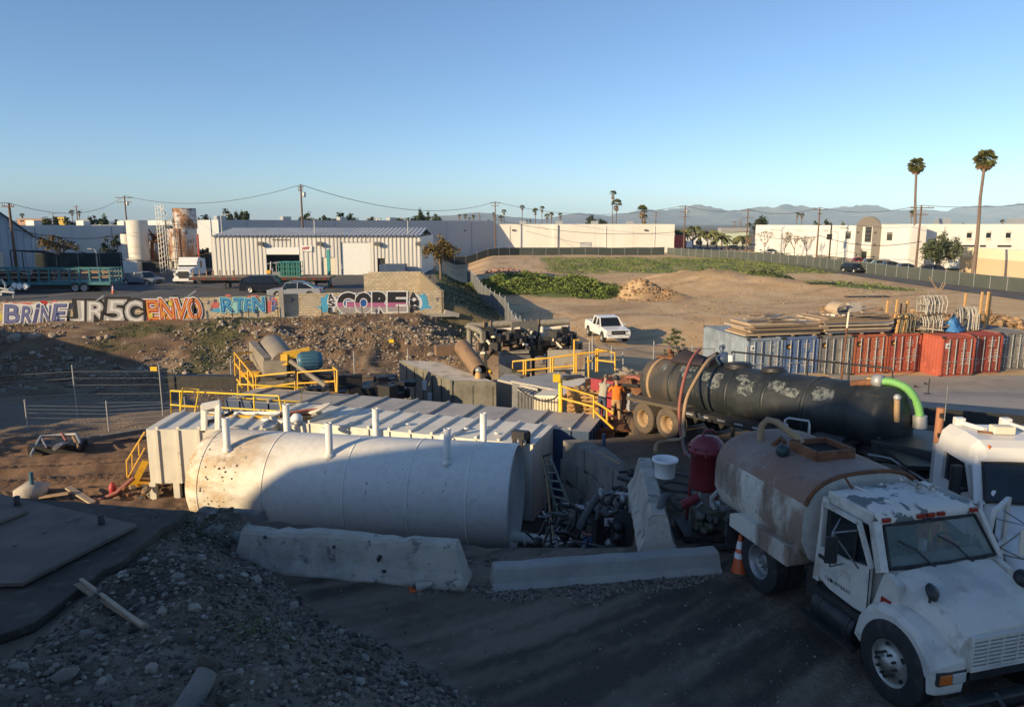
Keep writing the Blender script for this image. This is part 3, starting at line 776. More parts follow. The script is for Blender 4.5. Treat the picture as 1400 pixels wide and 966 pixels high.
# trees, palms, poles and wires
def leafmat(name,c,v=.45):return mat(name,c,.75,island=v,layers=[(tuple(x*.55 for x in c),.9,.45,.6,.6)])
m_leaf_dark=leafmat('dark evergreen leaves',(.040,.055,.022))
m_leaf_mid=leafmat('mid green leaves',(.075,.095,.030))
m_leaf_olive=leafmat('olive leaves',(.095,.115,.050))
m_leaf_autumn=leafmat('yellowing leaves',(.17,.115,.028))
m_leaf_palm=leafmat('palm leaves',(.14,.145,.04))
m_leaf_dry=leafmat('dry palm leaves',(.30,.18,.075))
m_leaf_weed=leafmat('lush weed leaves',(.15,.20,.035),.6)
m_bark=mat('grey bark',(.17,.13,.10),.95,layers=[((.08,.06,.05),2,.45,.65,.7,(1,1,.2))],bump=(8,.5,.03))
m_palm_bark=mat('palm bark',(.19,.135,.10),.95,layers=[((.10,.075,.06),3,.45,.65,.7,(.3,.3,2))])
def leaves(mb,c,rad,n,size,q,clump=0):
 c=Vector(c)
 cs=[]
 k=clump or max(5,n//40)
 for _ in range(k):
  d=Vector((q.gauss(0,1),q.gauss(0,1),q.gauss(0,1))).normalized()*(q.random()**.45)
  cs.append((Vector((d.x*rad[0],d.y*rad[1],d.z*rad[2])),q.uniform(.18,.42)))
 for _ in range(n):
  cc,s=q.choice(cs)
  d=Vector((q.gauss(0,.5),q.gauss(0,.5),q.gauss(0,.42)))
  p=c+cc+Vector((d.x*rad[0]*s,d.y*rad[1]*s,d.z*rad[2]*s*1.2))
  a=Vector((q.uniform(-1,1),q.uniform(-1,1),q.uniform(-.7,.7))).normalized()*size*q.uniform(.6,1.3)
  b=a.orthogonal().normalized()*size*q.uniform(.35,.6)
  b.rotate(Matrix.Rotation(q.uniform(0,6.28),3,a.normalized()))
  mb.add([p-a*.5,p+b*.5,p+a*.5,p-b*.5],[(0,1,2,3)])
def tree(name,label,loc,h,rad,m,nl=700,size=.4,trunk=.2,seed=1,lean=0,base=.25,blobs=3,cat='tree',group=None,limbs=4):
 q=random.Random(seed)
 t=thing(name,label,cat,loc,0,group)
 mb=MB(); top=Vector((lean,0,h-rad[2]))
 mb.tube([(0,0,-.3),(lean*.3,.02,h*base),(lean*.7,0,(h-rad[2])*.8),top],[trunk*1.25,trunk,trunk*.75,trunk*.4],7)
 for k in range(limbs):
  a=6.28*k/limbs+q.uniform(-.4,.4)
  s=Vector((lean*.5,0,h*(base+.1*q.random())))
  e=top+Vector((math.cos(a)*rad[0]*.7,math.sin(a)*rad[1]*.7,rad[2]*q.uniform(-.3,.5)))
  mb.tube([s,s.lerp(e,.5)+Vector((0,0,.2)),e],[trunk*.6,trunk*.4,trunk*.12],6)
 mb.build('trunk',m_bark,t)
 mb=MB()
 for k in range(blobs):
  a=q.uniform(0,6.28); r=0 if k==0 else .55
  o=top+Vector((math.cos(a)*rad[0]*r,math.sin(a)*rad[1]*r,q.uniform(-.25,.45)*rad[2]if k else 0))
  f=1 if blobs==1 else(.75 if k==0 else q.uniform(.45,.65))
  leaves(mb,o,(rad[0]*f,rad[1]*f,rad[2]*f),nl//blobs,size,q)
 mb.build('crown',m,t)
 return t
def skyline_tree(px,ytop,ybot,wpx,t_,label,m=None,group=None,seed=0,nl=300,cat='tree',name='tree'):
 b=P(px,ybot,t_); top=P(px,ytop,t_)
 z0=-1.5
 h=top.z-z0; r=wpx/2000*t_*1.3
 rz=h*.33
 return tree(name,label,(b.x,b.y,z0),h,(r,r,rz),m or m_leaf_dark,nl,max(.3,t_*.0034),.25,seed,blobs=3,cat=cat,group=group)
g='dark trees along the skyline'
TL=['small tree just right of the rusty stacked tank','second small tree right of the rusty stacked tank','broad dark tree left of the shed, largest of its clump','round dark tree in the middle of the clump left of the shed','pointed dark tree at the right of the clump left of the shed','dark tree right beside the tall brown shed pole','second dark tree right of the tall brown shed pole','low tree third right of the tall brown shed pole','low tree fourth right of the tall brown shed pole','low tree left of the white gabled house on the skyline','low tree close by the white gabled house','low tree right of the white gabled house','tree at the left of the clump over the grey warehouse end','tree second in the clump over the grey warehouse end','tallest tree of the clump over the grey warehouse end','broad last tree of the clump over the grey warehouse end','left of two round trees over the white warehouse roof','right of two round trees over the white warehouse roof','tree left of the yellow house on the skyline','tree behind the yellow house on the skyline','tree right of the far left pole with two crossarms','tree left of the silo pole with transformers','tree behind the silo pole with transformers','small tree right of the yellow house','small tree between silos and stacked tank','tree left of the brown pole over the office roof','pointed tree right of the brown pole over the office roof','low tree left of the arched portal over the office roof','slim tree over the right office roof','slim tree at the far right over the office roof']
for k,(px,yt,yb,w,t_)in enumerate([(265,293,304,12,240),(278,294,304,10,240),(311,286,302,22,240),(325,285,302,14,240),(338,283,300,9,230),(420,288,303,16,300),(432,292,303,16,300),(450,292,302,18,320),(467,290,302,18,320),(484,291,302,16,320),(511,295,302,12,330),(533,297,303,16,330),(553,293,303,20,330),(568,292,303,18,330),(581,286,303,14,320),(593,287,303,20,320),(808,295,307,16,330),(820,297,307,16,330),(62,294,305,14,300),(78,296,304,9,320),(130,293,305,14,290),(143,292,305,14,290),(160,297,305,14,290),(98,297,305,12,300),(205,299,305,10,290),(1115,301,307,13,330),(1132,299,307,9,330),(1150,303,307,9,330),(1317,302,306,5,330),(1385,301,306,5,300)]):
 lb=TL[k]
 skyline_tree(px,yt,yb,w,t_,lb,m_leaf_dark if k%3 else m_leaf_mid,g,k+3,1000)
skyline_tree(1034,296,330,27,215,'large dark domed tree beside the cream office building',m_leaf_dark,None,77,1600)
b=Pz(600,381,-.3)
tree('tree','round tree with yellowing leaves at the end of the block wall',(-8.3,86,-.3),5.6,(2.3,2.2,1.9),m_leaf_autumn,2600,.3,.16,5,lean=-.2,blobs=5)
b=Pz(1282,362,-1.2)
tree('olive_tree','broad grey green olive tree on the verge by the red kerb',(P(1282,366,121).x,P(1282,366,121).y,-1.4),6.3,(4.0,3.4,2.9),m_leaf_olive,5200,.42,.38,9,blobs=6,limbs=6)
b=P(85,372,118)
tree('tree','brownish broad tree beside the blue warehouse awning',(b.x,b.y,-.3),5.0,(3.6,3,1.7),m_leaf_autumn,1500,.4,.2,12,blobs=4)
b=P(153,372,112)
tree('tree','small dark tree left of the white silos',(b.x,b.y,-.3),5.0,(1.9,1.9,1.9),m_leaf_dark,900,.38,.18,13,blobs=3)
b=P(281,372,104)
tree('shrub','green shrub between the rusty tank and the ribbed shed',(b.x,b.y,-.3),3.6,(1.2,1.2,1.3),m_leaf_mid,500,.3,.1,14,blobs=2,cat='shrub')
t=thing('sapling','thin young sapling with sparse pale leaves by the chain link fence','tree',(10.3,45.2,gz(10.3,45.2)))
MB().tube([(0,0,-.2),(.1,0,1.2),(-.1,0,2.6)],[.05,.035,.012],6).build('trunk',m_bark,t)
mb=MB(); q=random.Random(4)
for k in range(16):leaves(mb,(q.uniform(-.6,.6)*(1.3-k*.06),q.uniform(-.5,.5),.3+k*.15),(.42,.42,.3),90,.17,q)
mb.build('crown',m_leaf_olive,t)
def bare_tree(loc,h,label,seed,m):
 q=random.Random(seed); t=thing('bare_tree',label,'tree',loc,0,'bare street trees before the office')
 mb=MB().tube([(0,0,-.2),(0,0,h*.35)],[.12,.09],6)
 def br(p,d,L,r,k):
  e=p+d*L; mb.tube([p,e],[r,r*.6],4,cap=False)
  if k:
   for _ in range(3):
    d2=(d+Vector((q.uniform(-.6,.6),q.uniform(-.6,.6),q.uniform(-.1,.5)))).normalized(); br(e,d2,L*.7,r*.6,k-1)
 for _ in range(4):br(Vector((0,0,h*.33)),Vector((q.uniform(-.5,.5),q.uniform(-.5,.5),1)).normalized(),h*.26,.07,3)
 mb.build('trunk',m_bark,t)
 mb=MB(); leaves(mb,(0,0,h*.72),(h*.3,h*.3,h*.28),90,.3,q); mb.build('crown',m,t)
for k,(px,t_,h,lb)in enumerate([(1034,190,4.5,'thin bare tree nearest the domed tree'),(1056,180,6.2,'round bare tree with reddish twigs before the cream office'),(1084,168,6.2,'upright bare tree left of the brown utility pole'),(1098,165,5.5,'small bare tree beside the brown utility pole'),(1115,158,5.5,'last bare tree right of the brown utility pole')]):
 p=P(px,350,t_); bare_tree((p.x-2,p.y,-1.5),h,lb,60+k,m_leaf_dry)
for k,(px,t_,w)in enumerate([(1040,186,4),(1048,184,5),(1060,178,3.5),(1075,172,5),(1088,168,6),(1107,160,6),(1128,152,5),(1140,150,4),(1180,128,3),(1190,124,3.5),(1160,138,3)]):
 p=P(px,352,t_); q=random.Random(k)
 o=thing('shrub',['shrub nearest the domed tree by the office','dark round shrub second from the domed tree','low shrub under the round bare tree','dark shrub between two bare trees','wide shrub left of the brown utility pole','dark wide shrub under the small bare tree','shrub right of the last bare tree','small dark shrub beside the street lamp','low shrub in front of the arched portal','dark shrub in front of the portal door','light shrub left of the parked red car'][k],'shrub',(p.x-1.5,p.y,-1.5),0,'shrubs before the office')
 mb=MB(); leaves(mb,(0,0,.6),(w/2,w/2,.7),160,.4,q); mb.build('crown',m_leaf_mid if k%2 else m_leaf_dark,o)
 MB().tube([(0,0,-.1),(0,0,.6)],.06,5).build('stem',m_bark,o)
def fan_mesh(m,name,L=1.0,n=11,seed=0):
 q=random.Random(seed); mb=MB()
 mb.bar((0,0,0),(L*.5,0,L*.06),L*.035,L*.02)
 for k in range(n):
  a=R(-70+140*k/(n-1)); d=Vector((math.cos(a),math.sin(a),.05*q.uniform(-1,1)))
  s=Vector((L*.48,0,L*.06)); w=Vector((-d.y,d.x,0))*L*.07
  mid=s+d*L*.32+Vector((0,0,.02)); e=s+d*L*.52+Vector((0,0,-L*.20))
  mb.add([s,mid-w,e,mid+w],[(0,1,2),(0,2,3)])
 return mb.build(name,m,mesh_only=True)
FAN_G=[fan_mesh(m_leaf_palm,'fan_frond',seed=k)for k in range(3)]
FAN_D=[fan_mesh(m_leaf_dry,'dry_frond',seed=k)for k in range(2)]
def big_palm(label,base,top,size,seed):
 q=random.Random(seed); base,top=Vector(base),Vector(top)
 t=thing('fan_palm',label,'palm tree',tuple(base)); d=top-base
 pts=[Vector((0,0,-.4)),Vector((d.x*.22,d.y*.2,d.z*.33)),Vector((d.x*.55,d.y*.6,d.z*.68)),d]
 MB().tube(pts,[.34,.25,.2,.2],9).build('trunk',m_palm_bark,t)
 for k in range(64):
  el=R(q.uniform(-40,85)); az=q.uniform(0,6.28)
  o=share('frond',FAN_G[k%3],t,d,(q.uniform(-.3,.3),-el,az),(size*q.uniform(.85,1.1),)*3)
 for k in range(26):
  el=R(q.uniform(-78,-20)); az=q.uniform(0,6.28)
  o=share('dry_frond',FAN_D[k%2],t,d-Vector((0,0,.25)),(q.uniform(-.3,.3),-el,az),(size*q.uniform(.7,.95),)*3)
big_palm('tall fan palm beside the olive tree, the shorter of two',Pz(1248,366,-1.4),P(1253,227,Pz(1248,366,-1.4).y*1.012),1.55,1)
big_palm('tallest leaning fan palm in front of the cream wall',Pz(1330,379,-1.4),P(1347,219,Pz(1330,379,-1.4).y*1.012),1.6,2)
def crown_mesh(seed,dry=True):
 q=random.Random(seed); mb=MB()
 for k in range(30 if dry else 36):
  el,az=R(q.uniform(-20,80)),q.uniform(0,6.28)
  T=Matrix.Rotation(az,3,'Z')@Matrix.Rotation(-el,3,'Y')@Matrix.Rotation(q.uniform(-.4,.4),3,'X')
  for a in np.linspace(-1.1,1.1,5):
   dv=T@Vector((math.cos(a),math.sin(a),0)); s=T@Vector((.35,0,0)); w=T@Vector((-math.sin(a),math.cos(a),0))*.09
   e=s+dv*.65-Vector((0,0,.14))
   mb.add([s,s+dv*.35-w,e,s+dv*.35+w],[(0,1,2),(0,2,3)])
 if dry:
  for k in range(26):
   az=q.uniform(0,6.28); r=q.uniform(.2,.5); z=q.uniform(-.9,-.1)
   p=Vector((math.cos(az)*r,math.sin(az)*r,z));
   mb.add([p,p+Vector((-math.sin(az)*.15,math.cos(az)*.15,-.35)),p+Vector((math.sin(az)*.15,-math.cos(az)*.15,-.4))],[(0,1,2)],mi=1)
 return mb.build('palm_crown',[m_leaf_palm,m_leaf_dry],mesh_only=True)
PCR=[crown_mesh(k)for k in range(3)]
TRK=MB().tube([(0,0,0),(.02,0,.5),(0,0,1)],[1,.75,.7],7).build('palm_trunk',m_palm_bark,mesh_only=True)
def mid_palm(px,yc,rpx,t_,label,group=None,seed=0,zb=-1.5):
 c=P(px,yc,t_); r=rpx/1000*t_
 t=thing('fan_palm',label,'palm tree',(c.x,c.y,zb),0,group)
 share('trunk',TRK,t,(0,0,-.2),(0,0,0),(.22,.22,c.z-zb+.2))
 share('crown',PCR[seed%3],t,(0,0,c.z-zb),(0,0,seed),(r,r,r))
gp='fan palms beyond the white warehouse'
for k,(px,yc,r,t_,lb)in enumerate([(838,265,6,290,'tall fan palm with the higher crown of the close pair'),(843,278,8.5,280,'shaggy fan palm with the lower crown of the close pair'),(878,287,9,270,'stout fan palm standing alone right of the tall pair'),(881,298,7,275,'short fan palm tucked under the stout palm'),(714,283,4,330,'lone slim fan palm over the white wall left of the group'),(732,288,5,330,'leftmost fan palm of the five over the white warehouse'),(741,285,4.5,330,'tallest fan palm of the five over the white warehouse'),(748,295,4.5,320,'lowest middle fan palm of the five over the white warehouse'),(754,293,4,330,'fan palm second from the right of the five over the warehouse'),(766,294,4,330,'rightmost fan palm of the five over the white warehouse'),(689,289,4,330,'fan palm close right of the timber pole at the wall corner'),(685,297,4,330,'low fan palm right behind the timber pole'),(675,293,3.5,340,'slim fan palm close left of the timber pole')]):
 mid_palm(px,yc,r,t_,lb,gp,k)
for k,(px,yc,r)in enumerate([(628,295,3.2),(636,295,3.2),(647,296,3),(642,299,2.5),(668,302,2.4),(720,302,2.2),(725,302,2.2)]):
 mid_palm(px,yc,r,420,['leftmost tiny palm over the grey warehouse end','second tiny palm over the grey warehouse end','third tiny palm over the grey warehouse end','lowest tiny palm in the row over the grey warehouse','tiny palm just left of the wall corner pole','left of two tiny low palms by the lone slim palm','right of two tiny low palms by the lone slim palm'][k],'tiny distant palms',k)
for k,(px,yc,r,lb)in enumerate([(1090,293,4,'left of two fan palms over the cream office roof'),(1096.5,294,4,'right of two fan palms over the cream office roof'),(1247,291,5,'fan palm crown behind the shorter tall palm'),(1371,303,4,'low fan palm over the far right office roof'),(30,294,3.5,'slim fan palm over the orange block on the left skyline'),(98,290,4,'fan palm left beside the wooden pole on the left skyline'),(108,291,3.5,'fan palm right beside the wooden pole on the left skyline')]):
 mid_palm(px,yc,r,330,lb,'skyline fan palms',k)
def feather_crown(seed):
 q=random.Random(seed); mb=MB()
 for k in range(26):
  az=6.28*k/26*2.4; el=R(q.uniform(5,75)); L=q.uniform(.8,1.1)
  d=Vector((math.cos(az),math.sin(az),0))
  prev=None
  for i in range(7):
   f=i/6; p=d*(L*f*math.cos(el*(1-.4*f)))+Vector((0,0,L*(math.sin(el)*f-.75*f*f)))
   if prev is not None:
    sd=Vector((-d.y,d.x,0))*.16*(1-.5*f); dn=Vector((0,0,-.10))
    mb.add([prev,p,p+sd+dn,prev+sd*.9+dn],[(0,1,2,3)]); mb.add([prev,p,p-sd+dn,prev-sd*.9+dn],[(0,1,2,3)])
   prev=p
 return mb.build('feather_crown',m_leaf_palm,mesh_only=True)
FCR=[feather_crown(k)for k in range(2)]
for k,(px,yc,r,t_,lb)in enumerate([(925,318,13,225,'leftmost feather palm beside the white warehouse corner'),(936,320,13,235,'feather palm behind the red and brown utility pole'),(948,313,12,230,'tallest feather palm in the street end cluster'),(958,322,12,238,'feather palm left of the middle of the street end cluster'),(968,320,15,224,'wide feather palm in the middle of the street end cluster'),(980,322,13,235,'feather palm behind the front cluster palm'),(987,326,14,218,'front right feather palm hanging over the red kerb'),(1016,326,13,225,'feather palm left of the domed tree')]):
 c=P(px,yc,t_); t=thing('feather_palm',lb,'palm tree',(c.x,c.y,-1.5),0,'feather palms at the street end')
 share('trunk',TRK,t,(0,0,-.2),(0,0,0),(.3,.3,c.z+1.7)); rr=r/1000*t_*1.15
 share('crown',FCR[k%2],t,(0,0,c.z+1.5),(0,0,k),(rr,rr,rr))
def utility_pole(px,ytop,t_,label,arms=((0,2.4),),zb=None,r=.16,yaw=0,xf=False,name='utility_pole',steps=0):
 p=P(px,ytop,t_); zb=gz(p.x,p.y)if zb is None else zb
 t=thing(name,label,'utility pole',(p.x,p.y,zb),yaw); H=p.z-zb
 MB().tube([(0,0,-.5),(0,0,H)],[r*1.25,r*.8],8).build('pole',m_pole,t)
 for dz,w in arms:
  a=MB().box((0,-r-.05,H-.35-dz),(w,.11,.13)).build('crossarm',m_pole,t)
  mb=MB()
  for k in(-.46,-.28,.28,.46):mb.tube([(w*k,-r-.05,H-.28-dz),(w*k,-r-.05,H-.06-dz)],.05,6)
  mb.build('insulator',m_steel,t)
 if xf:
  MB().lathe([(.001,0),(.26,0),(.28,.05),(.28,.75),(.2,.82),(.001,.84)],10,(.5,0,H-1.9)).build('transformer',m_galv,t)
 return Vector((p.x,p.y,p.z-.35))
tops={}
tops['a']=utility_pole(12,278,84,'dark wooden pole at the far left before the blue warehouse',((0,1.4),),-.2)
tops['b']=utility_pole(170,268,150,'wooden pole with transformers behind the white silos',((0,3.4),(.9,3.0)),-.5,xf=True)
tops['c']=utility_pole(104,281,230,'distant wooden pole with two crossarms on the left skyline',((0,1.6),(1.1,4)),-1)
tops['d']=utility_pole(411,253,118,'tall brown wooden pole behind the ribbed metal shed',((0,1.0),(.5,.8)),-.3,xf=True)
tops['e']=utility_pole(677,276,196,'brown wooden pole at the corner of white and grey walls',((0,3.0),(.7,2.0)),-1.6)
tops['f']=utility_pole(937,281,186,'reddish wooden pole at the corner of the white warehouse',((0,3.2),(1.2,2.8),(2.4,2.2)),-1.6,xf=True)
tops['g']=utility_pole(1023,286,175,'pale wooden pole with two crossarms before the cream office',((0,3.6),(1.6,3.0)),-1.5)
tops['h']=utility_pole(1121,284,142,'brown wooden pole standing before the cream office wall',((0,2.8),(.8,1.0)),-1.5)
tops['i']=utility_pole(1260,281,112,'brown wooden pole close behind the shorter tall palm',((0,3.6),(1.0,2.0)),-1.4)
tops['j']=utility_pole(72,291,330,'far thin pole left of the yellow house',((0,4),),-1.5)
for px,yt,t_,lb in((1005,302,320,'far wooden pole with crossarms over the street palms'),(1013,300,330,'far taller wooden pole over the street palms'),(897,289,300,'far wooden pole with crossarm over the white warehouse'),(656,290,330,'far thin pole over the grey warehouse roof')):
 utility_pole(px,yt,t_,lb,((0,4),(1.5,3)),-1.5,.2)
def wire(a,b,sag,label='sagging black overhead wire between the poles',r=.03,group='overhead wires',n=14):
 a,b=Vector(a),Vector(b)
 pts=[a.lerp(b,k/n)-Vector((0,0,sag*4*(k/n)*(1-k/n)))for k in range(n+1)]
 mb=MB(); mb.tube(pts,r,4,cap=False)
 return tag(mb.build('overhead_wire',m_wire),label,'wire',group)
up=Vector((0,0,.4))
wire(P(-260,262,84),tops['a']+up,.4,'overhead wire running off left from the dark left pole')
wire(tops['a']+up,tops['b']+up,2.2,'overhead wire from the left pole to the silo pole')
wire(tops['b']+up,tops['d']+up,2.2,'overhead wire from the silo pole to the shed pole',.035)
wire(tops['d']+up,tops['e']+up,3.2,'overhead wire from the shed pole to the wall corner pole',.045)
wire(tops['e']+up,tops['f']+up,2.8,'overhead wire crossing above the white warehouse',.045)
wire(tops['f']+up,tops['g']+up,1.0,'upper overhead wire between the reddish pole and the pale pole',.04)
wire(tops['g']+up,tops['h']+up,1.2,'overhead wire between the pale pole and the office pole',.04)
wire(tops['h']+up,tops['i']+up,1.0,'overhead wire from the office pole to the palm pole',.035)
wire(tops['i']+up,P(1560,256,80),1.0,'overhead wire running off right from the palm pole',.03)
wire(P(677,300,196),P(937,316,186),2.0,'lower cable drooping across the white warehouse',.05)
wire(P(12,312,84),P(172,318,150),1.2,'low cable from the left pole towards the silos',.05)
wire(P(48,322,95),P(300,342,93),2.2,'black service cable from the blue warehouse to the shed',.05)
wire(P(937,312,186),P(1023,316,175),.8,'lower cable between the reddish pole and the pale pole',.05)
wire(P(1023,316,175),P(1121,322,142),1.2,'lower cable passing before the cream office wall',.05)
wire(P(1121,322,142),P(1260,330,112),1.2,'lower cable from the office pole to the palm pole',.05)
def lamp(px,ytop,t_,label,arm=1.5,zb=None,r=.07,dirx=-1):
 p=P(px,ytop,t_); zb=gz(p.x,p.y)if zb is None else zb; H=p.z-zb
 t=thing('street_lamp',label,'street lamp',(p.x,p.y,zb))
 MB().tube([(0,0,-.2),(0,0,H)],[r*1.3,r],7).build('pole',m_galv,t)
 MB().tube([(0,0,H),(dirx*arm*.5,0,H+.25),(dirx*arm,0,H+.3)],.045,6).build('arm',m_galv,t)
 MB().box((dirx*(arm+.25),0,H+.28),(.6,.25,.14)).build('lamp_head',m_steel,t)
lamp(1069,316,176,'street lamp with long arm left of the office building',2.2,-1.5)
lamp(1146,318,146,'street lamp right of the dark banner post',2.2,-1.5)
lamp(288,298,98,'bent yard lamp right of the rusty tank',.8,-.2)
lamp(302,296,92.2,'twin head lamp post at the left end of the shed',.5,-.2,dirx=1)
lamp(429.5,301,92.3,'lamp post in front of the shed between its doors',.4,1.2)
lamp(557.5,302,92.3,'lamp post in front of the shed near its right end',.4,1.0)
lamp(131,343,96,'short yard lamp left of the white silos',.5,-.2)
p=P(1137,307,146)
t=thing('banner_post','dark post with a small box before the cream office','post',(p.x,p.y,-1.5))
MB().tube([(0,0,-.2),(0,0,p.z+1.5)],.16,8).build('post',m_dark_steel,t); MB().box((-.25,0,p.z+1.5-2.4),(.9,.5,1.1)).build('equipment_box',m_dark_steel,t)
# block walls and graffiti
WU=Vector((1,.226,0)).normalized(); WN=Vector((WU.y,-WU.x,0))
def wall_blocks(name,parent,a,b,z0,ztop,off=0.0,thick=.2,bl=.405,bh=.203):
 """coursed blocks between two ground points; ztop(s) gives the top along the run; joints are recessed against a mortar core."""
 a,b=Vector((a[0],a[1],0)),Vector((b[0],b[1],0)); u=(b-a).normalized(); n=Vector((u.y,-u.x,0)); L=(b-a).length
 mb=MB(); core=MB(); r=0; z=z0
 qq=random.Random(3)
 smax=max(ztop(0),ztop(L),ztop(L/2))
 while z<smax-.02:
  s=-(bl/2)*(r%2)
  while s<L:
   s0,s1=max(s,0),min(s+bl-.025,L)
   if s1-s0>.03 and z+bh*.6<ztop((s0+s1)/2):
    zt=min(z+bh-.025,ztop((s0+s1)/2)); o=qq.uniform(-.004,.006)
    p,q_=a+u*s0+n*o,a+u*s1+n*o; i=-n*(thick*.45)
    v=[p,q_,q_+i,p+i]
    mb.add([(w.x,w.y,z)for w in v]+[(w.x,w.y,zt)for w in v],[(4,5,6,7),(0,1,5,4),(1,2,6,5),(3,0,4,7)])
   s+=bl
  z+=bh; r+=1
 k=24
 for j in range(k):
  s0,s1=L*j/k,L*(j+1)/k
  p,q_=a+u*s0-n*.012,a+u*s1-n*.012; i=-n*(thick-.012)
  za,zb=ztop(s0)-.03,ztop(s1)-.03
  core.add([(p.x,p.y,z0-.5),(q_.x,q_.y,z0-.5),((q_+i).x,(q_+i).y,z0-.5),((p+i).x,(p+i).y,z0-.5),(p.x,p.y,za),(q_.x,q_.y,zb),((q_+i).x,(q_+i).y,zb),((p+i).x,(p+i).y,za)],[(4,5,6,7),(0,1,5,4),(2,3,7,6)]+([(3,0,4,7)]if j==0 else[])+([(1,2,6,5)]if j==k-1 else[]))
 core.build('mortar_core',m_mortar,parent,True)
 o=mb.build(name,m_cmu,parent,True); o['kind']='stuff'
 return o
gw=thing('graffiti_wall','long tan block wall covered in graffiti above the rocky bank','wall',tuple(on_wall(300,440)))
zA0,zA1=on_wall(0,412.5).z,on_wall(383,403).z
a1,b1=on_wall(-120,430),on_wall(384.5,430)
wall_blocks('concrete_block',gw,a1,b1,-1.2,lambda s:zA0+(zA1-zA0)*max(0,min(1,s/(b1-a1).length)))
a2,b2=on_wall(386,430,-.25),on_wall(604,430,-.25)
zB=on_wall(500,399.5,-.25).z
wall_blocks('concrete_block',gw,a2,b2,-1.2,lambda s:zB+.0*s)
mb=MB(); p=on_wall(384,396); mb.box((p.x,p.y+.02,(p.z-1.2)/2),(.34,.5,p.z+1.2),math.atan(.226)); mb.build('wall_pier',m_pave,gw,True)
mb=MB()
for a_,b_ in((on_wall(-120,447,.12),on_wall(250,441,.12)),(on_wall(250,438,.10),on_wall(622,430,-.2))):mb.bar(a_,b_,.35,.26)
mb.build('footing_kerb',m_pave,gw,True)
for px in(68,318,270,340,380,440,495,545):p=on_wall(px,437-px*.02,.3); MB().tube([(p.x,p.y,p.z-.3),(p.x,p.y,p.z+.55)],.035,6).build('stake',m_dark_steel,gw,True)
for px,py in((131,407),(257,400)):
 p=on_wall(px,py+5); MB().bar(p,on_wall(px+11,py-3),.14,.1).build('leaning_post',m_galv,gw,True)
p0=on_wall(265,440); MB().bar((p0.x,p0.y-.02,p0.z+.2),on_wall(264,407,.05),.09).build('leaning_post',m_dark_steel,gw,True)
m_g={k:mat('spray paint '+k,c,.65,layers=[(tuple(x*.8 for x in c),2.5,.45,.7,.5)])for k,c in dict(white=(.74,.73,.70),black=(.022,.02,.024),violet=(.075,.08,.22),red=(.50,.035,.03),orange=(.72,.30,.05),silver=(.46,.44,.41),blue=(.02,.10,.36),aqua=(.35,.66,.62),sky=(.09,.40,.60),pink=(.46,.14,.27),greyp=(.36,.33,.32),green=(.05,.12,.06),coral=(.60,.16,.14),lilac=(.16,.18,.36),yellow=(.72,.58,.08)).items()}
def glyph(ch,off):
 cu=bpy.data.curves.new('glyph','FONT'); cu.body=ch; cu.size=1.0; cu.offset=off; cu.resolution_u=3; cu.fill_mode='FRONT'
 o=bpy.data.objects.new('glyph',cu); me=o.to_mesh()
 V=[tuple(v.co)for v in me.vertices]; F=[tuple(p.vertices)for p in me.polygons]
 o.to_mesh_clear(); bpy.data.objects.remove(o); bpy.data.curves.remove(cu)
 return V,F
def lettering(name,parent,text,boxes,mats_off,frame,lift=.006,shear=0.0,split=None,world=True):
 """text letters filling the boxes (x0,y0,x1,y1 in the frame's units); mats_off: layers from the back (material, offset)."""
 out=[]
 for li,(m,off)in enumerate(mats_off):
  mb=MB()
  for ch,(x0,y0,x1,y1)in zip(text,boxes):
   V0,_f=glyph(ch,.0); V,F=glyph(ch,off)
   if not V0:continue
   ax,bx=min(v[0]for v in V0),max(v[0]for v in V0); ay,by=min(v[1]for v in V0),max(v[1]for v in V0)
   fx,fy=(x1-x0)/max(bx-ax,.05),(y1-y0)/max(by-ay,.05)
   pts=[]
   for vx,vy,vz in V:
    X_=x0+(vx-ax)*fx; Y_=y0+(vy-ay)*fy
    pts.append(frame(X_+shear*(Y_-y0),Y_,lift*(li+1)))
   mb.add(pts,F)
  out.append(mb.build(name,m,parent,world))
 return out
def graff(parent,text,boxes,m_out,m_fill,frame,o_out=.10,o_fill=.05,shear=0.0,base=.004,name='graffiti_letter',m_hi=None):
 """each letter is one part: an outline shape with the fill shape just proud of it; later letters lie over earlier ones."""
 for k,(ch,(x0,y0,x1,y1))in enumerate(zip(text,boxes)):
  V0,_f=glyph(ch,.0); ax,bx=min(v[0]for v in V0),max(v[0]for v in V0); ay,by=min(v[1]for v in V0),max(v[1]for v in V0)
  mb=MB(); tl_=.05*((k*37)%5-2)
  for li,off,sx_,sy_ in((2,o_out*.9,.9,-1.0),(0,o_out,0,0),(1,o_fill,0,0),(3,-.012,-.25,.35)):
   if li in(2,3)and x1-x0<9:continue
   V,F=glyph(ch,off); pts=[]
   for vx,vy,vz in V:
    X_=x0+(vx-ax)*(x1-x0)/max(bx-ax,.05); Y_=y0+(vy-ay)*(y1-y0)/(by-ay)
    pts.append(frame(X_+sx_+(shear+tl_)*(Y_-(y0+y1)/2),Y_+sy_,base+k*.016+(0,.004,.008,.012)[(1,2,0,3)[li]]))
   mb.add(pts,F,mi=li)
  mb.build(name,[m_out,m_fill,m_g['black'],m_hi or m_fill],parent,True)
def wallframe(off=0.0):
 return lambda px,py,l:on_wall(px,-py,l+.008-off)
m_buff=mat('buff paint-over',(.47,.40,.29),.8,layers=[((.55,.46,.33),2,.45,.6,.6)])
def wf2(px,py,l):return on_wall(px,-py,l+.008-.25)
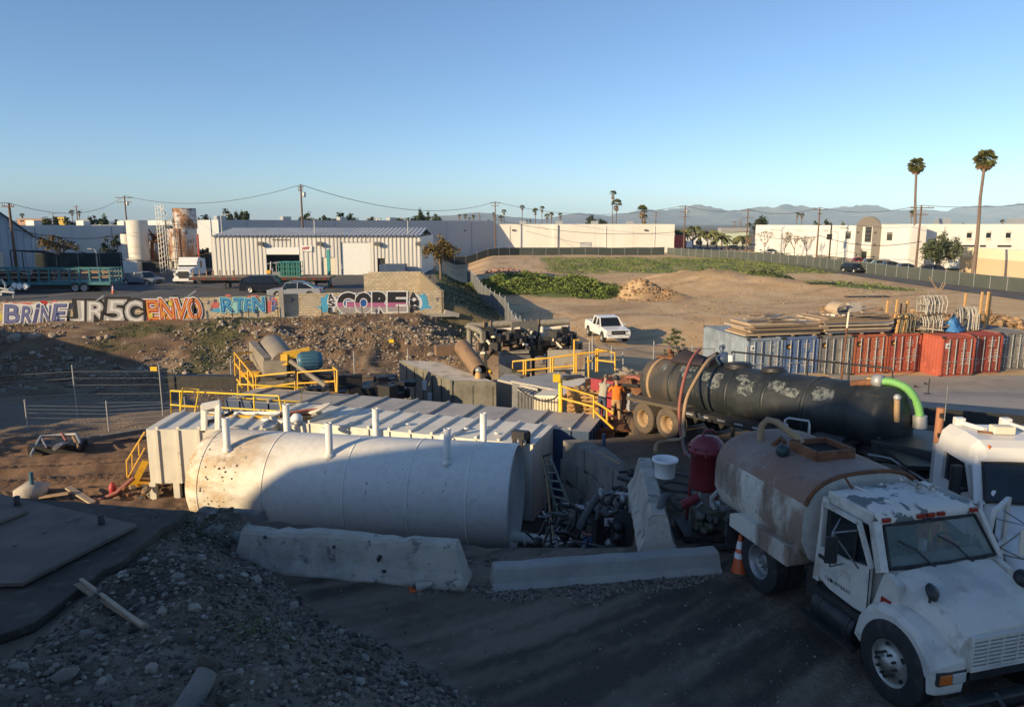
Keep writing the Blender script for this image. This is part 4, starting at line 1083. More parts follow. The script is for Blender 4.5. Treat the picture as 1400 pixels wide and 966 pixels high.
def blob(parent,px,py,rx,ry,m,seed,lift=.004,n=18,off=0.0,name='paint_patch'):
 q=random.Random(seed); fr=wallframe(off); pts=[]
 for k in range(n):
  a=6.28*k/n; r=q.uniform(.72,1.08); pts.append(fr(px+rx*r*math.cos(a),-(py+ry*r*math.sin(a)),lift))
 MB().add(pts[::-1],[tuple(range(n))]).build(name,m,parent,True)
def bx(l,o=0):return[(a,-d,c,-b)for a,b,c,d in l]
for k_,(x_,y_,a_,b_)in enumerate([(62,436,20,3),(205,434,16,4),(288,424,14,7),(392,421,12,8),(425,412,14,9),(590,418,8,6),(350,430,26,2)]):blob(gw,x_,y_,a_,b_,m_buff,60+k_,.001,14,off=.25 if x_>386 else 0)
for k_,(x_,y_)in enumerate([(283,411),(287,420),(292,409),(398,408),(596,407),(93,414),(97,417)]):graff(gw,'xzesvkc'[k_],bx([(x_,y_,x_+4,y_+4.5)]),m_g['black'],m_g['violet'],wallframe()if x_<386 else wf2,.01,.0,.3,.003)
blob(gw,45,426,44,13.5,m_g['white'],1,.002); blob(gw,7,418,5,6,m_g['red'],2,.003); blob(gw,0,433,4,6,m_g['yellow'],3,.003); blob(gw,88,421,5,6,m_g['red'],4,.003); blob(gw,32,416,20,3,m_g['coral'],5,.001)
graff(gw,'BRiNE',bx([(7,417,27,441),(30,419,44,441),(48,416,52,441),(56,418,69,441),(73,416,89,440)]),m_g['white'],m_g['violet'],wallframe(),.085,.03,.12,m_hi=m_g['lilac'])
blob(gw,146,433,50,10,m_g['green'],6,.002); blob(gw,140,422,46,9,m_g['black'],7,.003)
graff(gw,'JR5C',bx([(99,412,119,440),(121,413,145,438),(146,411,171,440),(172,412,194,440)]),m_g['black'],m_g['silver'],wallframe(),.13,.05,m_hi=m_g['white'])
blob(gw,238,424,42,13,m_g['black'],8,.002); blob(gw,236,431,38,8,m_g['orange'],9,.003); blob(gw,200,417,6,6,m_g['yellow'],10,.001)
graff(gw,'ENVO',bx([(200,411,217,437),(219,409,238,436),(239,409,257,436),(257,408,275,436)]),m_g['white'],m_g['red'],wallframe(),.075,.035,-.1,m_hi=m_g['orange'])
for k_,(x_,y_)in enumerate([(206,431),(214,417),(224,429),(233,415),(246,427),(254,416),(262,430),(270,418)]):blob(gw,x_,y_,3.2,4.5,m_g['orange']if k_%3 else m_g['yellow'],40+k_,.046,9)
blob(gw,294,417,6,6,m_g['coral'],11,.002); blob(gw,330,419,33,9,m_g['aqua'],12,.002); blob(gw,365,418,6,6,m_g['coral'],13,.002); blob(gw,373,412,7,6,m_g['coral'],14,.0015)
graff(gw,'RTEN',bx([(303,408,319,426),(320,408,334,425),(335,409,345,424),(346,407,361,425)]),m_g['aqua'],m_g['blue'],wallframe(),.085,.04,m_hi=m_g['sky'])
graff(gw,'CDP',bx([(368,405,375,411),(372,412,378,418),(372,419,378,425)]),m_g['white'],m_g['blue'],wallframe(),.05,.03)
OF=.25
def wf2(px,py,l):return on_wall(px,-py,l+.008-OF)
blob(gw,446,415,9,13,m_g['sky'],20,.003,off=OF); blob(gw,578,412,9,12,m_g['sky'],21,.003,off=OF); blob(gw,508,411,60,11.5,m_g['blue'],22,.001,off=OF); blob(gw,567,413,10,13,m_g['white'],23,.004,off=OF); blob(gw,454,414,7,13,m_g['white'],24,.004,off=OF)
graff(gw,'ASL',bx([(448.5,402,456,410),(449,411,457,418.5),(449,420,458,428)]),m_g['white'],m_g['black'],wf2,.04,.03,0,.012)
graff(gw,'AMP',bx([(560,400,570,408),(560.5,410,571,417),(561,418.5,571,426)]),m_g['white'],m_g['black'],wf2,.04,.03,0,.012)
bxs=bx([(463,402,484,427),(487,402,507,426),(511,401,530,425),(533,401,553,424)])
for k,(ch,(x0,b0,x1,b1))in enumerate(zip('GORE',bxs)):
 V0,_f=glyph(ch,0); ax,bx_=min(v[0]for v in V0),max(v[0]for v in V0); ay,by=min(v[1]for v in V0),max(v[1]for v in V0)
 mp=lambda v:(x0+(v[0]-ax)*(x1-x0)/(bx_-ax),b0+(v[1]-ay)*(b1-b0)/(by-ay),0)
 mb=MB(); V,F=glyph(ch,.105); mb.add([wf2(*mp(v)[:2],.008+k*.009)for v in V],F,mi=0)
 V,F=glyph(ch,.06)
 for j,(y0,y1)in enumerate(((-430,-419.5),(-419.5,-413.5),(-413.5,-398))):
  bm=bmesh.new(); vs_=[bm.verts.new(mp(v))for v in V]
  for f_ in F:
   try:bm.faces.new([vs_[i_]for i_ in f_])
   except ValueError:pass
  for yy,sgn in((y0,-1),(y1,1)):bmesh.ops.bisect_plane(bm,geom=bm.verts[:]+bm.edges[:]+bm.faces[:],plane_co=(0,yy,0),plane_no=(0,sgn,0),clear_outer=True)
  bm.verts.index_update(); mb.add([wf2(v.co.x,v.co.y,.012+k*.009)for v in bm.verts],[tuple(v.index for v in f_.verts)for f_ in bm.faces],mi=j+1); bm.free()
 mb.build('graffiti_letter',[m_g['white'],m_g['greyp'],m_g['pink'],m_g['black']],gw,True)
qd=random.Random(6)
for a_,b_,m_,y_ in((6,90,'white',441),(98,196,'black',440),(199,277,'red',437),(302,361,'aqua',426),(448,555,'white',427)):
 mb=MB()
 for k in range(16):
  px=qd.uniform(a_,b_); L_=qd.uniform(1,4.5); o_=.25 if px>386 else 0; w_=qd.uniform(.15,.35)
  mb.quad(*[on_wall(px+dx,y_-2+dy,.013-o_)for dx,dy in((0,L_),(w_,L_),(w_,-1),(0,-1))])
 pstuff(mb.build('paint_drips',m_g[m_],gw,True))
for k,(x_,y_,m_)in enumerate([(60,414,'red'),(75,413,'coral'),(18,415,'red'),(120,410,'green'),(160,410,'green'),(188,436,'green'),(112,438,'green'),(150,439,'green'),(203,437,'black'),(232,439,'black'),(262,438,'black'),(240,406,'black'),(312,404,'coral'),(345,405,'coral'),(296,424,'sky'),(366,424,'coral'),(470,428,'sky'),(520,427,'black'),(548,427,'pink'),(584,420,'sky'),(440,420,'sky')]):blob(gw,x_,y_,qd.uniform(4,9),qd.uniform(2,3.5),m_g[m_],90+k,.0025,11,off=.25 if x_>386 else 0)
rw=thing('block_wall','plain tan block wall set back above the GORE lettering','wall',tuple(on_y(540,398,66.5)))
ra,rb=on_y(498,398,66.3),on_y(576,398,67.2)
zr0,zr1=on_y(500,374,66.3).z,on_y(576,371,67).z
wall_blocks('concrete_block',rw,ra,rb,-.3,lambda s:(zr0 if s<.5 else zr1))
rc=on_wall(604.5,398,-.3)
sa,sb=Vector((rb.x+.1,rb.y,0)),Vector((rc.x+.12,rc.y,0))
wall_blocks('concrete_block',rw,(sb.x,sb.y),(sa.x,sa.y),-1.6,lambda s:zB+(zr1-zB)*s/(sa-sb).length)
mb=MB(); mb.add([(ra.x,ra.y+.2,zr1-.35),(rb.x,rb.y+.2,zr1-.35),(rb.x-1.2,80,.4),(ra.x,80,.4)],[(0,1,2,3)]);
mb.build('raised_fill',m_asph,rw,True)
mb=MB(); mb.bar((sb.x+.05,sb.y-.1,-.95),(sb.x+1.2,sb.y+.25,-1.3),.4,.35); mb.build('end_footing',m_pave,rw,True)
# wheels and cars
def wheel(parent,c,r,w,side=1,n=20,m=None,rim=.62,holes=0,tyre=None):
 """a wheel whose axle runs along local Y; side is the outward direction."""
 M3=Matrix.Rotation(R(-90*side),3,'X')
 t=MB().lathe([(r*rim,-w/2),(r*.9,-w/2),(r,-w*.36),(r,w*.36),(r*.9,w/2),(r*rim,w/2),(r*rim,-w/2)],n,c,M3).build('wheel',tyre or m_rubber,parent)
 MB().lathe([(.001,w*.22),(r*.18,w*.3),(r*.22,w*.14),(r*rim*.8,w*.1),(r*rim*.92,w*.46),(r*rim,w*.48),(r*rim,w*.1),(.001,-w*.1)],n,c,M3).build('rim',m or m_chrome,t)
 return t
def car(label,loc,rz,col,L=4.6,Wd=1.8,H=1.45,kind='sedan',group=None,name='parked_car',cat='car'):
 m=mat('car paint '+str(len(bpy.data.materials)),col,.3,.25)
 t=thing(name,label,cat,loc,rz,group)
 g=.2; hb=H*.58
 if kind=='sedan':cab=[(.27,hb),(.36,.955*H),(.44,H),(.62,.985*H),(.74,.86*H),(.88,hb*1.03)]; low=[(0,g+.1),(0,hb*.8),(.05,hb*.92),(.26,hb),(.9,hb*1.04),(.985,hb*1.0),(1,hb*.7),(1,g+.1)]
 elif kind=='suv':cab=[(.23,hb),(.34,.95*H),(.44,H),(.8,.99*H),(.93,.85*H),(.985,hb)]; low=[(0,g+.1),(0,hb*.85),(.04,hb*.95),(.22,hb),(.985,hb*1.02),(1,hb*.8),(1,g+.1)]
 elif kind=='van':cab=[(.12,hb),(.24,.95*H),(.32,H),(.97,H),(.99,hb)]; low=[(0,g+.1),(0,hb*.75),(.1,hb),(.99,hb),(1,hb*.8),(1,g+.1)]
 X_=lambda f:L/2-f*L
 def sect(pts,half,y_in=0):return[(X_(f),z)for f,z in pts]
 prof=[(X_(f),z)for f,z in low]
 wr=H*.225; ax=[L/2-.19*L,L/2-.80*L]
 bot=[]
 for c in sorted(ax):
  bot.extend([(c-wr*1.12*math.cos(a),g+.1-.02+wr*1.25*math.sin(a))for a in np.linspace(0,math.pi,8)])
 poly=prof+bot
 MXZ=Matrix(((1,0,0),(0,0,-1),(0,1,0))).transposed().transposed()
 mb=MB(); rings=[]
 for y,k in((-Wd/2,.93),(-Wd/2*.93,1.0),(Wd/2*.93,1.0),(Wd/2,.93)):
  rings.append([(x*(1 if k==1 else .985),y,g+.1+(z-g-.1)*k if z>g+.12 else z)for x,z in poly])
 mb.loft(rings); body=mb.build('body',m,t,bevel=.03)
 ins=Wd*.12
 mb=MB(); rings=[]
 for y,sh in((-Wd/2+.04,0),(-Wd/2+ins,1),(Wd/2-ins,1),(Wd/2-.04,0)):
  rr=[]
  zmin=min(z for f,z in cab)
  for f,z in cab:
   rr.append((X_(f),y,z if sh else zmin+(z-zmin)*.04))
  rings.append(rr)
 mb.loft(rings,cap=False); mb.build('cabin',m_glass,t)
 mb=MB(); tops_=[(f,z)for f,z in cab if z>.84*H]
 r2=[[(X_(f),y,z+.012)for f,z in tops_]for y in(-Wd/2+ins*.9,Wd/2-ins*.9)]
 mb.loft([r2[0],r2[1]],cap=False)
 for s in(-1,1):
  for f0,z0,f1,z1 in((cab[0][0],cab[0][1],cab[1][0],cab[1][1]),(cab[-1][0],cab[-1][1],cab[-2][0],cab[-2][1])):
   mb.bar((X_(f0),s*(Wd/2-.05),z0),(X_(f1),s*(Wd/2-ins),z1),.08)
  mb.bar((X_(cab[1][0]),s*(Wd/2-ins),cab[1][1]),(X_(tops_[-1][0]),s*(Wd/2-ins),tops_[-1][1]),.07)
  mb.bar((X_(.57),s*(Wd/2-.05),hb),(X_(.57),s*(Wd/2-ins),H*.97),.07)
 mb.build('roof',m,t)
 for c in ax:
  for s in(-1,1):wheel(t,(c,s*(Wd/2-.1),wr),wr,.2,s,14)
 for s in(-1,1):
  MB().box((L/2-.06,s*Wd*.36,hb*.78),(.16,Wd*.2,.13)).build('headlight',m_clear_lens,t)
  MB().box((-L/2+.05,s*Wd*.38,hb*.85),(.12,Wd*.2,.14)).build('taillight',m_red_lens,t)
  MB().box((X_(.3),s*(Wd/2+.07),hb+.06),(.14,.18,.12)).build('mirror',m,t)
 MB().box((L/2-.02,0,hb*.6),(.06,Wd*.5,.16)).build('grille',m_black,t)
 MB().box((-L/2-.005,0,hb*.62),(.02,.32,.15)).build('number_plate',m_print_white,t)
 return t
YZ=lambda x,y:gz(x,y)+.03
def yard_at(px,py):p=Pz(px,py,-.17); return(p.x,p.y,YZ(p.x,p.y))
x,y,z=yard_at(402,404.5); car('silver sedan parked just behind the block wall',(x+.2,y,z),R(183),(.36,.38,.41),4.7,1.8,1.42)
x,y,z=yard_at(373,400); car('dark navy crossover parked behind the silver sedan',(x-.6,y+.3,z),R(5),(.02,.025,.04),4.7,1.9,1.68,'suv')
x,y,z=yard_at(195,387.5); car('dull grey blue sedan parked in front of the white silos',(x,y,z),R(-18),(.20,.23,.27),4.6,1.75,1.38)
x,y,z=yard_at(333,374); car('white pickup half hidden behind the flatbed trailer',(x,y+2,z),R(95),(.4,.42,.45),5.2,1.9,1.75,'suv')
x,y,z=yard_at(309,374); car('white van half hidden behind the flatbed trailer',(x,y+2,z),R(95),(.42,.44,.46),5.0,1.9,1.8,'van',cat='van')
x,y,z=yard_at(424,375); car('grey car parked before the shed door behind the flatbed',(x,y+1,z),R(185),(.16,.17,.18),4.5,1.8,1.5,'suv')
p=on_y(548,371,76); car('black car roof showing over the plain block wall',(p.x,p.y,p.z-1.42),R(180),(.03,.03,.035),4.6,1.8,1.45)
def lot_car(px,py,t_,lb,col,rz,kind='sedan'):p=P(px,py,t_); car(lb,(p.x,p.y,gz(p.x,p.y)+.06),rz,col,4.6,1.8,1.5,kind,'cars on the office side')
lot_car(1167,364,122,'dark car driving along the street by the chain link fence',(.02,.022,.028),R(-80),'suv')
for k,(px,t_,c,lb)in enumerate([(1173,140,(.35,.03,.03),'red car parked before the office plinth'),(1189,136,(.2,.22,.22),'grey car parked left of the office portal door'),(1203,132,(.25,.3,.27),'pale green car parked under the office portal'),(1216,128,(.05,.06,.07),'black car parked right of the office portal'),(1237,122,(.10,.12,.16),'slate blue car parked at the office corner'),(1270,118,(.03,.035,.06),'dark van standing behind the olive tree'),(1052,184,(.5,.5,.5),'white car at the far end of the red kerb')]):
 lot_car(px,357,t_,lb,c,R(170),'suv' if k in(5,2)else 'sedan')
p=P(1003,340,214); car('dark car at the street corner under the palms',(p.x,p.y,-1.4),R(10),(.05,.05,.06),4.6,1.8,1.5,group='cars on the office side')
p=P(926,345,214)
t=thing('box_truck','red box truck nosing out past the white warehouse corner','truck',(p.x,p.y,-1.5))
MB().box((0,0,2.6),(4.2,2.4,3.6)).build('cargo_box',m_kerb_red,t,bevel=.05); MB().box((3.2,0,1.8),(1.9,2.2,2.0),taper=.85).build('cab',m_white_paint,t,bevel=.1); MB().box((.5,0,.75),(6.4,1.2,.25)).build('chassis',m_black,t)
for xx in(-1.3,3.2):
 for s in(-1,1):wheel(t,(xx,s*1.05,.5),.5,.3,s,12)
x,y,z=yard_at(251,388.5)
t=thing('semi_truck','white semi tractor with black grille facing the wall','truck',(x,y+2.0,z),R(-88))
mw=m_white_paint
mb=MB(); mb.loft([[(-1.4,-1.15,.9),(-1.4,1.15,.9),(-1.4,1.1,2.55),(-1.4,-1.1,2.55)],[(.3,-1.15,.9),(.3,1.15,.9),(.25,1.05,2.75),(.25,-1.05,2.75)],[(.9,-1.12,.9),(.9,1.12,.9),(.75,1.0,2.1),(.75,-1.0,2.1)]]); mb.build('cab',mw,t,bevel=.06)
mb=MB(); mb.loft([[(.85,-1.1,.55),(.85,1.1,.55),(.85,.95,1.75),(.85,-.95,1.75)],[(2.1,-1.05,.5),(2.1,1.05,.5),(2.05,.7,1.45),(2.05,-.7,1.45)]]); mb.build('hood',mw,t,bevel=.08)
MB().add([(.33,-.98,2.62),(.33,.98,2.62),(.86,1.0,1.78),(.86,-1.0,1.78)],[(3,2,1,0)]).build('windscreen',m_glass,t)
MB().prism([(-.42,.55),(.42,.55),(.62,.95),(.5,1.32),(-.5,1.32),(-.62,.95)],.1,(2.06,0,0),Matrix(((0,0,1),(1,0,0),(0,1,0)))).build('grille',m_black,t)
for s in(-1,1):
 MB().box((2.0,s*.85,1.02),(.25,.3,.3),M=Matrix.Rotation(s*.3,3,'Z')).build('headlight',m_clear_lens,t)
 MB().bar((.8,s*1.1,2.2),(.9,s*1.45,2.25),.06).build('mirror_arm',m_black,t); MB().box((.88,s*1.48,2.0),(.12,.2,.75)).build('mirror',m_black,t)
 wheel(t,(1.35,s*.98,.5),.5,.3,s,16); wheel(t,(-2.4,s*.9,.5),.5,.55,s,16)
MB().box((-1.6,0,.8),(4.4,.9,.25)).build('chassis',m_black,t); MB().box((2.15,0,.42),(.2,2.15,.3)).build('bumper',mw,t,bevel=.04)
def yx(px,yy):return on_y(px,385,yy).x
fy=73.0
t=thing('flatbed_trailer','long dark flatbed trailer with stake pockets parked before the shed','trailer',(yx(365,fy),fy,-.2))
fx0,fx1=yx(266,fy),yx(455,fy); dz=on_y(360,378.5,fy).z
MB().box(((fx0+fx1)/2,fy,dz),(fx1-fx0,2.5,.16)).build('deck',m_wood,t,True)
mb=MB(); mb.box(((fx0+fx1)/2,fy-1.27,dz-.1),(fx1-fx0,.06,.3)); mb.box(((fx0+fx1)/2,fy-.5,dz-.35),(fx1-fx0-1,.15,.45)); mb.box(((fx0+fx1)/2,fy+.5,dz-.35),(fx1-fx0-1,.15,.45)); mb.build('side_rail',m_dark_steel,t,True)
for px in range(272,330,9):xx=yx(px,fy); MB().bar((xx,fy-1.2,dz),(xx,fy-1.2,dz+.75),.12,.1).build('stake',m_wood,t,True)
mb=MB()
for k in range(14):xx=fx0+(fx1-fx0)*(k+.5)/14; mb.box((xx,fy-1.31,dz-.1),(.4,.02,.1))
pstuff(mb.build('reflector',m_red_lens,t,True))
for px in(430,419):wheel(t,(yx(px,fy)-t.location.x,-1.0,.72-.2),.52,.5,-1,18,m_chrome)
mb=MB(); mb.bar((yx(311,fy),fy-.7,dz-.3),(yx(311,fy),fy-.7,-.15),.2); mb.bar((yx(311,fy),fy+.7,dz-.3),(yx(311,fy),fy+.7,-.15),.2); mb.build('landing_leg',m_dark_steel,t,True)
m_teal=mat('teal racking paint',(.06,.33,.31),.5,layers=[((.1,.25,.22),4,.5,.7,.5)])
for k,px in enumerate((391.5,405.5)):
 rk=thing('metal_rack',['left','right'][k]+' one of two teal wire racks on the flatbed','rack',(yx(px,fy),fy,dz+.08),0,'teal racks on the flatbed')
 mb=MB(); w=1.05
 for i in range(5):
  for j in(-.6,.6):mb.bar((-w/2+w*i/4,j,0),(-w/2+w*i/4,j,1.45),.05)
 for zz in(.05,.5,.95,1.42):
  for j in(-.6,.6):mb.bar((-w/2,j,zz),(w/2,j,zz),.05)
  for i in(-w/2,w/2):mb.bar((i,-.6,zz),(i,.6,zz),.05)
 mb.build('frame',m_teal,rk)
 mb=MB()
 for i in(-.25,.25):mb.box((i,0,.75),(.3,.9,1.2))
 mb.build('load',mat('green wrapped load',(.03,.10,.07),.7),rk)
rk=thing('machine_frame','greasy machine frame with pipes on the flatbed before the open door','machine',(yx(377,fy),fy,dz+.08))
mb=MB(); q=random.Random(8)
for i in range(6):mb.tube([(q.uniform(-.7,.7),q.uniform(-.5,.5),0),(q.uniform(-.7,.7),q.uniform(-.5,.5),q.uniform(.8,1.5))],.07,6)
mb.tube([(-.7,0,1.2),(.5,0,1.4),(.7,0,.9)],.09,7); mb.box((0,0,.25),(1.3,.9,.4)); mb.build('frame',m_steel,rk)
MB().box((-.5,-.4,.45),(.4,.3,.3)).build('yellow_housing',m_yellow,rk)
def cone(loc,label,h=.72,m=m_cone,group=None,rz=0):
 t=thing('traffic_cone',label,'traffic cone',loc,rz,group)
 MB().box((0,0,.02),(.36*h/.72,.36*h/.72,.04)).build('base',m_dust_rubber,t,bevel=.008)
 k=h/.72
 MB().lathe([(.14*k,.04),(.125*k,.08*k),(.035*k,h),(.028*k,h+.004),(.001,h+.002)],18).build('body',m,t)
 r_=lambda z:.125*k+(.035-.125)*k*(z-.08*k)/(h-.08*k)+.003
 for za,zb in((.30*k,.40*k),(.47*k,.61*k)):MB().lathe([(r_(za),za),(r_(zb),zb)],18).build('collar',m_print_white,t)
 return t
x,y,z=yard_at(453,394); cone((x,y,z),'faded orange traffic cone at the tail of the flatbed',.9)
x,y,z=yard_at(155,401.5); cone((x,y,z),'orange traffic cone under the tail of the teal stake trailer',.8)
t=thing('post','teal upright column behind the flatbed tail before the shed','post',(yx(450.5,76),76,-.2)); MB().box((0,0,1.9),(.3,.3,3.8)).build('column',m_teal,t); MB().box((0,0,.04),(.6,.6,.08)).build('foot',m_teal,t)
p=on_y(340,383,78); t=thing('marker_ball','pink round marker on a thin post beside the dark crossover','marker',(p.x,p.y,-.2)); MB().ball((0,0,p.z+.2),.28,10,7).build('ball',m_g['coral'],t); MB().tube([(0,0,0),(0,0,p.z)],.04,6).build('post',m_galv,t)
sy=70.0
sx=lambda px:on_y(px,385,sy).x
x0,x1=sx(-30),sx(160); dz=on_y(80,386,sy).z
t=thing('stake_trailer','teal stake sided trailer parked at the left of the yard','trailer',(sx(70),sy,-.2))
m_tealp=mat('teal trailer paint',(.015,.14,.16),.5,layers=[((.02,.08,.09),3,.5,.7,.6)])
MB().box(((x0+x1)/2,sy,dz),(x1-x0,2.4,.28)).build('deck',m_tealp,t,True)
for k in range(15):
 xx=x0+(x1-x0)*k/14
 MB().box((xx,sy-1.17,dz+.75),(.14,.1,1.25)).build('stake',m_tealp,t,True)
 if k%3==0:MB().box((xx,sy+1.17,dz+.75),(.14,.1,1.25)).build('stake',m_tealp,t,True)
for s in(-1.17,1.17):
 for zz in(.55,1.0,1.34):MB().box(((x0+x1)/2,sy+s+.06*(1 if s<0 else-1),dz+zz),(x1-x0,.05,.11)).build('rail',m_tealp if zz>1.2 else m_wood,t,True)
mb=MB()
for k in range(5):mb.box((x1-.05,sy-1.1+k*.55,dz+.7),(.1,.1,1.5))
mb.box((x1-.05,sy,dz+1.35),(.08,2.4,.1)); mb.build('tail_gate',m_tealp,t,True)
MB().box(((x0+x1)/2,sy,dz-.4),(x1-x0-2,1.0,.5)).build('chassis',m_black,t,True)
for px in(0,112,124):
 for s in(-1,1):wheel(t,(sx(px)-t.location.x,s*1.0,.5),.5,.45,s,16)
t=thing('trailer_load','dark tangled load lying on the left half of the teal trailer','load',(sx(40),sy,dz+.14))
mb=MB(); q=random.Random(21)
for i in range(26):mb.box((q.uniform(-4.2,3.6),q.uniform(-.8,.8),q.uniform(.15,.9)),(q.uniform(.4,1.4),q.uniform(.3,.8),q.uniform(.2,.5)),q.uniform(-.4,.4))
mb.build('load',m_black,t)
for k,(px,py)in enumerate([(20,391),(27,391.5),(35,391.5),(17,394.5)]):
 p=on_y(px,py,66); o=MB().box((0,0,0),(.42,.3,.42),M=Matrix.Rotation(.78,3,'Y')).build('light_box',m_white_paint); o.location=p
 tag(o,['leftmost upper','middle upper','rightmost upper','lowest'][k]+' of four small white diamond shaped boxes before the teal trailer','box','white boxes before the teal trailer')
t=thing('bent_pipes','pale bent pipework standing at the far left edge of the yard','pipes',tuple(on_y(8,404,62)))
mb=MB()
for a_ in([(-4,408),(-3,385),(2,382),(7,388),(8,400)],[(-10,398),(20,400)],[(2,404),(3,398),(18,398),(19,407)],[(-10,392),(12,396)]):mb.tube([on_y(px,py,62+.1*k)for k,(px,py)in enumerate(a_)],.09,7)
mb.build('pipe',m_galv,t,True)
m_silo=mat('chalky silo paint',(.66,.62,.55),.7,layers=[((.50,.40,.28),.9,.5,.7,.5,(1,1,.3)),((.4,.34,.27),4,.6,.7,.4)])
m_rusttank=mat('rust streaked tank paint',(.55,.52,.48),.8,layers=[((.30,.13,.05),.8,.46,.56,.9,(1,1,.3)),((.12,.05,.03),1.6,.54,.62,.8,(1,1,.5)),((.6,.35,.1),2.2,.58,.66,.6)])
def silo(px,ytop,ybot,wpx,yy,label,m,name='silo',dome=.0):
 r=wpx/2000*yy; p=on_y(px,ybot,yy); h=on_y(px,ytop,yy).z+.2
 t=thing(name,label,'silo' if name=='silo' else 'tank',(p.x,yy+r,-.2))
 MB().lathe([(r,0),(r,h),(r*.97,h+.05),(.001,h+.05+dome)],28).build('shell',m,t)
 mb=MB()
 for z in np.arange(1.5,h,1.9):mb.lathe([(r,z-.05),(r+.035,z-.03),(r+.035,z+.03),(r,z+.05)],28)
 mb.build('hoop',m,t)
 mb=MB()
 for s in(-.22,.22):mb.bar((s,-r-.12,.3),(s,-r-.12,h),.05)
 for z in np.arange(.5,h,.35):mb.bar((-.22,-r-.12,z),(.22,-r-.12,z),.03)
 return t,r,h,mb
t,r,h,mb=silo(186,301.5,371,27,98,'tall white silo in front of the shorter one',m_silo)
MB().box((-r*.1,-r-.5,.9),(1.9,1.1,1.8)).build('valve_cabinet',m_white_tank,t)
t,r,h,mb=silo(174,320.5,368,18,103,'shorter white silo behind the tall one',m_silo)
t,r,h,mb=silo(209,330,366,17,104,'rust capped slender tank between silos and stacked tank',m_rusttank,'storage_tank'); mb.build('ladder',m_rust,t)
t,r,h,mb=silo(245,313,378,38,97,'wide rust streaked tank carrying a smaller tank on top',m_rusttank,'storage_tank'); hb=h
mb.build('ladder',m_dark_steel,t)
mb=MB()
for k in range(18):
 a=6.28*k/18; c,s=math.cos(a)*(r+.1),math.sin(a)*(r+.1); c2,s2=math.cos(a+.349)*(r+.1),math.sin(a+.349)*(r+.1)
 mb.bar((c,s,h),(c,s,h+1.1),.05)
 for zz in(.55,1.1):mb.bar((c,s,h+zz),(c2,s2,h+zz),.04)
mb.build('guard_rail',m_dark_steel,t)
tl=t.location
t,r,h,mb=silo(251,285.5,314,30,98.5,'smaller rust spotted tank standing on the wide tank',m_rusttank,'storage_tank')
t.location=(tl.x+.5,tl.y,-.2+hb+.06); t['_w']=list(t.location); h=h-hb
for c in list(COL.objects):
 if c.parent is t:c.scale=(1,1,h/(h+hb))
st=thing('caged_stair','pale caged stair tower leaning beside the rusty stacked tanks','stair',(tl.x-2.0,tl.y-1.6,-.2))
mb=MB(); H=on_y(229,279,96).z+.2
for s in(-.35,.35):
 for j in(-.35,.35):mb.bar((s,j,0),(s,j,H),.07)
for k in range(14):
 z=H*k/14; mb.bar((-.35,-.35,z),(.35,-.35,z+H/28),.05); mb.bar((.35,-.35,z+H/28),(.35,.35,z+H/16),.05); mb.bar((-.35,.35,z),(-.35,-.35,z),.05)
mb.bar((-.1,.3,H-.2),(1.6,.5,H-2.6),.12); mb.build('frame',m_white_tank,st)
th=thing('hopper','rusty tangle of conveyor hopper between silos and stacked tank','hopper',tuple(on_y(212,345,101)))
mb=MB(); q=random.Random(31)
for k in range(26):a_,b_=on_y(q.uniform(203,224),q.uniform(318,334),100+q.uniform(-1,1)),on_y(q.uniform(203,224),q.uniform(318,334),100+q.uniform(-1,1)); mb.bar(a_,b_,.14,.1)
mb.tube([on_y(208,330,100),on_y(208,372,100)],.25,8); mb.tube([on_y(220,330,100),on_y(220,372,100)],.18,8)
mb.tube([on_y(200,310,101),on_y(214,328,100)],.1,6); mb.build('frame',m_rust,th,True)
MB().box(on_y(212,368,99)+Vector((0,0,.3)),(3.0,1.5,1.4)).build('bin',m_dark_steel,th,True,bevel=.04)
t=thing('red_post','thin red post between the rusty tank and the shed','post',(on_y(273,360,96).x,96,-.2)); MB().tube([(0,0,0),(0,0,on_y(273,320,96).z+.2)],.12,7).build('post',m_kerb_red,t); MB().box((0,0,.05),(.5,.5,.1)).build('foot',m_conc,t)
def screen_fence(name,label,pts,h,m,step=2.4,mp=m_galv,over=.3,rails=True,slope=True,cat='fence',r=.035):
 t=thing(name,label,cat,(pts[0][0],pts[0][1],gz(*pts[0])))
 sc=MB(); posts=[]; rl=MB()
 for(ax,ay),(bx_,by)in zip(pts[:-1],pts[1:]):
  L=math.hypot(bx_-ax,by-ay); n=max(1,int(round(L/step)))
  for k in range(n+1):
   f=k/n; x,y=ax+(bx_-ax)*f,ay+(by-ay)*f; z=gz(x,y)
   if k<n or(bx_,by)==tuple(pts[-1]):posts.append((x,y,z))
   if k:
    d=Vector((by-ay,ax-bx_,0)).normalized()*.02
    sc.add([(px+d.x,py+d.y,pz+.05),(x+d.x,y+d.y,z+.05),(x+d.x,y+d.y,z+h),(px+d.x,py+d.y,pz+h)],[(0,1,2,3)])
    sc.add([(px-d.x,py-d.y,pz+.05),(x-d.x,y-d.y,z+.05),(x-d.x,y-d.y,z+h),(px-d.x,py-d.y,pz+h)],[(3,2,1,0)])
    if rails=='wire':
     for f_ in(.3,.5,.7,.85,1):rl.tube([(px,py,pz+h*f_),(x,y,z+h*f_)],.007,4,cap=False)
    elif rails:rl.tube([(px,py,pz+h),(x,y,z+h)],.022,5)
   px,py,pz=x,y,z
 if m is not None:sc.build('mesh_screen',m,t,True)
 pm=MB().tube([(0,0,-.3),(0,0,h+over)],r,6).build('post',mp,mesh_only=True)
 for x,y,z in posts[:300]:share('post',pm,t,(x-t.location.x,y-t.location.y,z-t.location.z))
 if rails=='wire':pstuff(rl.build('wire_strands',mp,t,True))
 elif rails:rl.build('top_rail',mp,t,True)
 return t
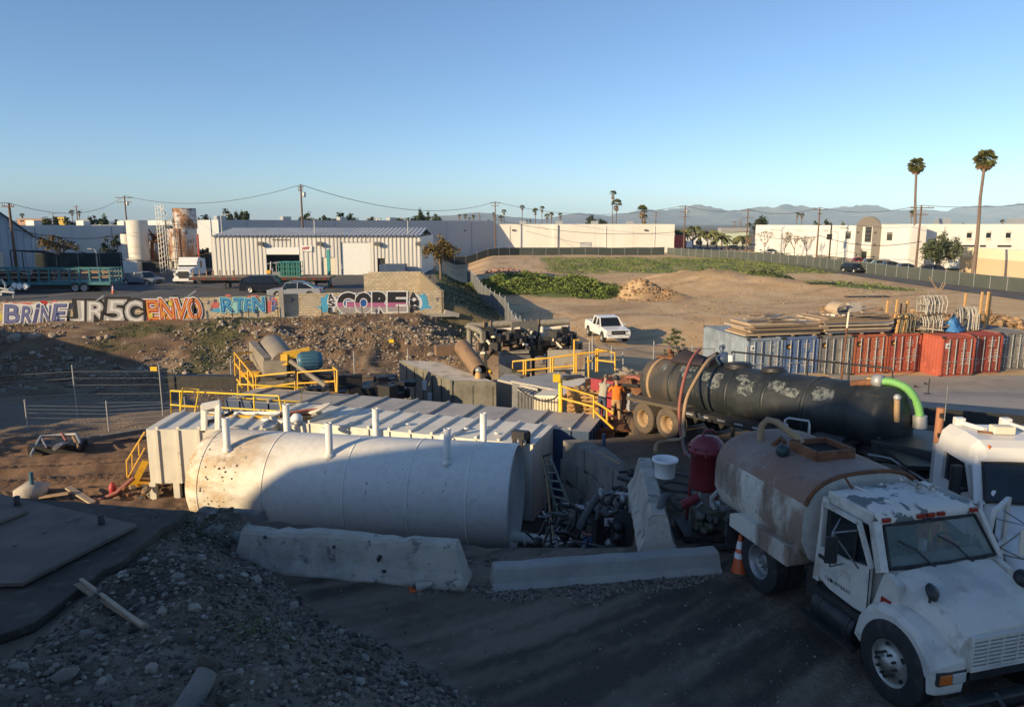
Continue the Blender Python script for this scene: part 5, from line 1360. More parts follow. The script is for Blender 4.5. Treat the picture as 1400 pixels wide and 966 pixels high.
# fences, weeds, heaps
m_screen=mat('dark green fence screen',(.035,.045,.042),.9,layers=[((.07,.08,.075),.4,.5,.7,.5)])
m_screen_g=mat('grey green fence screen',(.075,.09,.08),.9,alpha=.8,layers=[((.11,.12,.105),.3,.45,.65,.6)])
m_link=mat('chain link mesh',(.30,.30,.29),.5,.3,alpha=.06)
screen_fence('screen_fence','dark screened chain link fence before the white warehouse',[(-16.5,176),(2,186),(38,184)],1.9,m_screen,3.2)
screen_fence('screen_fence','grey green screened fence running along the street',[(38.5,183),(48.5,166),(56,140),(58.4,118),(60.5,96),(63,80)],1.75,m_screen_g,2.6)
screen_fence('screen_fence','shaded mesh fence running down beside the steep yard bank',[(-6.6,108),(-4.9,92),(-3.2,78),(-.6,64),(.3,56),(.9,51)],1.7,mat('grey fence screen',(.16,.165,.17),.9,alpha=.75),2.6)
screen_fence('yard_fence','dark hedge screen fence at the back of the truck yard',[(-70,108),(-50,112),(-39.5,106)],2.2,m_screen,3.0)
screen_fence('chain_link_fence','thin wire fence at the foot of the rocky bank on the left',[(-40,32.5),(-26,35.2),(-18.0,36.6),(-11.8,39.5),(-6,41.5)],2.3,None,3.6,over=.35,rails='wire')
screen_fence('chain_link_fence','low wire fence with thin stakes in front of the bank',[(-23,33.6),(-16,34.8),(-13,37.5)],1.2,None,3.2,over=.3,r=.04,rails='wire')
screen_fence('chain_link_fence','chain link fence behind the black tanker and the sapling',[(5.6,40.5),(8.3,42.2),(11.0,44.0),(12.7,45.2)],1.9,m_link,2.6,over=.25)
t=thing('chain_link_gate','pale chain link fence corner with angled barb arms above the pipe rigs','fence',tuple(P(705,450,50)))
mb=MB(); pts=[(702,447),(711,443),(720,448),(729,452),(735,456)]
ps=[P(px,py,50-.8*k)for k,(px,py)in enumerate(pts)]
for k,p in enumerate(ps):
 mb.tube([p-Vector((0,0,2.6)),p],.045,6); mb.tube([p,p+Vector((-.35,-.1,.75 if k==1 else .5))],.035,6)
for a_,b_ in zip(ps[:-1],ps[1:]):
 mb.tube([a_,b_],.03,5); mb.tube([a_+Vector((-.3,0,.4)),b_+Vector((-.3,0,.4))],.02,5)
mb.build('post',m_galv,t,True)
mb=MB()
for a_,b_ in zip(ps[:-1],ps[1:]):mb.quad(a_,b_,b_-Vector((0,0,2.2)),a_-Vector((0,0,2.2)))
mb.build('mesh',mat('pale chain link',(.42,.40,.36),.5,.2,alpha=.45),t,True)
o=MB().box((0,0,0),(.34,.03,.22)).build('warning_sign',m_yellow_b); o.location=P(210,504,37); tag(o,'small yellow sign on the wire fence by the bank','sign')
o=MB().box((0,0,0),(.28,.03,.2)).build('warning_sign',m_yellow_b); o.location=P(535,466,42); tag(o,'small yellow sign on the bank right of the blue motor','sign')
def scatter_leaves(name,pts,m,size,q,up=.35):
 mb=MB()
 for p in pts:
  a=Vector((q.uniform(-1,1),q.uniform(-1,1),q.uniform(-.3,1)*up*2)).normalized()*size*q.uniform(.6,1.4)
  b=a.orthogonal().normalized()*size*q.uniform(.3,.55); b.rotate(Matrix.Rotation(q.uniform(0,6.28),3,a.normalized()))
  mb.add([p-a*.5,p+b*.5,p+a*.5,p-b*.5],[(0,1,2,3)])
 return stuff(mb.build(name,m))
q=random.Random(12)
def field_pts(n,box,thr,hmax,fn):
 xs=np.array([q.uniform(box[0],box[1])for _ in range(n)]); ys=np.array([q.uniform(box[2],box[3])for _ in range(n)])
 gmv=fn(xs,ys); zs=G(xs,ys)
 return[Vector((x,y,z+(.25+.75*q.random()**1.3)*hmax*min(1,(g_-thr)*3)*max(.12,l_)))for x,y,z,g_,l_ in zip(xs,ys,zs,gmv,.5+2.4*fbm(xs*.55,ys*.55,3))if g_>thr]
lush=lambda x,y:(np.exp(-(((x-2)/7.5)**2+((y-94)/10.5)**2))*1.6+np.exp(-(((x-8.5)/4.)**2+((y-86)/6.)**2))*1.4)*(.55+.9*(fbm(x*.45,y*.45,3)+.5))-.9*np.exp(-(((x-4.)/2.6)**2+((y-80.5)/2.)**2))
scatter_leaves('shrubbery',field_pts(60000,(-7,14,76,112),.50,1.1,lush),m_leaf_weed,.34,q)['label']='bank of lush green weeds in the middle of the dirt lot'
scatter_leaves('shrubbery',field_pts(36000,(-7,14,76,112),.46,.9,lush),m_leaf_mid,.3,q)['label']='darker weeds mixed through the green bank'
g2=lambda x,y:green_mask(x,y)*(.5+1.0*(fbm(x*.35+4,y*.35,3)+.5))*(1-ss(.3,.6,lush(x,y)))
scatter_leaves('weeds',field_pts(36000,(-4,58,84,185),.42,.45,g2),m_leaf_weed,.34,q)['label']='patchy green weeds across the dirt lot'
dk=lambda x,y:np.exp(-(((x-36)/4.)**2+((y-103)/4.5)**2))*(.7+.6*(fbm(x*.6,y*.6,3)+.5))+np.exp(-(((x-30)/3.)**2+((y-112)/4.5)**2))*.9
scatter_leaves('bushes',field_pts(16000,(22,46,90,120),.45,1.3,dk),m_leaf_mid,.4,q)['label']='dark bushes along the crest of the dirt slope'
bankg=lambda x,y:(fbm(x*.22+5,y*.35,4)+.5+.42*np.exp(-(((x+20.5)/2.6)**2+((y-51)/5.)**2))+.08*np.exp(-(((x+8)/5.)**2)))*ss(-.2,.6,wall_y(x)-y)*ss(19,14,wall_y(x)-y)*(x<-2)
scatter_leaves('bank_weeds',field_pts(34000,(-42,-3,38,60),.72,.35,bankg),m_leaf_mid,.16,q)['label']='weeds growing between rocks on the bank'
m_straw=leafmat('dry grass',(.30,.21,.10))
scatter_leaves('dry_grass',field_pts(20000,(-42,-3,40,60),.50,.25,lambda x,y:1.05-bankg(x,y)),m_straw,.14,q)['label']='dry straw and twigs on the rocky bank'
sideg=lambda x,y:ss(-.2,.6,x-yard_x(y))*ss(6.2,5.2,x-yard_x(y))*(fbm(x*.5,y*.5,3)+.75)
scatter_leaves('side_bank_grass',field_pts(9000,(-12,1,57,100),.5,.3,sideg),m_leaf_mid,.22,q)['label']='grass on the shaded bank right of the block wall'
tuft=lambda x,y:(fbm(x*.25+11,y*.25,4)+.5)*(1-ss(.2,.4,green_mask(x,y)))*ss(50,56,y)*(x>-2)
scatter_leaves('dry_tufts',field_pts(26000,(-1,58,48,135),.60,.22,tuft),m_straw,.16,q)['label']='dry grass tufts scattered over the open dirt'
tuft2=lambda x,y:(fbm(x*.35+31,y*.35,4)+.5)*ss(60,66,y)*(x>0)
scatter_leaves('young_weeds',field_pts(22000,(0,58,60,135),.66,.2,tuft2),m_leaf_weed,.14,q)['label']='young green weeds sprouting in the open dirt'
m_rock=mat('pale broken rock',(.30,.25,.195),.95,island=.45,bump=(6,.5,.05),layers=[((.2,.16,.12),1.5,.5,.7,.5)])
mb=MB(); k=0
while k<3600:
 x=q.uniform(-40,-2.5); d=abs(q.gauss(6.5,4)); y=wall_y(x)-d
 if d<.8 or d>16:continue
 w=float(fbm(np.array([x*.3]),np.array([y*.5]),3)[0])+.5
 if q.random()>ss(.38,.6,np.array([w]))[()]*1.2:continue
 r=q.uniform(.035,.13)*(2 if q.random()<.1 else 1); mb.rock((x,y,gz(x,y)+r*.15),r,k); k+=1
stuff(mb.build('bank_rubble',m_rock))['label']='broken rock strewn over the bank below the graffiti'
BL=['largest','upper right','lower middle','flat','small low','upper','left','highest','lowest','leftmost','long flat','small square','dark lower','lone low','middle']
for k,(px,py,r)in enumerate([(20,462,.9),(48,478,.75),(72,470,.6),(118,462,.5),(146,456,.45),(350,462,.55),(372,456,.6),(384,465,.5),(330,458,.4),(560,444,.38),(585,446,.32),(612,447,.3),(140,500,.45),(590,470,.4),(572,452,.3)]):
 p=on_wall(px,py,4.5); p=Vector((p.x,p.y,gz(p.x,p.y)))
 r*=.62; o=MB().rock((0,0,0),r,900+k,.8).build('boulder',m_rock); o.location=p
 where='at the far left of the bank' if px<80 else('on the bank under the red graffiti' if px<250 else('beside the drum on the bank' if px<400 else 'on the bank under the GORE lettering'))
 tag(o,BL[k]+' pale boulder '+where,'boulder','boulders on the bank')
m_clod=mat('light brown clods',(.30,.19,.10),.95,island=.4,bump=(5,.5,.04))
mb=MB()
for k in range(900):
 a=q.uniform(0,6.28); r=3.2*q.random()**.6; x,y=14.4+r*math.cos(a)*1.25,82.3+r*math.sin(a)
 s=.03+.24*q.random()**2.5; mb.rock((x,y,gz(x,y)+s*.1),s,k)
stuff(mb.build('dirt_clods',m_clod))['label']='clods of earth on the tipped dirt pile'
mb=MB()
for k in range(420):
 x,y=q.gauss(-1,1.5),q.gauss(120.5,.9); s=q.uniform(.1,.3); mb.rock((x,y,gz(x,y)+q.random()*.35),s,k+50)
stuff(mb.build('brick_rubble',mat('pinkish rubble',(.38,.23,.17),.9,island=.5)))['label']='heap of pinkish rubble before the white warehouse'
mb=MB()
for k in range(1600):
 x,y=q.uniform(14,45),q.uniform(52,100); s=q.uniform(.03,.12); mb.rock((x,y,gz(x,y)+s*.2),s,k+150)
stuff(mb.build('field_stones',m_clod))['label']='small clods scattered over the open dirt'
mb=MB()
for k in range(500):
 x=q.uniform(26,44); y=62+q.gauss(0,2.2); s=q.uniform(.1,.4); mb.rock((x,y,gz(x,y)+q.random()*.5),s,k+350)
stuff(mb.build('dirt_ridge',m_clod))['label']='ridge of rough clods behind the scaffold frames'
for k,(px,py,w,d,lb)in enumerate([(1122,398,3.4,.9,'dark flat sheet lying in the dirt before the green weeds'),(1185,407,5.0,.8,'second dark flat sheet lying in the dirt further right')]):
 p=Pz(px,py,-2.0); o=MB().box((0,0,.06),(w,d,.12),.1).build('flat_sheet',m_dark_steel,bevel=.03); o.location=(p.x,p.y,gz(p.x,p.y)); tag(o,lb,'sheet')
p=Pz(1285,397,-2)
t=thing('leaning_timber','bundle of leaning timbers sticking up by the street fence','timber',(p.x,p.y,gz(p.x,p.y)))
for a_,b_ in(((-.5,0,0),(-1.9,.2,2.2)),((-.2,.1,0),(-1.7,.4,2.0)),((.2,0,0),(.9,.1,1.2)),((0,.2,0),(.5,.2,1.3))):MB().bar(Vector(a_)*.75,Vector(b_)*.75,.11,.08).build('beam',m_wood,t)
# shipping containers
CU=Vector((.98,.2,0)).normalized(); CYAW=math.atan2(.2,.98); CZ=-3.42
m_mark=mat('worn white stencil',(.42,.38,.34),.8)
def logo_panel(mb,x,z,w,h,y=-.02):mb.box((x,y,z),(w,.012,h))
def container(label,x,y,m,marks=0,dark_gap=None,extra=None):
 t=thing('shipping_container',label,'container',(x,y,CZ),CYAW,'shipping containers in a row')
 Wd,D,H=2.40,6.06,2.58
 mb=MB()
 for sx_ in(0,Wd):
  n=22
  for k in range(n):
   y0=.1+(D-.2)*k/n; st=(D-.2)/n; o=.04 if sx_==0 else-.04
   for(a,pa),(b,pb)in(((0,0),(.35,0)),((.35,0),(.5,1)),((.5,1),(.85,1)),((.85,1),(1,0))):
    qd=[(sx_+pa*o,y0+a*st,.14),(sx_+pb*o,y0+b*st,.14),(sx_+pb*o,y0+b*st,H-.1),(sx_+pa*o,y0+a*st,H-.1)]
    mb.quad(*(qd if sx_ else qd[::-1]))
 mb.box((Wd/2,D-.03,H/2),(Wd-.1,.05,H-.2)); mb.box((Wd/2,D/2,.1),(Wd-.1,D-.1,.06)); mb.build('body',m,t)
 mb=MB(); n=24
 for k in range(n):
  y0=.05+(D-.1)*k/n; st=(D-.1)/n
  for(a,pa),(b,pb)in(((0,0),(.4,0)),((.4,0),(.55,1)),((.55,1),(.9,1)),((.9,1),(1,0))):mb.quad((.03,y0+a*st,H-.05+pa*.02),(Wd-.03,y0+a*st,H-.05+pa*.02),(Wd-.03,y0+b*st,H-.05+pb*.02),(.03,y0+b*st,H-.05+pb*.02))
 mb.build('roof',m,t)
 mb=MB()
 for a_ in(.05,Wd-.05):
  for b_ in(.05,D-.05):mb.box((a_,b_,H/2),(.11,.11,H-.02))
 for a_ in(.05,Wd-.05):
  for zz in(.08,H-.06):mb.box((a_,D/2,zz),(.1,D-.22,.13))
 for b_ in(.05,D-.05):
  for zz in(.08,H-.06):mb.box((Wd/2,b_,zz),(Wd-.22,.1,.13))
 mb.build('frame',m,t)
 mb=MB()
 for a_ in(.07,Wd-.07):
  for b_ in(.07,D-.07):
   for zz in(.055,H-.035):mb.box((a_,b_,zz),(.17,.17,.12))
 mb.build('corner_casting',m_dark_steel,t)
 for k in range(2):
  x0,x1=(.12,Wd/2-.02)if k==0 else(Wd/2+.02,Wd-.12)
  mb=MB(); z=.2
  mb.box(((x0+x1)/2,.06,H/2+.01),(x1-x0,.03,H-.34))
  for j in range(5):mb.box(((x0+x1)/2,.04,.34+j*.47+.05),(x1-x0-.06,.02,.30),taper=1)
  d=mb.build('door',m,t)
  for f in(.3,.78):
   xx=x0+(x1-x0)*f
   MB().tube([(xx,-.03,.16),(xx,-.03,H-.14)],.03,8).build('lock_rod',m_galv,d)
  mb=MB()
  for f in(.3,.78):
   xx=x0+(x1-x0)*f; mb.box((xx,-.035,.98+.12*k),(.38,.03,.05));
   for zz in(.22,H-.22,.75,1.7):mb.box((xx,-.03,zz),(.11,.05,.07))
  mb.build('handle',m_galv,d)
 mb=MB(); qq=random.Random(marks)
 if marks:
  for j in range(3):logo_panel(mb,Wd*.62+qq.uniform(-.05,.05)+.12,2.15-j*.16,qq.uniform(.25,.6),.07,.008)
  for j in range(5):
   for i in range(2):logo_panel(mb,Wd*.62+i*.42+.05,1.52-j*.17,qq.uniform(.16,.32),.09,.008)
  for j in range(4):logo_panel(mb,qq.uniform(.3,1.9),qq.uniform(.4,.9),qq.uniform(.08,.2),.06,.008)
  pstuff(mb.build('marking',m_mark,t))
  pl=MB(); logo_panel(pl,.36,2.02,.36,.34,.006); pb=pl.build('placard',m_print_black if marks%2 else m_print_white,t)
  pl=MB(); pl.prism([(-.1,-.08),(.1,-.08),(.02,.09)],.008,(.36,-.012,2.02),Matrix(((1,0,0),(0,0,-1),(0,1,0)))); pl.build('emblem',m_yellow if marks%2 else m_print_black,t)
 return t
def cpaint(name,c):return mat(name,c,.7,layers=[(tuple(x*.55 for x in c),.7,.45,.65,.6),(tuple(min(.6,x*1.5+.03)for x in c),2.4,.55,.7,.5),(RUST,3.5,.62,.7,.7)],bump=(6,.1,.01))
cb,cg,co,cr,cr2,cbg=cpaint('faded blue container paint',(.10,.16,.30)),cpaint('faded grey container paint',(.20,.19,.175)),cpaint('orange red container paint',(.42,.12,.06)),cpaint('red container paint',(.38,.085,.05)),cpaint('dark red container paint',(.30,.06,.04)),cpaint('blue grey container paint',(.22,.27,.33))
o0=Vector((26.9,47.3,0)); CN=Vector((-CU.y,CU.x,0))
pos=lambda k,f=0.0:o0+CU*(2.5*k)-CN*f
data=[('blue grey container at the left end of the row, long side in view',-5,0,cbg,2),('faded blue container with a small dark placard, second in the row',-4,0,cb,3),('dull grey container standing between blue and orange ones',-3,0,cg,5),('orange red container next to the grey one',-2,0,co,7),('red container left of the one that juts out',-1,0,cr,9),('red container that juts forward out of the row, lit side showing',0,1.75,cr,4),('dark red container right of the jutting one',1.04,1.2,cr2,6),('grey container at the right end of the row',2.08,.8,cg,8)]
for lb,k,f,m,mk_ in data:p=pos(k,f); container(lb,p.x,p.y,m,mk_)
CT=CZ+2.6
def board_stack(label,k0,w,d,heights,mats,seed,name='board_stack',rz=0,back=.3):
 q=random.Random(seed); p=pos(k0); t=thing(name,label,'boards',(p.x+CN.x*back,p.y+CN.y*back,CT),CYAW+rz)
 z=.06; mb=MB()
 for i in(-.35,.1,.4):mb.box((w*(i+.5),d/2,z-.02),(.12,d*.95,.08))
 mb.build('bearer',m_wood,t); z=.08
 for i,h in enumerate(heights):
  MB().box((w/2+q.uniform(-.25,.25),d/2+q.uniform(-.15,.15),z+h/2),(w+q.uniform(-.5,.3),d+q.uniform(-.2,.2),h*.8),q.uniform(-.035,.035),).build('panel',mats[i%len(mats)],t)
  z+=h
 return z
board_stack('stack of pale wide panels on the blue containers',-4.9,5.2,2.6,[.13,.1,.14,.1,.13,.09,.12],[m_plywood,m_wood,m_plywood,m_wood],1,rz=.02)
board_stack('lower stack of long boards on the grey and orange containers',-2.9,5.0,2.4,[.12,.1,.14,.12,.12,.14,.12,.12,.1],[m_white_paint,m_wood,m_plywood,m_wood,m_plywood],2,rz=-.02)
q3=random.Random(23)
for lb,k0,n_,z_,w_ in(('loose lumber and battens strewn over the left board stack',-4.9,16,.95,4.6),('untidy lumber heap spilling over the right board stack',-2.7,26,1.1,4.6),('rods and sticks lying loose between the scaffold bundles',-.9,24,.05,6.0)):
 p=pos(k0); t=thing('lumber_pile',lb,'lumber',(p.x,p.y,CT+z_),CYAW)
 for i in range(n_):
  a_=Vector((q3.uniform(0,w_*.5),q3.uniform(.2,2.2),q3.uniform(.0,.28))); b_=a_+Vector((q3.uniform(1.0,3.0),q3.uniform(-.9,.9),q3.uniform(-.15,.3)))
  (MB().bar(a_,b_,q3.uniform(.08,.3),q3.uniform(.03,.08))if i%4 else MB().tube([a_,b_],.03,6)).build('plank' if i%4 else 'rod',[m_plywood,m_wood,m_cream,m_wood,m_steel][i%5],t)
p=pos(-2.5); t=thing('curved_panel','pale curved formwork panels lying on top of the board stack','panel',(p.x+.6,p.y+1.0,CT+1.1),CYAW); t.scale=(.72,.72,.6)
mb=MB(); rg=[]
for k in range(9):a=R(100+130*k/8); rg.append([(.3+.9*math.cos(a),0,.75+.75*math.sin(a)),(.3+.9*math.cos(a),1.6,.75+.75*math.sin(a)),(.3+.83*math.cos(a),1.6,.75+.68*math.sin(a)),(.3+.83*math.cos(a),0,.75+.68*math.sin(a))])
mb.loft(rg); mb.build('curved_board',m_plywood,t); MB().box((1.75,.8,.85),(1.3,.4,1.0),M=Matrix.Rotation(-.2,3,'X')).build('upright_block',m_conc,t); MB().box((3.4,.8,.25),(2.6,1.5,.09),M=Matrix.Rotation(.14,3,'Y')).build('panel',m_plywood,t); MB().box((-.5,.3,.15),(.9,.5,.2),.4).build('offcut',m_cream,t)
def frame_bundle(label,k,f,w,h,n,seed,m,z0=0):
 q=random.Random(seed); p=pos(k)+CN*f; t=thing('scaffold_bundle',label,'scaffold frames',(p.x,p.y,CT+z0),CYAW,'scaffold frame bundles on the containers')
 fm=MB()
 pts=[(-.55,0,0),(-.55,0,h*.62),(-.3,0,h*.94),(0,0,h),(.3,0,h*.94),(.55,0,h*.62),(.55,0,0)]
 fm.tube(pts,.032,6); fm.tube([(-.55,0,h*.5),(.55,0,h*.5)],.025,6); fm.tube([(-.55,0,.1),(.55,0,.1)],.025,6); fm.tube([(-.2,0,h*.5),(-.2,0,h*.95)],.02,5); fm.tube([(.2,0,h*.5),(.2,0,h*.95)],.02,5)
 me_=fm.build('frame',m,mesh_only=True)
 for i in range(n):
  share('frame',me_,t,(w*(i/(n-1)-.5),q.uniform(-.2,.2),q.uniform(0,.06)),(q.uniform(-.1,.1),q.uniform(-.05,.05),R(75)+q.uniform(-.2,.2)))
 mb=MB()
 for k_ in range(3):mb.box((0,-.4+.4*k_,-.02),(w+.5,.12,.1))
 mb.build('pallet_bearer',m_wood,t)
m_fr=mat('pale galvanised frames',(.46,.43,.37),.6,.2,layers=[((.3,.25,.18),3,.5,.7,.6)]); m_fr2=mat('olive weathered frames',(.17,.15,.095),.8,layers=[((.3,.26,.18),3,.5,.7,.5)])
frame_bundle('dark olive bundle of frames at the left of the stack',-.35,.8,1.1,1.15,12,1,m_fr2)
frame_bundle('pale lower bundle of frames under the arched one',.45,.8,1.4,1.1,12,2,m_fr)
frame_bundle('pale arched bundle of frames on top of the stack',.42,.9,1.4,1.15,14,3,m_fr,1.18)
frame_bundle('pale arched bundle of frames right of the blue tarpaulin',1.55,.9,1.3,1.5,13,4,m_fr)
m_tarp=mat('blue tarpaulin',(.06,.20,.45),.5,layers=[((.12,.35,.6),1.6,.5,.62,.7)],bump=(3,.5,.05)); m_tarp2=mat('dark blue tarpaulin',(.05,.10,.2),.6)
def heap(label,k,f,rx,ry,h,m,seed,name='tarpaulin'):
 p=pos(k)+CN*f; mb=MB(); n,mm=18,7; vs_=[]
 for j in range(mm+1):
  for i in range(n):
   a=6.28*i/n; rr=j/mm; wv=1+.22*math.sin(3*a+seed)+.15*math.sin(7*a+2*seed)
   vs_.append((rx*rr*wv*math.cos(a),ry*rr*wv*math.sin(a),h*(1-rr**.8)*(1+.5*math.sin(5*a+seed)*rr+.3*math.sin(11*a+3*rr))+.02))
 mb.add(vs_,[(j*n+i,j*n+(i+1)%n,(j+1)*n+(i+1)%n,(j+1)*n+i)for j in range(mm)for i in range(n)][::1],True)
 mb.f=[f_[::-1]for f_ in mb.f]
 o=mb.build(name,m); o.location=(p.x,p.y,CT); o.rotation_euler=(0,0,CYAW); return tag(o,label,'tarpaulin')
heap('crumpled bright blue tarpaulin between the scaffold bundles',1.0,.35,.8,.6,.95,m_tarp,1); heap('dark blue tarpaulin lying left of the scaffold posts',-1.1,1.4,1.5,.8,.42,m_tarp2,2)
PL=['leftmost short front timber post on the container roofs','second short front timber post beside the olive frames','left tall back timber post behind the olive frames','right tall back timber post behind the olive frames','dark thin post between olive frames and pale bundle','orange post leaning behind the olive frame bundle','short orange post right of the blue tarpaulin','tall orange post, left one of the close pair at the right','tall orange post, right one of the close pair at the right','tall orange post behind the right frame bundle','rightmost tall orange post on the container roofs']
for k,(kk,f,h,dx)in enumerate([(-.72,.3,1.15,.12),(-.5,.3,1.15,.1),(-.65,1.6,2.0,.05),(-.38,1.6,2.05,.1),(-.1,2.0,1.75,.0),(.12,2.1,1.9,.05),(2.25,1.0,1.6,0),(2.45,2.0,2.4,0),(2.65,2.0,2.4,0),(2.0,2.2,2.3,0),(2.8,2.2,2.3,0)]):
 p=pos(kk)+CN*f; o=MB().bar((0,0,0),(dx,0,h),.12,.12).build('timber_post',m_wood_new if k!=4 else m_pole); o.location=(p.x,p.y,CT); o.rotation_euler=(0,0,CYAW)
 tag(o,PL[k],'post','timber posts on the containers')
p=Vector((19.3,42.0,0)); zb=gz(p.x,p.y)
t=thing('pole','thin rust red pole with pale tip in front of the containers','pole',(p.x,p.y,zb)); zt=P(1150,424,43.2).z-zb
MB().tube([(0,0,-.2),(.12,0,zt*.8)],.06,7).build('shaft',m_rust,t); MB().tube([(.12,0,zt*.8),(.15,0,zt)],.06,7).build('tip',m_cream,t)
t=thing('pole','short pale upright in front of the blue containers','pole',(13.4,41.2,gz(13.4,41.2))); MB().tube([(0,0,0),(0,0,2.6)],.07,7).build('shaft',m_galv,t); MB().box((0,0,.05),(.4,.4,.1)).build('foot',m_conc,t)
t=thing('pole','thin marker rod standing on the concrete yard','pole',(22.4,38.4,gz(22.4,38.4)+.03)); MB().tube([(0,0,0),(0,0,.85)],.035,6).build('shaft',m_dark_steel,t); MB().box((0,0,.02),(.3,.3,.04)).build('foot',m_dark_steel,t)
for k,(px,py)in enumerate([(1252,519),(1266,515)]):
 p=Pz(px,py,-2.9); o=MB().rock((0,0,.06),.11,k).build('stone',m_black); o.location=(p.x,p.y,gz(p.x,p.y)+.03); tag(o,['dark lump','smaller dark lump further back'][k]+' lying on the concrete yard','stone')
t=thing('crate','open orange timber crate behind the tanker hatch','crate',tuple(P(1098,508,36)-Vector((0,0,.6)))); MB().box((0,0,.35),(2.6,1.2,.12)).build('plank',m_wood_new,t); MB().box((.9,0,.0),(.9,1.0,.6)).build('box',m_wood_new,t); MB().box((-.9,0,-.05),(.7,1.0,.6)).build('box',m_wood,t); MB().box((0,0,-.7),(2.4,1.0,.8)).build('base',m_dark_steel,t)
# the pit: white tank, boxes, stairs and rails
U=Vector((.985,-.17,0)).normalized(); TR=1.58
t=thing('storage_tank','long white cylindrical tank lying behind the concrete barriers','tank',(-10.1,22.3,-1.74),math.atan2(U.y,U.x))
MX=Matrix(((0,0,1),(1,0,0),(0,1,0)))
def along(prof,n=56):return MB().lathe(prof,n,(0,0,0),MX)
along([(TR,1.1),(TR,10.35),(TR-.03,10.40),(TR-.05,10.40),(TR-.05,10.22),(TR*.6,10.10),(.001,10.06)]).build('shell',m_shell,t)
along([(.001,.22),(.5,.24),(.95,.33),(1.28,.48),(1.47,.64),(TR-.01,.84),(TR,1.0),(TR,1.1)]).build('dished_head',m_shell,t)
for s in(1.05,3.1,5.6,7.5,9.2):along([(TR-.01,s-.022),(TR+.012,s-.018),(TR+.012,s+.018),(TR-.01,s+.022)]).build('weld_seam',m_shell,t)
for k,(s,y)in enumerate([(1.75,-.92),(5.0,-.92),(8.55,-.92),(2.75,.92),(5.75,.92),(9.2,.92)]):
 zb=math.sqrt(TR**2-y**2)
 p=MB().tube([(s,y,-zb-.55),(s,y,-zb+.05)],.095,12).build('leg',m_white_tank,t)
 MB().box((s,y,-zb-.56),(.35,.35,.04)).build('foot',m_steel,p)
 v=MB().lathe([(.105,zb-.1),(.105,zb+.98),(.08,zb+.98),(.08,zb+.6)],14,(s,y,0)).build('vent_pipe',m_white_tank,t)
 MB().lathe([(.15,zb-.06),(.15,zb+.03),(.105,zb+.05)],14,(s,y,0)).build('collar',m_white_tank,v)
for s,y in((4.1,.55),(8.0,.62)):MB().prism([(.16*math.cos(a),.2*math.sin(a))for a in np.linspace(0,math.pi,9)],.04,(s,y,math.sqrt(TR**2-y**2)-.02),Matrix(((1,0,0),(0,0,1),(0,1,0)))).build('lifting_lug',m_white_tank,t)
qf=random.Random(19); m_fleck=mat('dark paint chips',(.055,.045,.038),.8); m_run=mat('faint rust run',(.36,.27,.18),.7,alpha=.55)
fl=MB(); rn=MB()
def skin(s,a,r_=.004):return(s,-(TR+r_)*math.sin(a),(TR+r_)*math.cos(a))
def chip(mb,s,a,w,h,n=7):
 pts=[(s+w*qf.uniform(.5,1.1)*math.cos(6.28*k/n),a+h/TR*qf.uniform(.5,1.1)*math.sin(6.28*k/n))for k in range(n)]
 mb.add([skin(*p_)for p_ in pts][::-1],[tuple(range(n))])
for k in range(70):
 s,a=(qf.uniform(1.1,2.3),qf.uniform(.3,2.0))if k<42 else(qf.choice((5.2,7.2,7.6,8.6,9.6))+qf.gauss(0,.25),qf.choice((.95,1.45,1.7))+qf.gauss(0,.12)); r_=qf.uniform(.012,.05)if k<42 else qf.uniform(.008,.022); chip(fl,s,a,r_,r_)
for s,a,L_ in((1.75,.72,.8),(5.0,.72,.5),(8.55,.72,.9),(8.6,.75,.6),(3.1,1.0,.5),(2.2,.9,.9),(1.4,.8,1.1),(9.2,1.3,.4),(6.3,1.1,.35)):rn.add([skin(s-.025,a,.003),skin(s+.025,a,.003),skin(s+.012,a+L_*.5,.003),skin(s+.004,a+L_,.003),skin(s-.006,a+L_,.003),skin(s-.014,a+L_*.5,.003)],[(0,5,2,1),(5,4,3,2)])
pstuff(fl.build('paint_chips',m_fleck,t)); pstuff(rn.build('rust_runs',m_run,t))
MB().lathe([(.3,TR-.25),(.3,TR+.12),(.36,TR+.12),(.36,TR+.17),(.001,TR+.17)],20,(1.1,.75,-.3)).build('manway',m_tank_head,t)
mb=MB(); mb.tube([(10.28,-.2,-1.15),(12.1,-.28,-1.2)],.155,14)
for x_ in(10.7,11.35,11.85):mb.lathe([(.155,-.05),(.22,-.04),(.22,.04),(.155,.05)],14,(x_,-.23,-1.18),MX)
mb.build('outlet_pipe',m_white_tank,t)
MB().bar((11.45,-.3,-1.1),(11.75,-.4,-.55),.05).build('valve_handle',m_white_tank,t)
t2=thing('pump','blue pump end joined to the white outlet pipe of the tank','pump',tuple(P(812,750,19.6)),math.atan2(U.y,U.x))
MB().lathe([(.001,-.3),(.26,-.3),(.3,-.22),(.3,.2),(.25,.28),(.001,.3)],18,(0,0,.05),MX).build('casing',m_blue_pump,t2); MB().box((0,0,-.42),(.8,.55,.3)).build('base',m_blue_pump,t2); MB().tube([(0,0,.3),(0,0,.5)],.09,8).build('inlet',m_dark_steel,t2)
t=thing('steel_beam','rusty steel beams lying in the dark gap below the tank end','beam',tuple(P(690,765,18)))
for a_,b_ in((P(640,765,18.4),P(735,778,17.8)),(P(690,757,19),P(770,764,18.6)),(P(735,778,17.8),P(742,748,19.2))):MB().bar(a_,b_,.14,.2).build('beam',m_dark_steel,t,True)
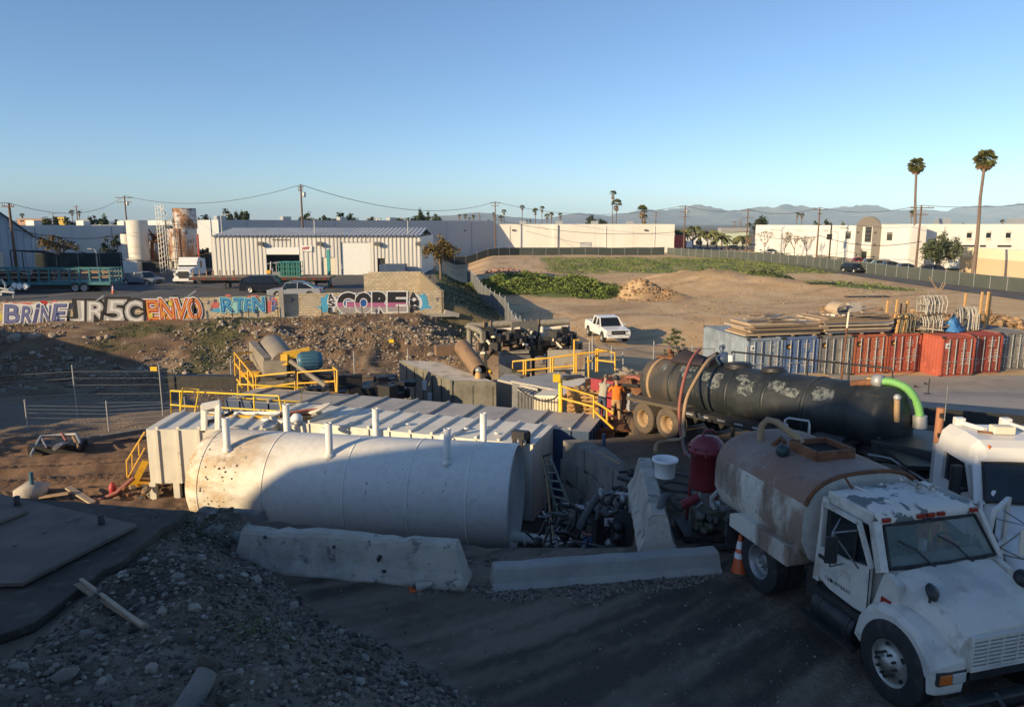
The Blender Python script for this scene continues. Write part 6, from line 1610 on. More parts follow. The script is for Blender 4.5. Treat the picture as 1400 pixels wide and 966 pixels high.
def box_tank(name,label,c,dirv,L,Wd,H,ztop,m_side,m_top,ribs,end=None,skirt=.0,rib_end=0):
 d=Vector((dirv[0],dirv[1],0)).normalized()
 t=thing(name,label,'box tank',(c[0],c[1],ztop-H),math.atan2(d.y,d.x))
 MB().box((L/2,Wd/2,H/2),(L,Wd,H)).build('body',m_side,t,bevel=.02)
 mb=MB(); mb.add([(-.02,-.02,H+.006),(L+.02,-.02,H+.006),(L+.02,Wd+.02,H+.006),(-.02,Wd+.02,H+.006)],[(0,1,2,3)]); mb.build('roof_sheet',m_top,t)
 for k in range(ribs):
  x=L*(k+.5)/ribs
  MB().bar((x,.02,H+.05),(x,Wd-.02,H+.05),.09,.085).build('roof_rib',m_top,t)
  MB().box((x,-.03,H/2),(.1,.06,H-.04)).build('side_rib',m_side,t)
 for k in range(rib_end):
  y=Wd*(k+.5)/rib_end
  MB().box((L+.035,y,H/2),(.07,.1,H-.1)).build('end_rib',end or m_side,t)
 if end:
  MB().add([(L+.012,.0,0),(L+.012,Wd,0),(L+.012,Wd,H),(L+.012,0,H)],[(0,1,2,3)]).build('end_panel',end,t)
 return t,d
B1,D1=Vector((.69,22.9,0)),Vector((.95,-.315,0)).normalized(); N1=Vector((-D1.y,D1.x,0))
s=B1-D1*10.5
t,d=box_tank('box_tank','white ribbed box tank directly behind the cylindrical tank',s,D1,10.5,2.44,2.65,-.87,m_white_box,m_white_box,13,m_white_box)
mb=MB()
for z_,m_ in((1.6,0),(1.2,0)):mb.box((10.53,1.25,z_),(.02,.14,.22))
mb.build('stencil',m_print_black,t)
mb=MB()
for x_,y_ in((9.9,-.12),(10.15,-.2),(10.3,.1)):mb.bar((x_,y_,.1),(x_,y_,3.05),.12)
mb.box((10.1,-.15,3.0),(.5,.3,.25)); mb.build('pipe_stand',m_dark_steel,t)
for x_,y_ in((5.6,.8),(7.8,.9),(9.0,.7)):MB().lathe([(.06,0),(.10,.02),(.10,.05),(.06,.07)],10,(x_,y_,2.69)).build('roof_ring',m_white_paint,t)
s=B1+N1*2.5+D1*1.3-D1*15.5
t,d=box_tank('box_tank','grey roofed box tank with navy blue end, furthest of the boxes',s,D1,15.5,2.35,2.65,-1.0,m_navy,m_grey_roof,11,m_navy,rib_end=5)
mb=MB()
for j in range(3):mb.box((15.62,.95,1.55-j*.22),(.01,.2,.13))
mb.build('stencil',m_print_white,t)
MB().box((15.615,.95,1.33),(.012,.34,.75)).build('placard',m_grey_roof,t)
MB().tube([(15.8,2.0,-.3),(15.8,2.0,2.2),(15.6,2.0,2.45),(15.3,2.0,2.5)],.11,10).build('vent_hose',m_navy,t)
t,d=box_tank('box_tank','bright white ribbed box showing left of the tank head',(-12.95,25.0),(1,.03),4.4,2.4,2.0,-.96,m_white_box,m_white_box,6,None)
for k in range(2):MB().box((.05+k*.85,.1,-.33),(.22,.2,.7)).build('leg',m_white_box,t)
mb=MB()
for k in range(8):mb.box((1.25+k*.2,.12,-.33),(.12,.08,.6))
mb.build('louvre',m_steel,t); MB().box((2.0,.6,-.4),(2.2,.6,.6)).build('recess_shade_box',m_dark_steel,t)  # solid dark box stands in for the shade under the white box
MB().box((.5,1.2,-.9),(.4,2,.5)).build('sill_beam',m_dark_steel,t)
t=thing('portal_frame','small white portal frame standing on the box roof behind the tank head','frame',tuple(P(288,585,24.6)))
for px in(279,298):MB().bar(P(px,588,24.6),P(px,553,24.6),.16).build('upright',m_white_tank,t,True)
MB().bar(P(276,556,24.55),P(301,551,24.65),.24,.2).build('crossbar',m_white_tank,t,True)
t=thing('hose_end','dark hose bundle and valve lying behind the tank manway','hose',tuple(P(300,578,24.9)))
MB().tube([P(277,590,24.8),P(285,576,25),P(300,574,25.4),P(312,566,25.8),P(318,563,26)],.07,8).build('hose',m_dark_steel,t,True); MB().tube([P(300,575,25.4),P(305,567,25.4)],.09,8).build('valve',m_rust,t,True)
t=thing('roof_valve','white capped valve on the box roof near a rusty plate','valve',tuple(P(406,580,24.9))); MB().lathe([(.09,0),(.09,.12),(.2,.14),(.2,.26),(.12,.36),(.001,.4)],14).build('cap',m_white_paint,t); MB().lathe([(.22,-.02),(.22,.04),(.1,.05)],14).build('flange',m_steel,t)
t=thing('tipped_hatch','open pale hatch lid with rust stained rim on the box roof','hatch',tuple(P(436,564,27))); MB().lathe([(.001,.02),(.5,0),(.52,.06),(.46,.08),(.001,.1)],18,(0,0,.12),Matrix.Rotation(-.35,3,'Y')).build('lid',m_cream,t); MB().box((-.75,-.35,.05),(1.1,.5,.1),.25).build('rusty_plate',m_rust,t); MB().tube([(-1.1,-.4,.1),(-.3,-.3,.2),(.2,-.2,.2)],.04,6).build('strap',m_hose_red,t)
def rails(name,label,lines,r=.03,m=None,parent=None,cat='railing',group=None):
 p0=P(*lines[0][0])
 t=parent or thing(name,label,cat,tuple(p0),0,group)
 for ln_ in lines:
  pts=[P(*a_)for a_ in ln_]
  MB().tube(pts,r,6).build('rail',m or m_yellow_b,t,True)
 return t
rails('guard_rail','long yellow guard rail on the roof, left end above the stair',[[(235,571,29.5),(233,534,29.5),(381,541,28.2)],[(233,553,29.5),(262,555,29.3),(320,558,28.8),(430,565,27.8)],[(381,541,28.2),(385,562,28.2)],[(246,534.5,29.4),(247,571,29.4)],[(347,539,28.6),(348,562,28.6)],[(390,549,28.1),(389,566,28.1)],[(316,558,28.8),(317,572,28.8)],[(371,562,28.3),(373,578,28.2)]],.035)
rails('guard_rail','narrow upright yellow rail frame at the left end of the roof',[[(245,580,28.6),(250,530,28.9),(272,532,28.9),(264,578,28.6)],[(247,555,28.7),(268,556,28.7)],[(252,580,28.6),(251,560,28.6)]],.035)
rails('guard_rail','rectangular yellow rail panel in the middle of the box roof',[[(325,525,30.5),(325,544,30.5),(412,549.5,29.8),(413,529,29.8),(325,525,30.5)]],.035)
t=thing('toe_board','yellow toe board and white pipe along the middle of the roof','board',tuple(P(330,570,27.5)))
MB().bar(P(285,568,27.9),P(425,572,26.9),.16,.12).build('board',m_yellow,t,True); MB().tube([P(285,565,28.2),P(440,564,27.4)],.07,8).build('white_pipe',m_white_tank,t,True)
t=thing('steel_stair','yellow steel stair climbing the left end of the white box','stair',tuple(P(185,690,27)))
for dx,tt in((0,27.0),(0,28.0)):
 MB().tube([P(174,652,tt),P(173,630,tt),P(198,590,tt)],.032,6).build('handrail',m_yellow,t,True)
 MB().tube([P(175,653,tt),P(198,612,tt)],.025,6).build('handrail',m_yellow,t,True)
 MB().bar(P(182,664,tt),P(199,630,tt),.1,.22).build('stringer',m_yellow,t,True)
 for px,py in((181,640),(190,622)):MB().tube([P(px,py,tt),P(px-.5,py-20,tt)],.025,6).build('baluster',m_yellow,t,True)
 MB().tube([P(192,664,tt),P(194,692,tt)],.05,6).build('leg',m_yellow,t,True)
for k in range(6):f=k/5; MB().bar(P(183+15*f,662-32*f,27.0),P(183+15*f,662-32*f,28.0),.22,.04).build('tread',m_yellow,t,True)
MB().box((P(190,664,27.5)),(.75,1.0,.07)).build('landing',m_yellow,t,True)
for z_ in(672,682):MB().bar(P(191,z_,27),P(202,z_+1,27),.06).build('rung',m_yellow,t,True)
def k_rail(label,a,b,h,m,seed,base=.6,top=.18,rag=.04,sink=.05,name='concrete_barrier'):
 a,b=Vector(a),Vector(b); L=(b-a).length; d=(b-a)/L; n=Vector((-d.y,d.x,0)).normalized(); q=random.Random(seed)
 t=thing(name,label,'barrier',tuple(a))
 prof=[(-base/2,0),(-base/2,h*.12),(-base*.34,h*.38),(-top/2-.02,h*.92),(-top/2+.02,h),(top/2-.02,h),(top/2+.02,h*.92),(base*.34,h*.38),(base/2,h*.12),(base/2,0)]
 rings=[]; N=22; chips=[(q.uniform(.06,.94),q.uniform(.02,.05),q.uniform(.5,1.5))for _ in range(5)]
 for k in range(N+1):
  s_=L*k/N; rg=[]
  for y,z in prof:
   dz=-rag*.18*q.random()if z>.01 else 0
   if z>h*.85:dz-=rag*sum(c_[2]*math.exp(-((k/N-c_[0])/c_[1])**2)for c_ in chips)
   e=1-(.55*max(0,(z/h)-.55)if k in(0,N)else 0)*rag*4
   rg.append(d*(s_ if k not in(0,N)else(s_+(z/h)*rag*(3 if k==0 else-3)))+n*(y*(1+q.uniform(-.03,.03)))+Vector((0,0,z+dz-sink)))
  rings.append(rg)
 MB().loft(rings).build('concrete',m,t,bevel=.012)
 return t,d,n
t,d,n=k_rail('long chipped pale concrete barrier in front of the white tank',Pz(326,768,0),Pz(642,806,0)+Vector((-.02,.25,0)),.82,m_conc,1,.62,.24,.07)
for f,z_,r_ in((.42,.55,.05),(.6,.42,.09),(.62,.2,.07),(.14,.62,.05)):
 MB().rock(d*(4.75*f)-n*(.25-.13*z_)+Vector((0,0,z_)),r_*.8,int(f*99),1.0).build('dark_hole_lump',m_dark_steel,t)  # dark lumps stand in for the shade inside broken holes
MB().rock(d*4.3-n*.33+Vector((0,0,.12)),.14,5).build('broken_chunk',m_conc,t)
t,d,n=k_rail('smooth blue grey concrete barrier in front of the filter vessel',Pz(667,806,0)+Vector((.05,.2,0)),Pz(985,783,0)+Vector((0,.25,0)),.42,m_conc_b,2,.56,.26,.015)
t,d,n=k_rail('upended worn barrier running away behind the smooth one',(2.78,13.0,0),(3.2,17.0,-.1),.85,m_conc,3,.75,.3,.08)
t,d,n=k_rail('short barrier piece half buried at the left of the long one',(-6.9,15.3,-.45),(-5.3,14.8,-.35),.55,m_block,4,.6,.22,.02)
o=MB().lathe([(.18,0),(.21,.28),(.245,.29),(.245,.34),(.225,.34),(.2,.3),(.17,.03),(.001,.03)],24).build('bucket',m_white_paint); o.location=P(908,665,16.0); o.scale=(1.15,1.15,1.2); o.location.z=.83-.05; tag(o,'dirty white plastic tub standing on the worn barrier','bucket')
p=Pz(568,806,0); t=thing('crushed_cone','squashed faded traffic cone lying before the long barrier','traffic cone',tuple(p)); MB().box((0,0,.03),(.34,.3,.05),.3,taper=.9).build('base',m_cone,t,bevel=.01); MB().lathe([(.15,0),(.1,.25),(.05,.45)],14,(.05,0,.09),Matrix.Rotation(1.35,3,'Y')).build('body',m_conc,t); MB().rock((-.02,.02,.08),.12,3,.5).build('torn_flap',m_dust_rubber,t); t.scale=(.62,.62,.62)
t=thing('step_ladder','tall open step ladder leaning by the end of the white box','ladder',tuple(P(775,735,21.5)))
f1,f2=P(768,722,21.2),P(797,735,20.7); tp1,tp2=P(742,625,22.3),P(751,622,22.1)
m_lad=mat('paint splashed ladder rail',(.22,.24,.19),.6,layers=[((.4,.38,.33),5,.5,.65,.7)])
for a_,b_ in((f1,tp1),(f2,tp2)):MB().bar(a_,b_,.035,.09).build('rail',m_lad,t,True)
for k in range(1,9):f=k/9; MB().bar(f1.lerp(tp1,f),f2.lerp(tp2,f),.09,.03).build('tread',m_lad,t,True)
for a_,b_ in((P(748,745,22.0),tp1),(P(760,738,22.8),tp2)):MB().bar(a_,b_,.03,.05).build('back_leg',m_lad,t,True)
MB().bar(tp1+Vector((0,0,.03)),tp2+Vector((0,0,.03)),.16,.06).build('top_cap',m_dark_steel,t,True)
t=thing('block_retaining_wall','dark stacked concrete block wall along the pit edge','wall',(3.6,18.1,-3.2))
qa,qb=Vector((3.55,18.2,0)),Vector((2.15,23.0,0)); dl=(qb-qa); LL=dl.length; dl/=LL; nn=Vector((dl.y,-dl.x,0))
for row in range(4):
 s_=-.3*(row%2); k=0
 while s_<LL-.2:
  w=.98+.1*((k*7+row*3)%3-1); s0=max(0,s_); s1=min(LL,s_+w-.03)
  c=qa+dl*((s0+s1)/2)-nn*(.3+.02*((k+row)%2)); zt=-.32-.1*(s0>2.4)-.2*(s0>3.7)
  hh=.68; zz=zt-hh/2-(hh+.02)*row
  MB().box((c.x,c.y,zz),(s1-s0,.62,hh),math.atan2(dl.y,dl.x)).build('block',m_block,t,True,bevel=.03)
  s_+=w; k+=1
for f,zt in((.08,.12),(.62,.1)):
 p=qa+dl*(LL*f)+nn*.08; MB().tube([(p.x,p.y,-2.6),(p.x,p.y,zt-.1)],.055,8).build('steel_stake',m_navy,t,True)
t=thing('handrail','thin tan pipe leaning along the block wall','pipe',tuple(P(820,620,20.5))); MB().tube([P(818,617,20.4),P(848,634,19.6)],.03,6).build('pipe',m_hose_tan,t,True)
vx,vy=3.98,14.35
t=thing('filter_vessel','dark red upright filter vessel on legs behind the smooth barrier','vessel',(vx,vy,0))
m_maroon=mat('maroon vessel paint',(.20,.022,.03),.45,layers=[((.12,.02,.025),2,.45,.65,.7),((.3,.12,.11),8,.62,.7,.6)])
MB().lathe([(.001,.80),(.2,.81),(.31,.87),(.335,.95),(.335,1.62),(.385,1.62),(.385,1.72),(.35,1.73),(.33,1.82),(.22,1.93),(.08,1.97),(.001,1.97)],32).build('shell',m_maroon,t)
for k in range(10):a=6.28*k/10; MB().tube([(.37*math.cos(a),.37*math.sin(a),1.6),(.37*math.cos(a),.37*math.sin(a),1.76)],.022,6).build('bolt',m_maroon,t)
for k in range(3):a=6.28*k/3+1.0; MB().bar((.31*math.cos(a),.31*math.sin(a),1.0),(.36*math.cos(a),.36*math.sin(a),.05),.07,.05).build('leg',m_maroon,t)
MB().tube([(-.1,0,1.96),(-.05,0,2.08),(.1,0,2.08),(.16,.02,2.02)],.028,7).build('lifting_handle',m_maroon,t)
MB().tube([(-.2,-.2,.72),(-.5,-.3,.62),(-.62,-.34,.55)],.09,10).build('inlet_pipe',m_maroon,t)
mb=MB()
for s in(-.1,.12):mb.tube([(s,-.05,.82),(s,-.06,.35)],.055,8)
mb.build('outlet_pipe',m_galv,t)
t=thing('pump_engine','greasy pump engine tucked under the red vessel','pump',(vx-.05,vy-.5,0)); q=random.Random(2)
m_olive=mat('greasy olive machine paint',(.10,.098,.07),.5,layers=[((.04,.04,.035),4,.45,.62,.8),((.2,.19,.14),9,.58,.66,.5)])
MB().box((0,0,.42),(.62,.4,.42)).build('engine_block',m_olive,t,bevel=.04)
for k in range(7):MB().lathe([(.001,0),(q.uniform(.06,.11),0),(q.uniform(.05,.1),q.uniform(.08,.2)),(.001,.2)],12,(q.uniform(-.28,.28),-.2,q.uniform(.25,.6)),Matrix.Rotation(R(90),3,'X')).build('housing',m_olive,t)
for k in range(9):a_=Vector((q.uniform(-.45,.45),q.uniform(-.3,.1),q.uniform(.2,.7))); b_=a_+Vector((q.uniform(-.3,.3),q.uniform(-.1,.1),q.uniform(-.2,.2))); MB().tube([a_,b_],.025,6).build('pipe',m_steel if k%2 else m_dark_steel,t)
MB().box((0,.1,.12),(1.1,.9,.12)).build('skid',m_dark_steel,t); MB().lathe([(.001,0),(.1,0),(.1,.12),(.001,.13)],14,(.1,-.05,.64)).build('air_filter',m_galv,t)
for k in range(4):pts=[(q.uniform(-.7,.7),q.uniform(-.7,-.2),.05),(q.uniform(-.7,.9),q.uniform(-.8,-.3),.1),(q.uniform(-.3,1.1),q.uniform(-.7,-.1),.06)]; MB().tube(pts,.03,6).build('hose',m_rubber,t)
def hose(label,pts,r,m,name='hose',smooth_n=5,rib=0):
 P_=[Vector(p)for p in pts]; out=[]
 for i in range(len(P_)-1):
  p0,p1,p2,p3=P_[max(i-1,0)],P_[i],P_[i+1],P_[min(i+2,len(P_)-1)]
  for k in range(smooth_n):
   u_=k/smooth_n; out.append(.5*((2*p1)+(p2-p0)*u_+(2*p0-5*p1+4*p2-p3)*u_**2+(3*p1-p0-3*p2+p3)*u_**3))
 out.append(P_[-1])
 return tag(MB().tube(out,[r-rib*(k%2)for k in range(len(out))]if rib else r,9).build(name,m),label,'hose')
hose('thick grey hose crossing the worn barrier to the vessel',[(3.4,14.0,.56),(3.2,13.9,.75),(3.02,13.75,.9),(2.86,13.5,.7),(2.6,13.35,.2),(2.5,13.2,-.2)],.075,m_hose_grey)
cpts=[]
for k in range(26):a=k*.62; cpts.append((3.75+.42*math.cos(a),15.6+.42*math.sin(a),.12+.02*k))
hose('coiled grey hose hung up behind the red vessel',cpts,.04,m_hose_grey,'coiled_hose',3)
hose('grey hose lying right of the vessel towards the truck',[(4.2,14.6,.7),(4.6,14.5,.5),(4.9,14.2,.25),(5.2,14.3,.2),(5.1,14.8,.3)],.05,m_hose_grey)
t=thing('control_box','black equipment box with white label in the pit','box',tuple(P(832,715,17.8)),.1); MB().box((0,0,-.15),(.72,.55,.95)).build('casing',m_black,t,bevel=.02); MB().box((-.02,-.285,.16),(.3,.012,.2)).build('label',m_print_white,t); mb=MB()
for j in range(3):mb.box((-.02+.02*(j-1),-.293,.1+j*.05),(.2,.006,.02))
mb.build('lettering',m_print_black,t)
t=thing('pit_pipework','dark pipes and valves crowded in the pit beside the worn barrier','pipework',tuple(P(850,700,17.5)))
for pts,r_,m_ in(([(790,725,17.4),(808,690,17.8),(818,678,18)],.1,m_hose_grey),([(818,678,18),(835,673,18.2),(856,676,17.6),(870,678,17.0)],.06,m_steel),([(795,697,18),(830,698,18)],.06,m_steel),([(864,678,17.2),(866,720,17.0)],.1,m_steel),([(832,690,18),(842,672,18),(852,668,18)],.05,m_dark_steel),([(820,668,18),(826,676,18)],.035,m_white_tank),([(846,740,16.6),(852,700,17.2)],.12,m_dark_steel),([(870,672,17),(880,655,17.4),(888,640,17.8)],.06,m_rubber),([(838,668,18.2),(850,665,18),(858,672,17.6)],.05,m_rubber),([(770,690,19),(800,694,18.6)],.07,m_steel),([(762,712,19.4),(800,720,18.8)],.05,m_dark_steel)):
 MB().tube([P(*a_)for a_ in pts],r_,9).build('pipe',m_,t,True)
for px,py,tt in((866,700,17),(852,682,17.6),(806,694,18),(822,676,18)):MB().lathe([(.001,-.06),(.15,-.06),(.15,.06),(.001,.06)],12,P(px,py,tt),Matrix.Rotation(R(90),3,'Y')).build('flange',m_steel,t,True)
q=random.Random(5)
for k in range(84):
 p=P(q.uniform(735,872),q.uniform(675,752),q.uniform(16.5,20)); p.z=max(p.z,gz(p.x,p.y)+.1)
 o_=Vector((q.uniform(-.35,.35),q.uniform(-.3,.3),q.uniform(-.2,.25)))
 p.z-=.25; p.z=max(p.z,gz(p.x,p.y)+.05)
 (MB().tube([p,p+o_*.6,p+o_*1.5+Vector((0,0,q.uniform(-.2,.3)))],q.uniform(.018,.05),7)if k%6 else MB().lathe([(.001,-.1),(.09,-.1),(.13,-.05),(.13,.06),(.07,.12),(.001,.13)],12,p,Matrix.Rotation(q.uniform(0,3),3,'X')@Matrix.Rotation(q.uniform(0,3),3,'Y'))).build('fitting',[m_dark_steel,m_black,m_steel,m_dark_steel,m_rubber,m_olive,m_dark_steel][k%7],t,True)
for k,(lb,pts,r_)in enumerate([('black hose looping over the pit pipes beside the ladder',[(772,742,18.6),(790,712,18.4),(815,706,18),(838,728,17.4),(850,742,17)],.045),('thin grey hose lying across the pit floor behind the blue pump',[(745,748,19.4),(770,738,18.8),(800,742,18),(830,748,17.2)],.03),('black hose hanging from the block wall into the pit',[(868,650,17.8),(862,690,17.4),(842,712,17.4),(822,730,17.6)],.04),('pale hose rising beside the white box end',[(757,735,20),(752,700,20.6),(748,660,21.4),(740,622,22)],.03),('rust coloured hose snaking through the pit',[(780,700,19),(800,730,18.4),(826,722,17.8),(846,700,17.4)],.035)]):hose(lb,[P(*a_)for a_ in pts],r_,[m_rubber,m_hose_grey,m_rubber,m_hose_tan,m_hose_red][k])
t=thing('leaning_plate','dark steel plate leaning in the pit by the worn barrier','plate',tuple(P(852,722,16.8))); MB().box((0,0,0),(.5,.04,.75),M=Matrix.Rotation(-.45,3,'X')@Matrix.Rotation(.2,3,'Y')).build('plate',m_dark_steel,t); MB().box((-.1,-.3,-.42),(1.0,.5,.05)).build('foot_plate',m_dark_steel,t)
# beyond the boxes: enclosure, centrifuge, pipe rigs, pallets
def oriented_box(name,label,cat,front_left,front_right,H,depth,m,mtop,group=None):
 a_,b_=Vector(front_left),Vector(front_right); d=(b_-a_); d.z=0; w=d.length; d/=w
 t=thing(name,label,cat,(a_.x,a_.y,a_.z-H),math.atan2(d.y,d.x),group)
 return t,w
t,w=oriented_box('equipment_container','weathered grey equipment container with bolted double doors','container',P(617,520,35),P(677,517,34.6),2.6,6,None,None)
m_eq=mat('drab grey enclosure paint',(.19,.178,.142),.7,layers=[((.09,.085,.07),1.2,.45,.65,.7),((.2,.185,.15),4,.55,.7,.4)])
yaw_b=math.atan2(39.6-34.5,-6.1+2.9)
bd=Vector((-3.3,5.2,0)); bd.rotate(Matrix.Rotation(-t.rotation_euler.z,3,'Z'))
pts=[Vector((0,0,0)),Vector((w,0,0)),Vector((w,0,0))+bd,bd]
mb=MB(); mb.add(pts+[p+Vector((0,0,2.6))for p in pts],[(3,2,1,0),(4,5,6,7),(0,1,5,4),(1,2,6,5),(2,3,7,6),(3,0,4,7)]); mb.build('body',m_eq,t,bevel=.02)
mb=MB(); rp=[p+Vector((0,0,2.615))for p in pts]; mb.add(rp,[(0,1,2,3)]); mb.build('roof_sheet',mat('lightened grey roof',(.60,.53,.43),.8,layers=[((.2,.19,.17),1.5,.45,.65,.6)]),t)  # roof sheet coloured paler than the sides to make up for grazing sun
for x0,x1 in((.12,w/2-.02),(w/2+.02,w-.12)):MB().box(((x0+x1)/2,-.02,1.25),(x1-x0,.03,2.3)).build('door',m_eq,t)
for f in(0,1):MB().box((w*f,-.02,1.3),(.12,.12,2.6)).build('corner_post',m_eq,t)
mb=MB()
for k in range(1,6):
 p=bd*(k/6); mb.bar(p+Vector((-.02,-.01,.1)),p+Vector((-.02,-.01,2.5)),.03)
mb.build('side_seam',m_dark_steel,t)
for f,z_ in((.35,1.1),(.45,1.6),(.85,1.1)):
 p=bd*f; MB().bar(p+Vector((-.05,-.02,z_)),p+Vector((-.05,-.02,z_+.5)),.02,.3).build('label',m_print_white,t)
MB().lathe([(.17,0),(.17,.22),(.12,.25),(.12,.3)],14,(w*.55,.7,2.62)).build('vent_stub',m_wood_new,t); MB().lathe([(.001,0),(.17,.01),(.17,.05),(.001,.06)],14,(w*.55,.72,3.0),Matrix.Rotation(1.3,3,'X')).build('vent_cap',m_steel,t)
t=thing('boom_pipe','thick brown pipe boom lying tilted behind the grey container','pipe',tuple(P(640,475,38.5)))
m_brownpipe=mat('brown pipe coating',(.24,.15,.085),.75,layers=[((.13,.09,.06),1.5,.45,.65,.7),((.33,.24,.16),4,.55,.7,.4)])
MB().lathe([(.36,0),(.40,.02),(.42,2.9),(.36,3.0),(.30,2.9)],20,P(656,508,36),(P(626,466,39)-P(656,508,36)).to_track_quat('Z','Y').to_matrix()).build('pipe',m_brownpipe,t,True)
MB().tube([P(637,469,39),P(672,510,36)],.07,8).build('yellow_strut',m_yellow,t,True); MB().box(P(610,478,40),(1.2,.6,.55),.3).build('orange_block',m_brownpipe,t,True); MB().tube([P(648,488,37.5),P(665,520,36.2)],.28,12).build('dark_hose',m_dark_steel,t,True)
t=thing('drill_collar','dark flat steel sections lying behind the grey container','steel',tuple(P(500,525,36)))
q=random.Random(77)
for k in range(30):MB().box(P(q.uniform(466,546),q.uniform(521,543),q.uniform(33,36)),(q.uniform(.4,1.8),q.uniform(.2,.7),q.uniform(.2,.7)),q.uniform(-.6,.6)).build('section',m_black if k%3 else m_dark_steel,t,True)
MB().box(P(300,522,38),(5.2,.5,.7),-.05).build('trough',m_dark_steel,t,True)
t=thing('centrifuge_skid','drum centrifuge skid with yellow rails and blue motor','machine',tuple(P(390,540,33)))
m_drum=mat('dusty grey drum',(.25,.22,.175),.7,layers=[((.17,.14,.11),1.5,.45,.65,.7),((.34,.29,.23),5,.55,.7,.4)])
da,db=P(372,474,36.2),P(388,497,33.3)
ax=(db-da).normalized()
MB().tube([da-ax*.1,da,db,db+ax*.05],[.5,.62,.62,.55],24).build('drum',m_drum,t,True)
MB().bar(P(345,478,36),P(366,502,33),.3,.9).build('trough_side',m_drum,t,True); MB().bar(P(390,488,36.4),P(400,500,33.2),.25,.6).build('trough_side',m_drum,t,True)
MB().box(P(378,503,33.0),(1.0,.6,.75),.1).build('end_box',m_drum,t,True)
mb=MB(); a_,b_=P(388,488,32.9),P(424,481,33.1); mb.bar(a_+Vector((0,0,.1)),b_+Vector((0,0,.1)),.35,.25); mb.bar(P(390,484,32.9),P(390,499,32.9),.4,.3); mb.bar(P(402,481,33.0),P(402,489,33.0),.3,.35); mb.build('yellow_bracket',m_yellow,t,True)
mc=P(424,493,32.7); mdir=(Vector((.95,.35,.03))).normalized(); T=mdir.to_track_quat('Z','Y').to_matrix()
mo=MB().lathe([(.001,-.55),(.3,-.55),(.36,-.48),(.40,-.42),(.40,.35),(.34,.5),(.2,.55),(.001,.56)],24,mc,T).build('motor',m_blue_motor,t,True)
mb=MB()
for k in range(18):a=6.28*k/18; mb.bar(mc+T@Vector((.41*math.cos(a),.41*math.sin(a),-.38)),mc+T@Vector((.41*math.cos(a),.41*math.sin(a),.32)),.025,.05)
mb.build('cooling_fin',m_blue_motor,t,True)
MB().lathe([(.001,-.57),(.2,-.575),(.22,-.55)],20,mc,T).build('fan_cover',m_steel,t,True)
MB().tube([P(397,493,32.5),P(445,527,32)],.11,10).build('drive_pipe',m_drum,t,True)
MB().box(P(428,512,32.8),(1.6,.9,.3),.2).build('motor_base',m_dark_steel,t,True)
for px,py in((372,520),(390,518),(408,530),(420,540),(355,524)):MB().bar(P(px,py,33),P(px,py+34,33),.22,.3).build('column',m_dark_steel,t,True)
for a_,b_ in(((350,515,34),(420,522,32.6)),((352,540,34),(455,548,32.4))):MB().bar(P(*a_),P(*b_),.3,.35).build('skid_beam',m_dark_steel,t,True)
for px,py,w_ in((380,526,.9),(395,535,1.1),(365,530,.7),(440,536,1.3)):MB().box(P(px,py,33.2),(w_,.7,.5),.2).build('gearbox',m_drum if w_<1 else m_dark_steel,t,True)
MB().bar(P(432,541,32.2),P(459,540,31.8),.25,.25).build('yellow_sill',m_yellow,t,True)
rails('guard_rail','sloping yellow stair rails left of the centrifuge',[[(322,514,34.5),(321,482,34.5),(346,513,33),(348,545,33)],[(322,497,34.5),(346,529,33)],[(329,528,34),(328,491,34)],[(340,540,33.4),(339,505,33.4)],[(321,483,34.5),(361,480,36)],[(333,496,34.8),(352,493.5,36)],[(324,518,34.4),(332,530,34)]],.045,m_yellow)
rails('guard_rail','yellow rails along the front of the centrifuge skid',[[(350,545,32.6),(350,514,32.6),(403,508,32.3),(404,541,32.3)],[(350,531,32.6),(404,523.5,32.3)],[(407,541,32.2),(407,509,32.2),(457,505,32),(460,542,32)],[(407,524,32.2),(458,521,32)],[(455,502,32),(461,506,31.9),(461,540,31.9)]],.045,m_yellow)
MB().box(P(345,511,34),(.9,.5,.2)).build('step_plate',m_yellow,t,True)
m_pipe=mat('dusty grey pipe',(.22,.20,.165),.75,layers=[((.13,.12,.10),2,.45,.65,.7),((.33,.28,.22),5,.55,.7,.4)])
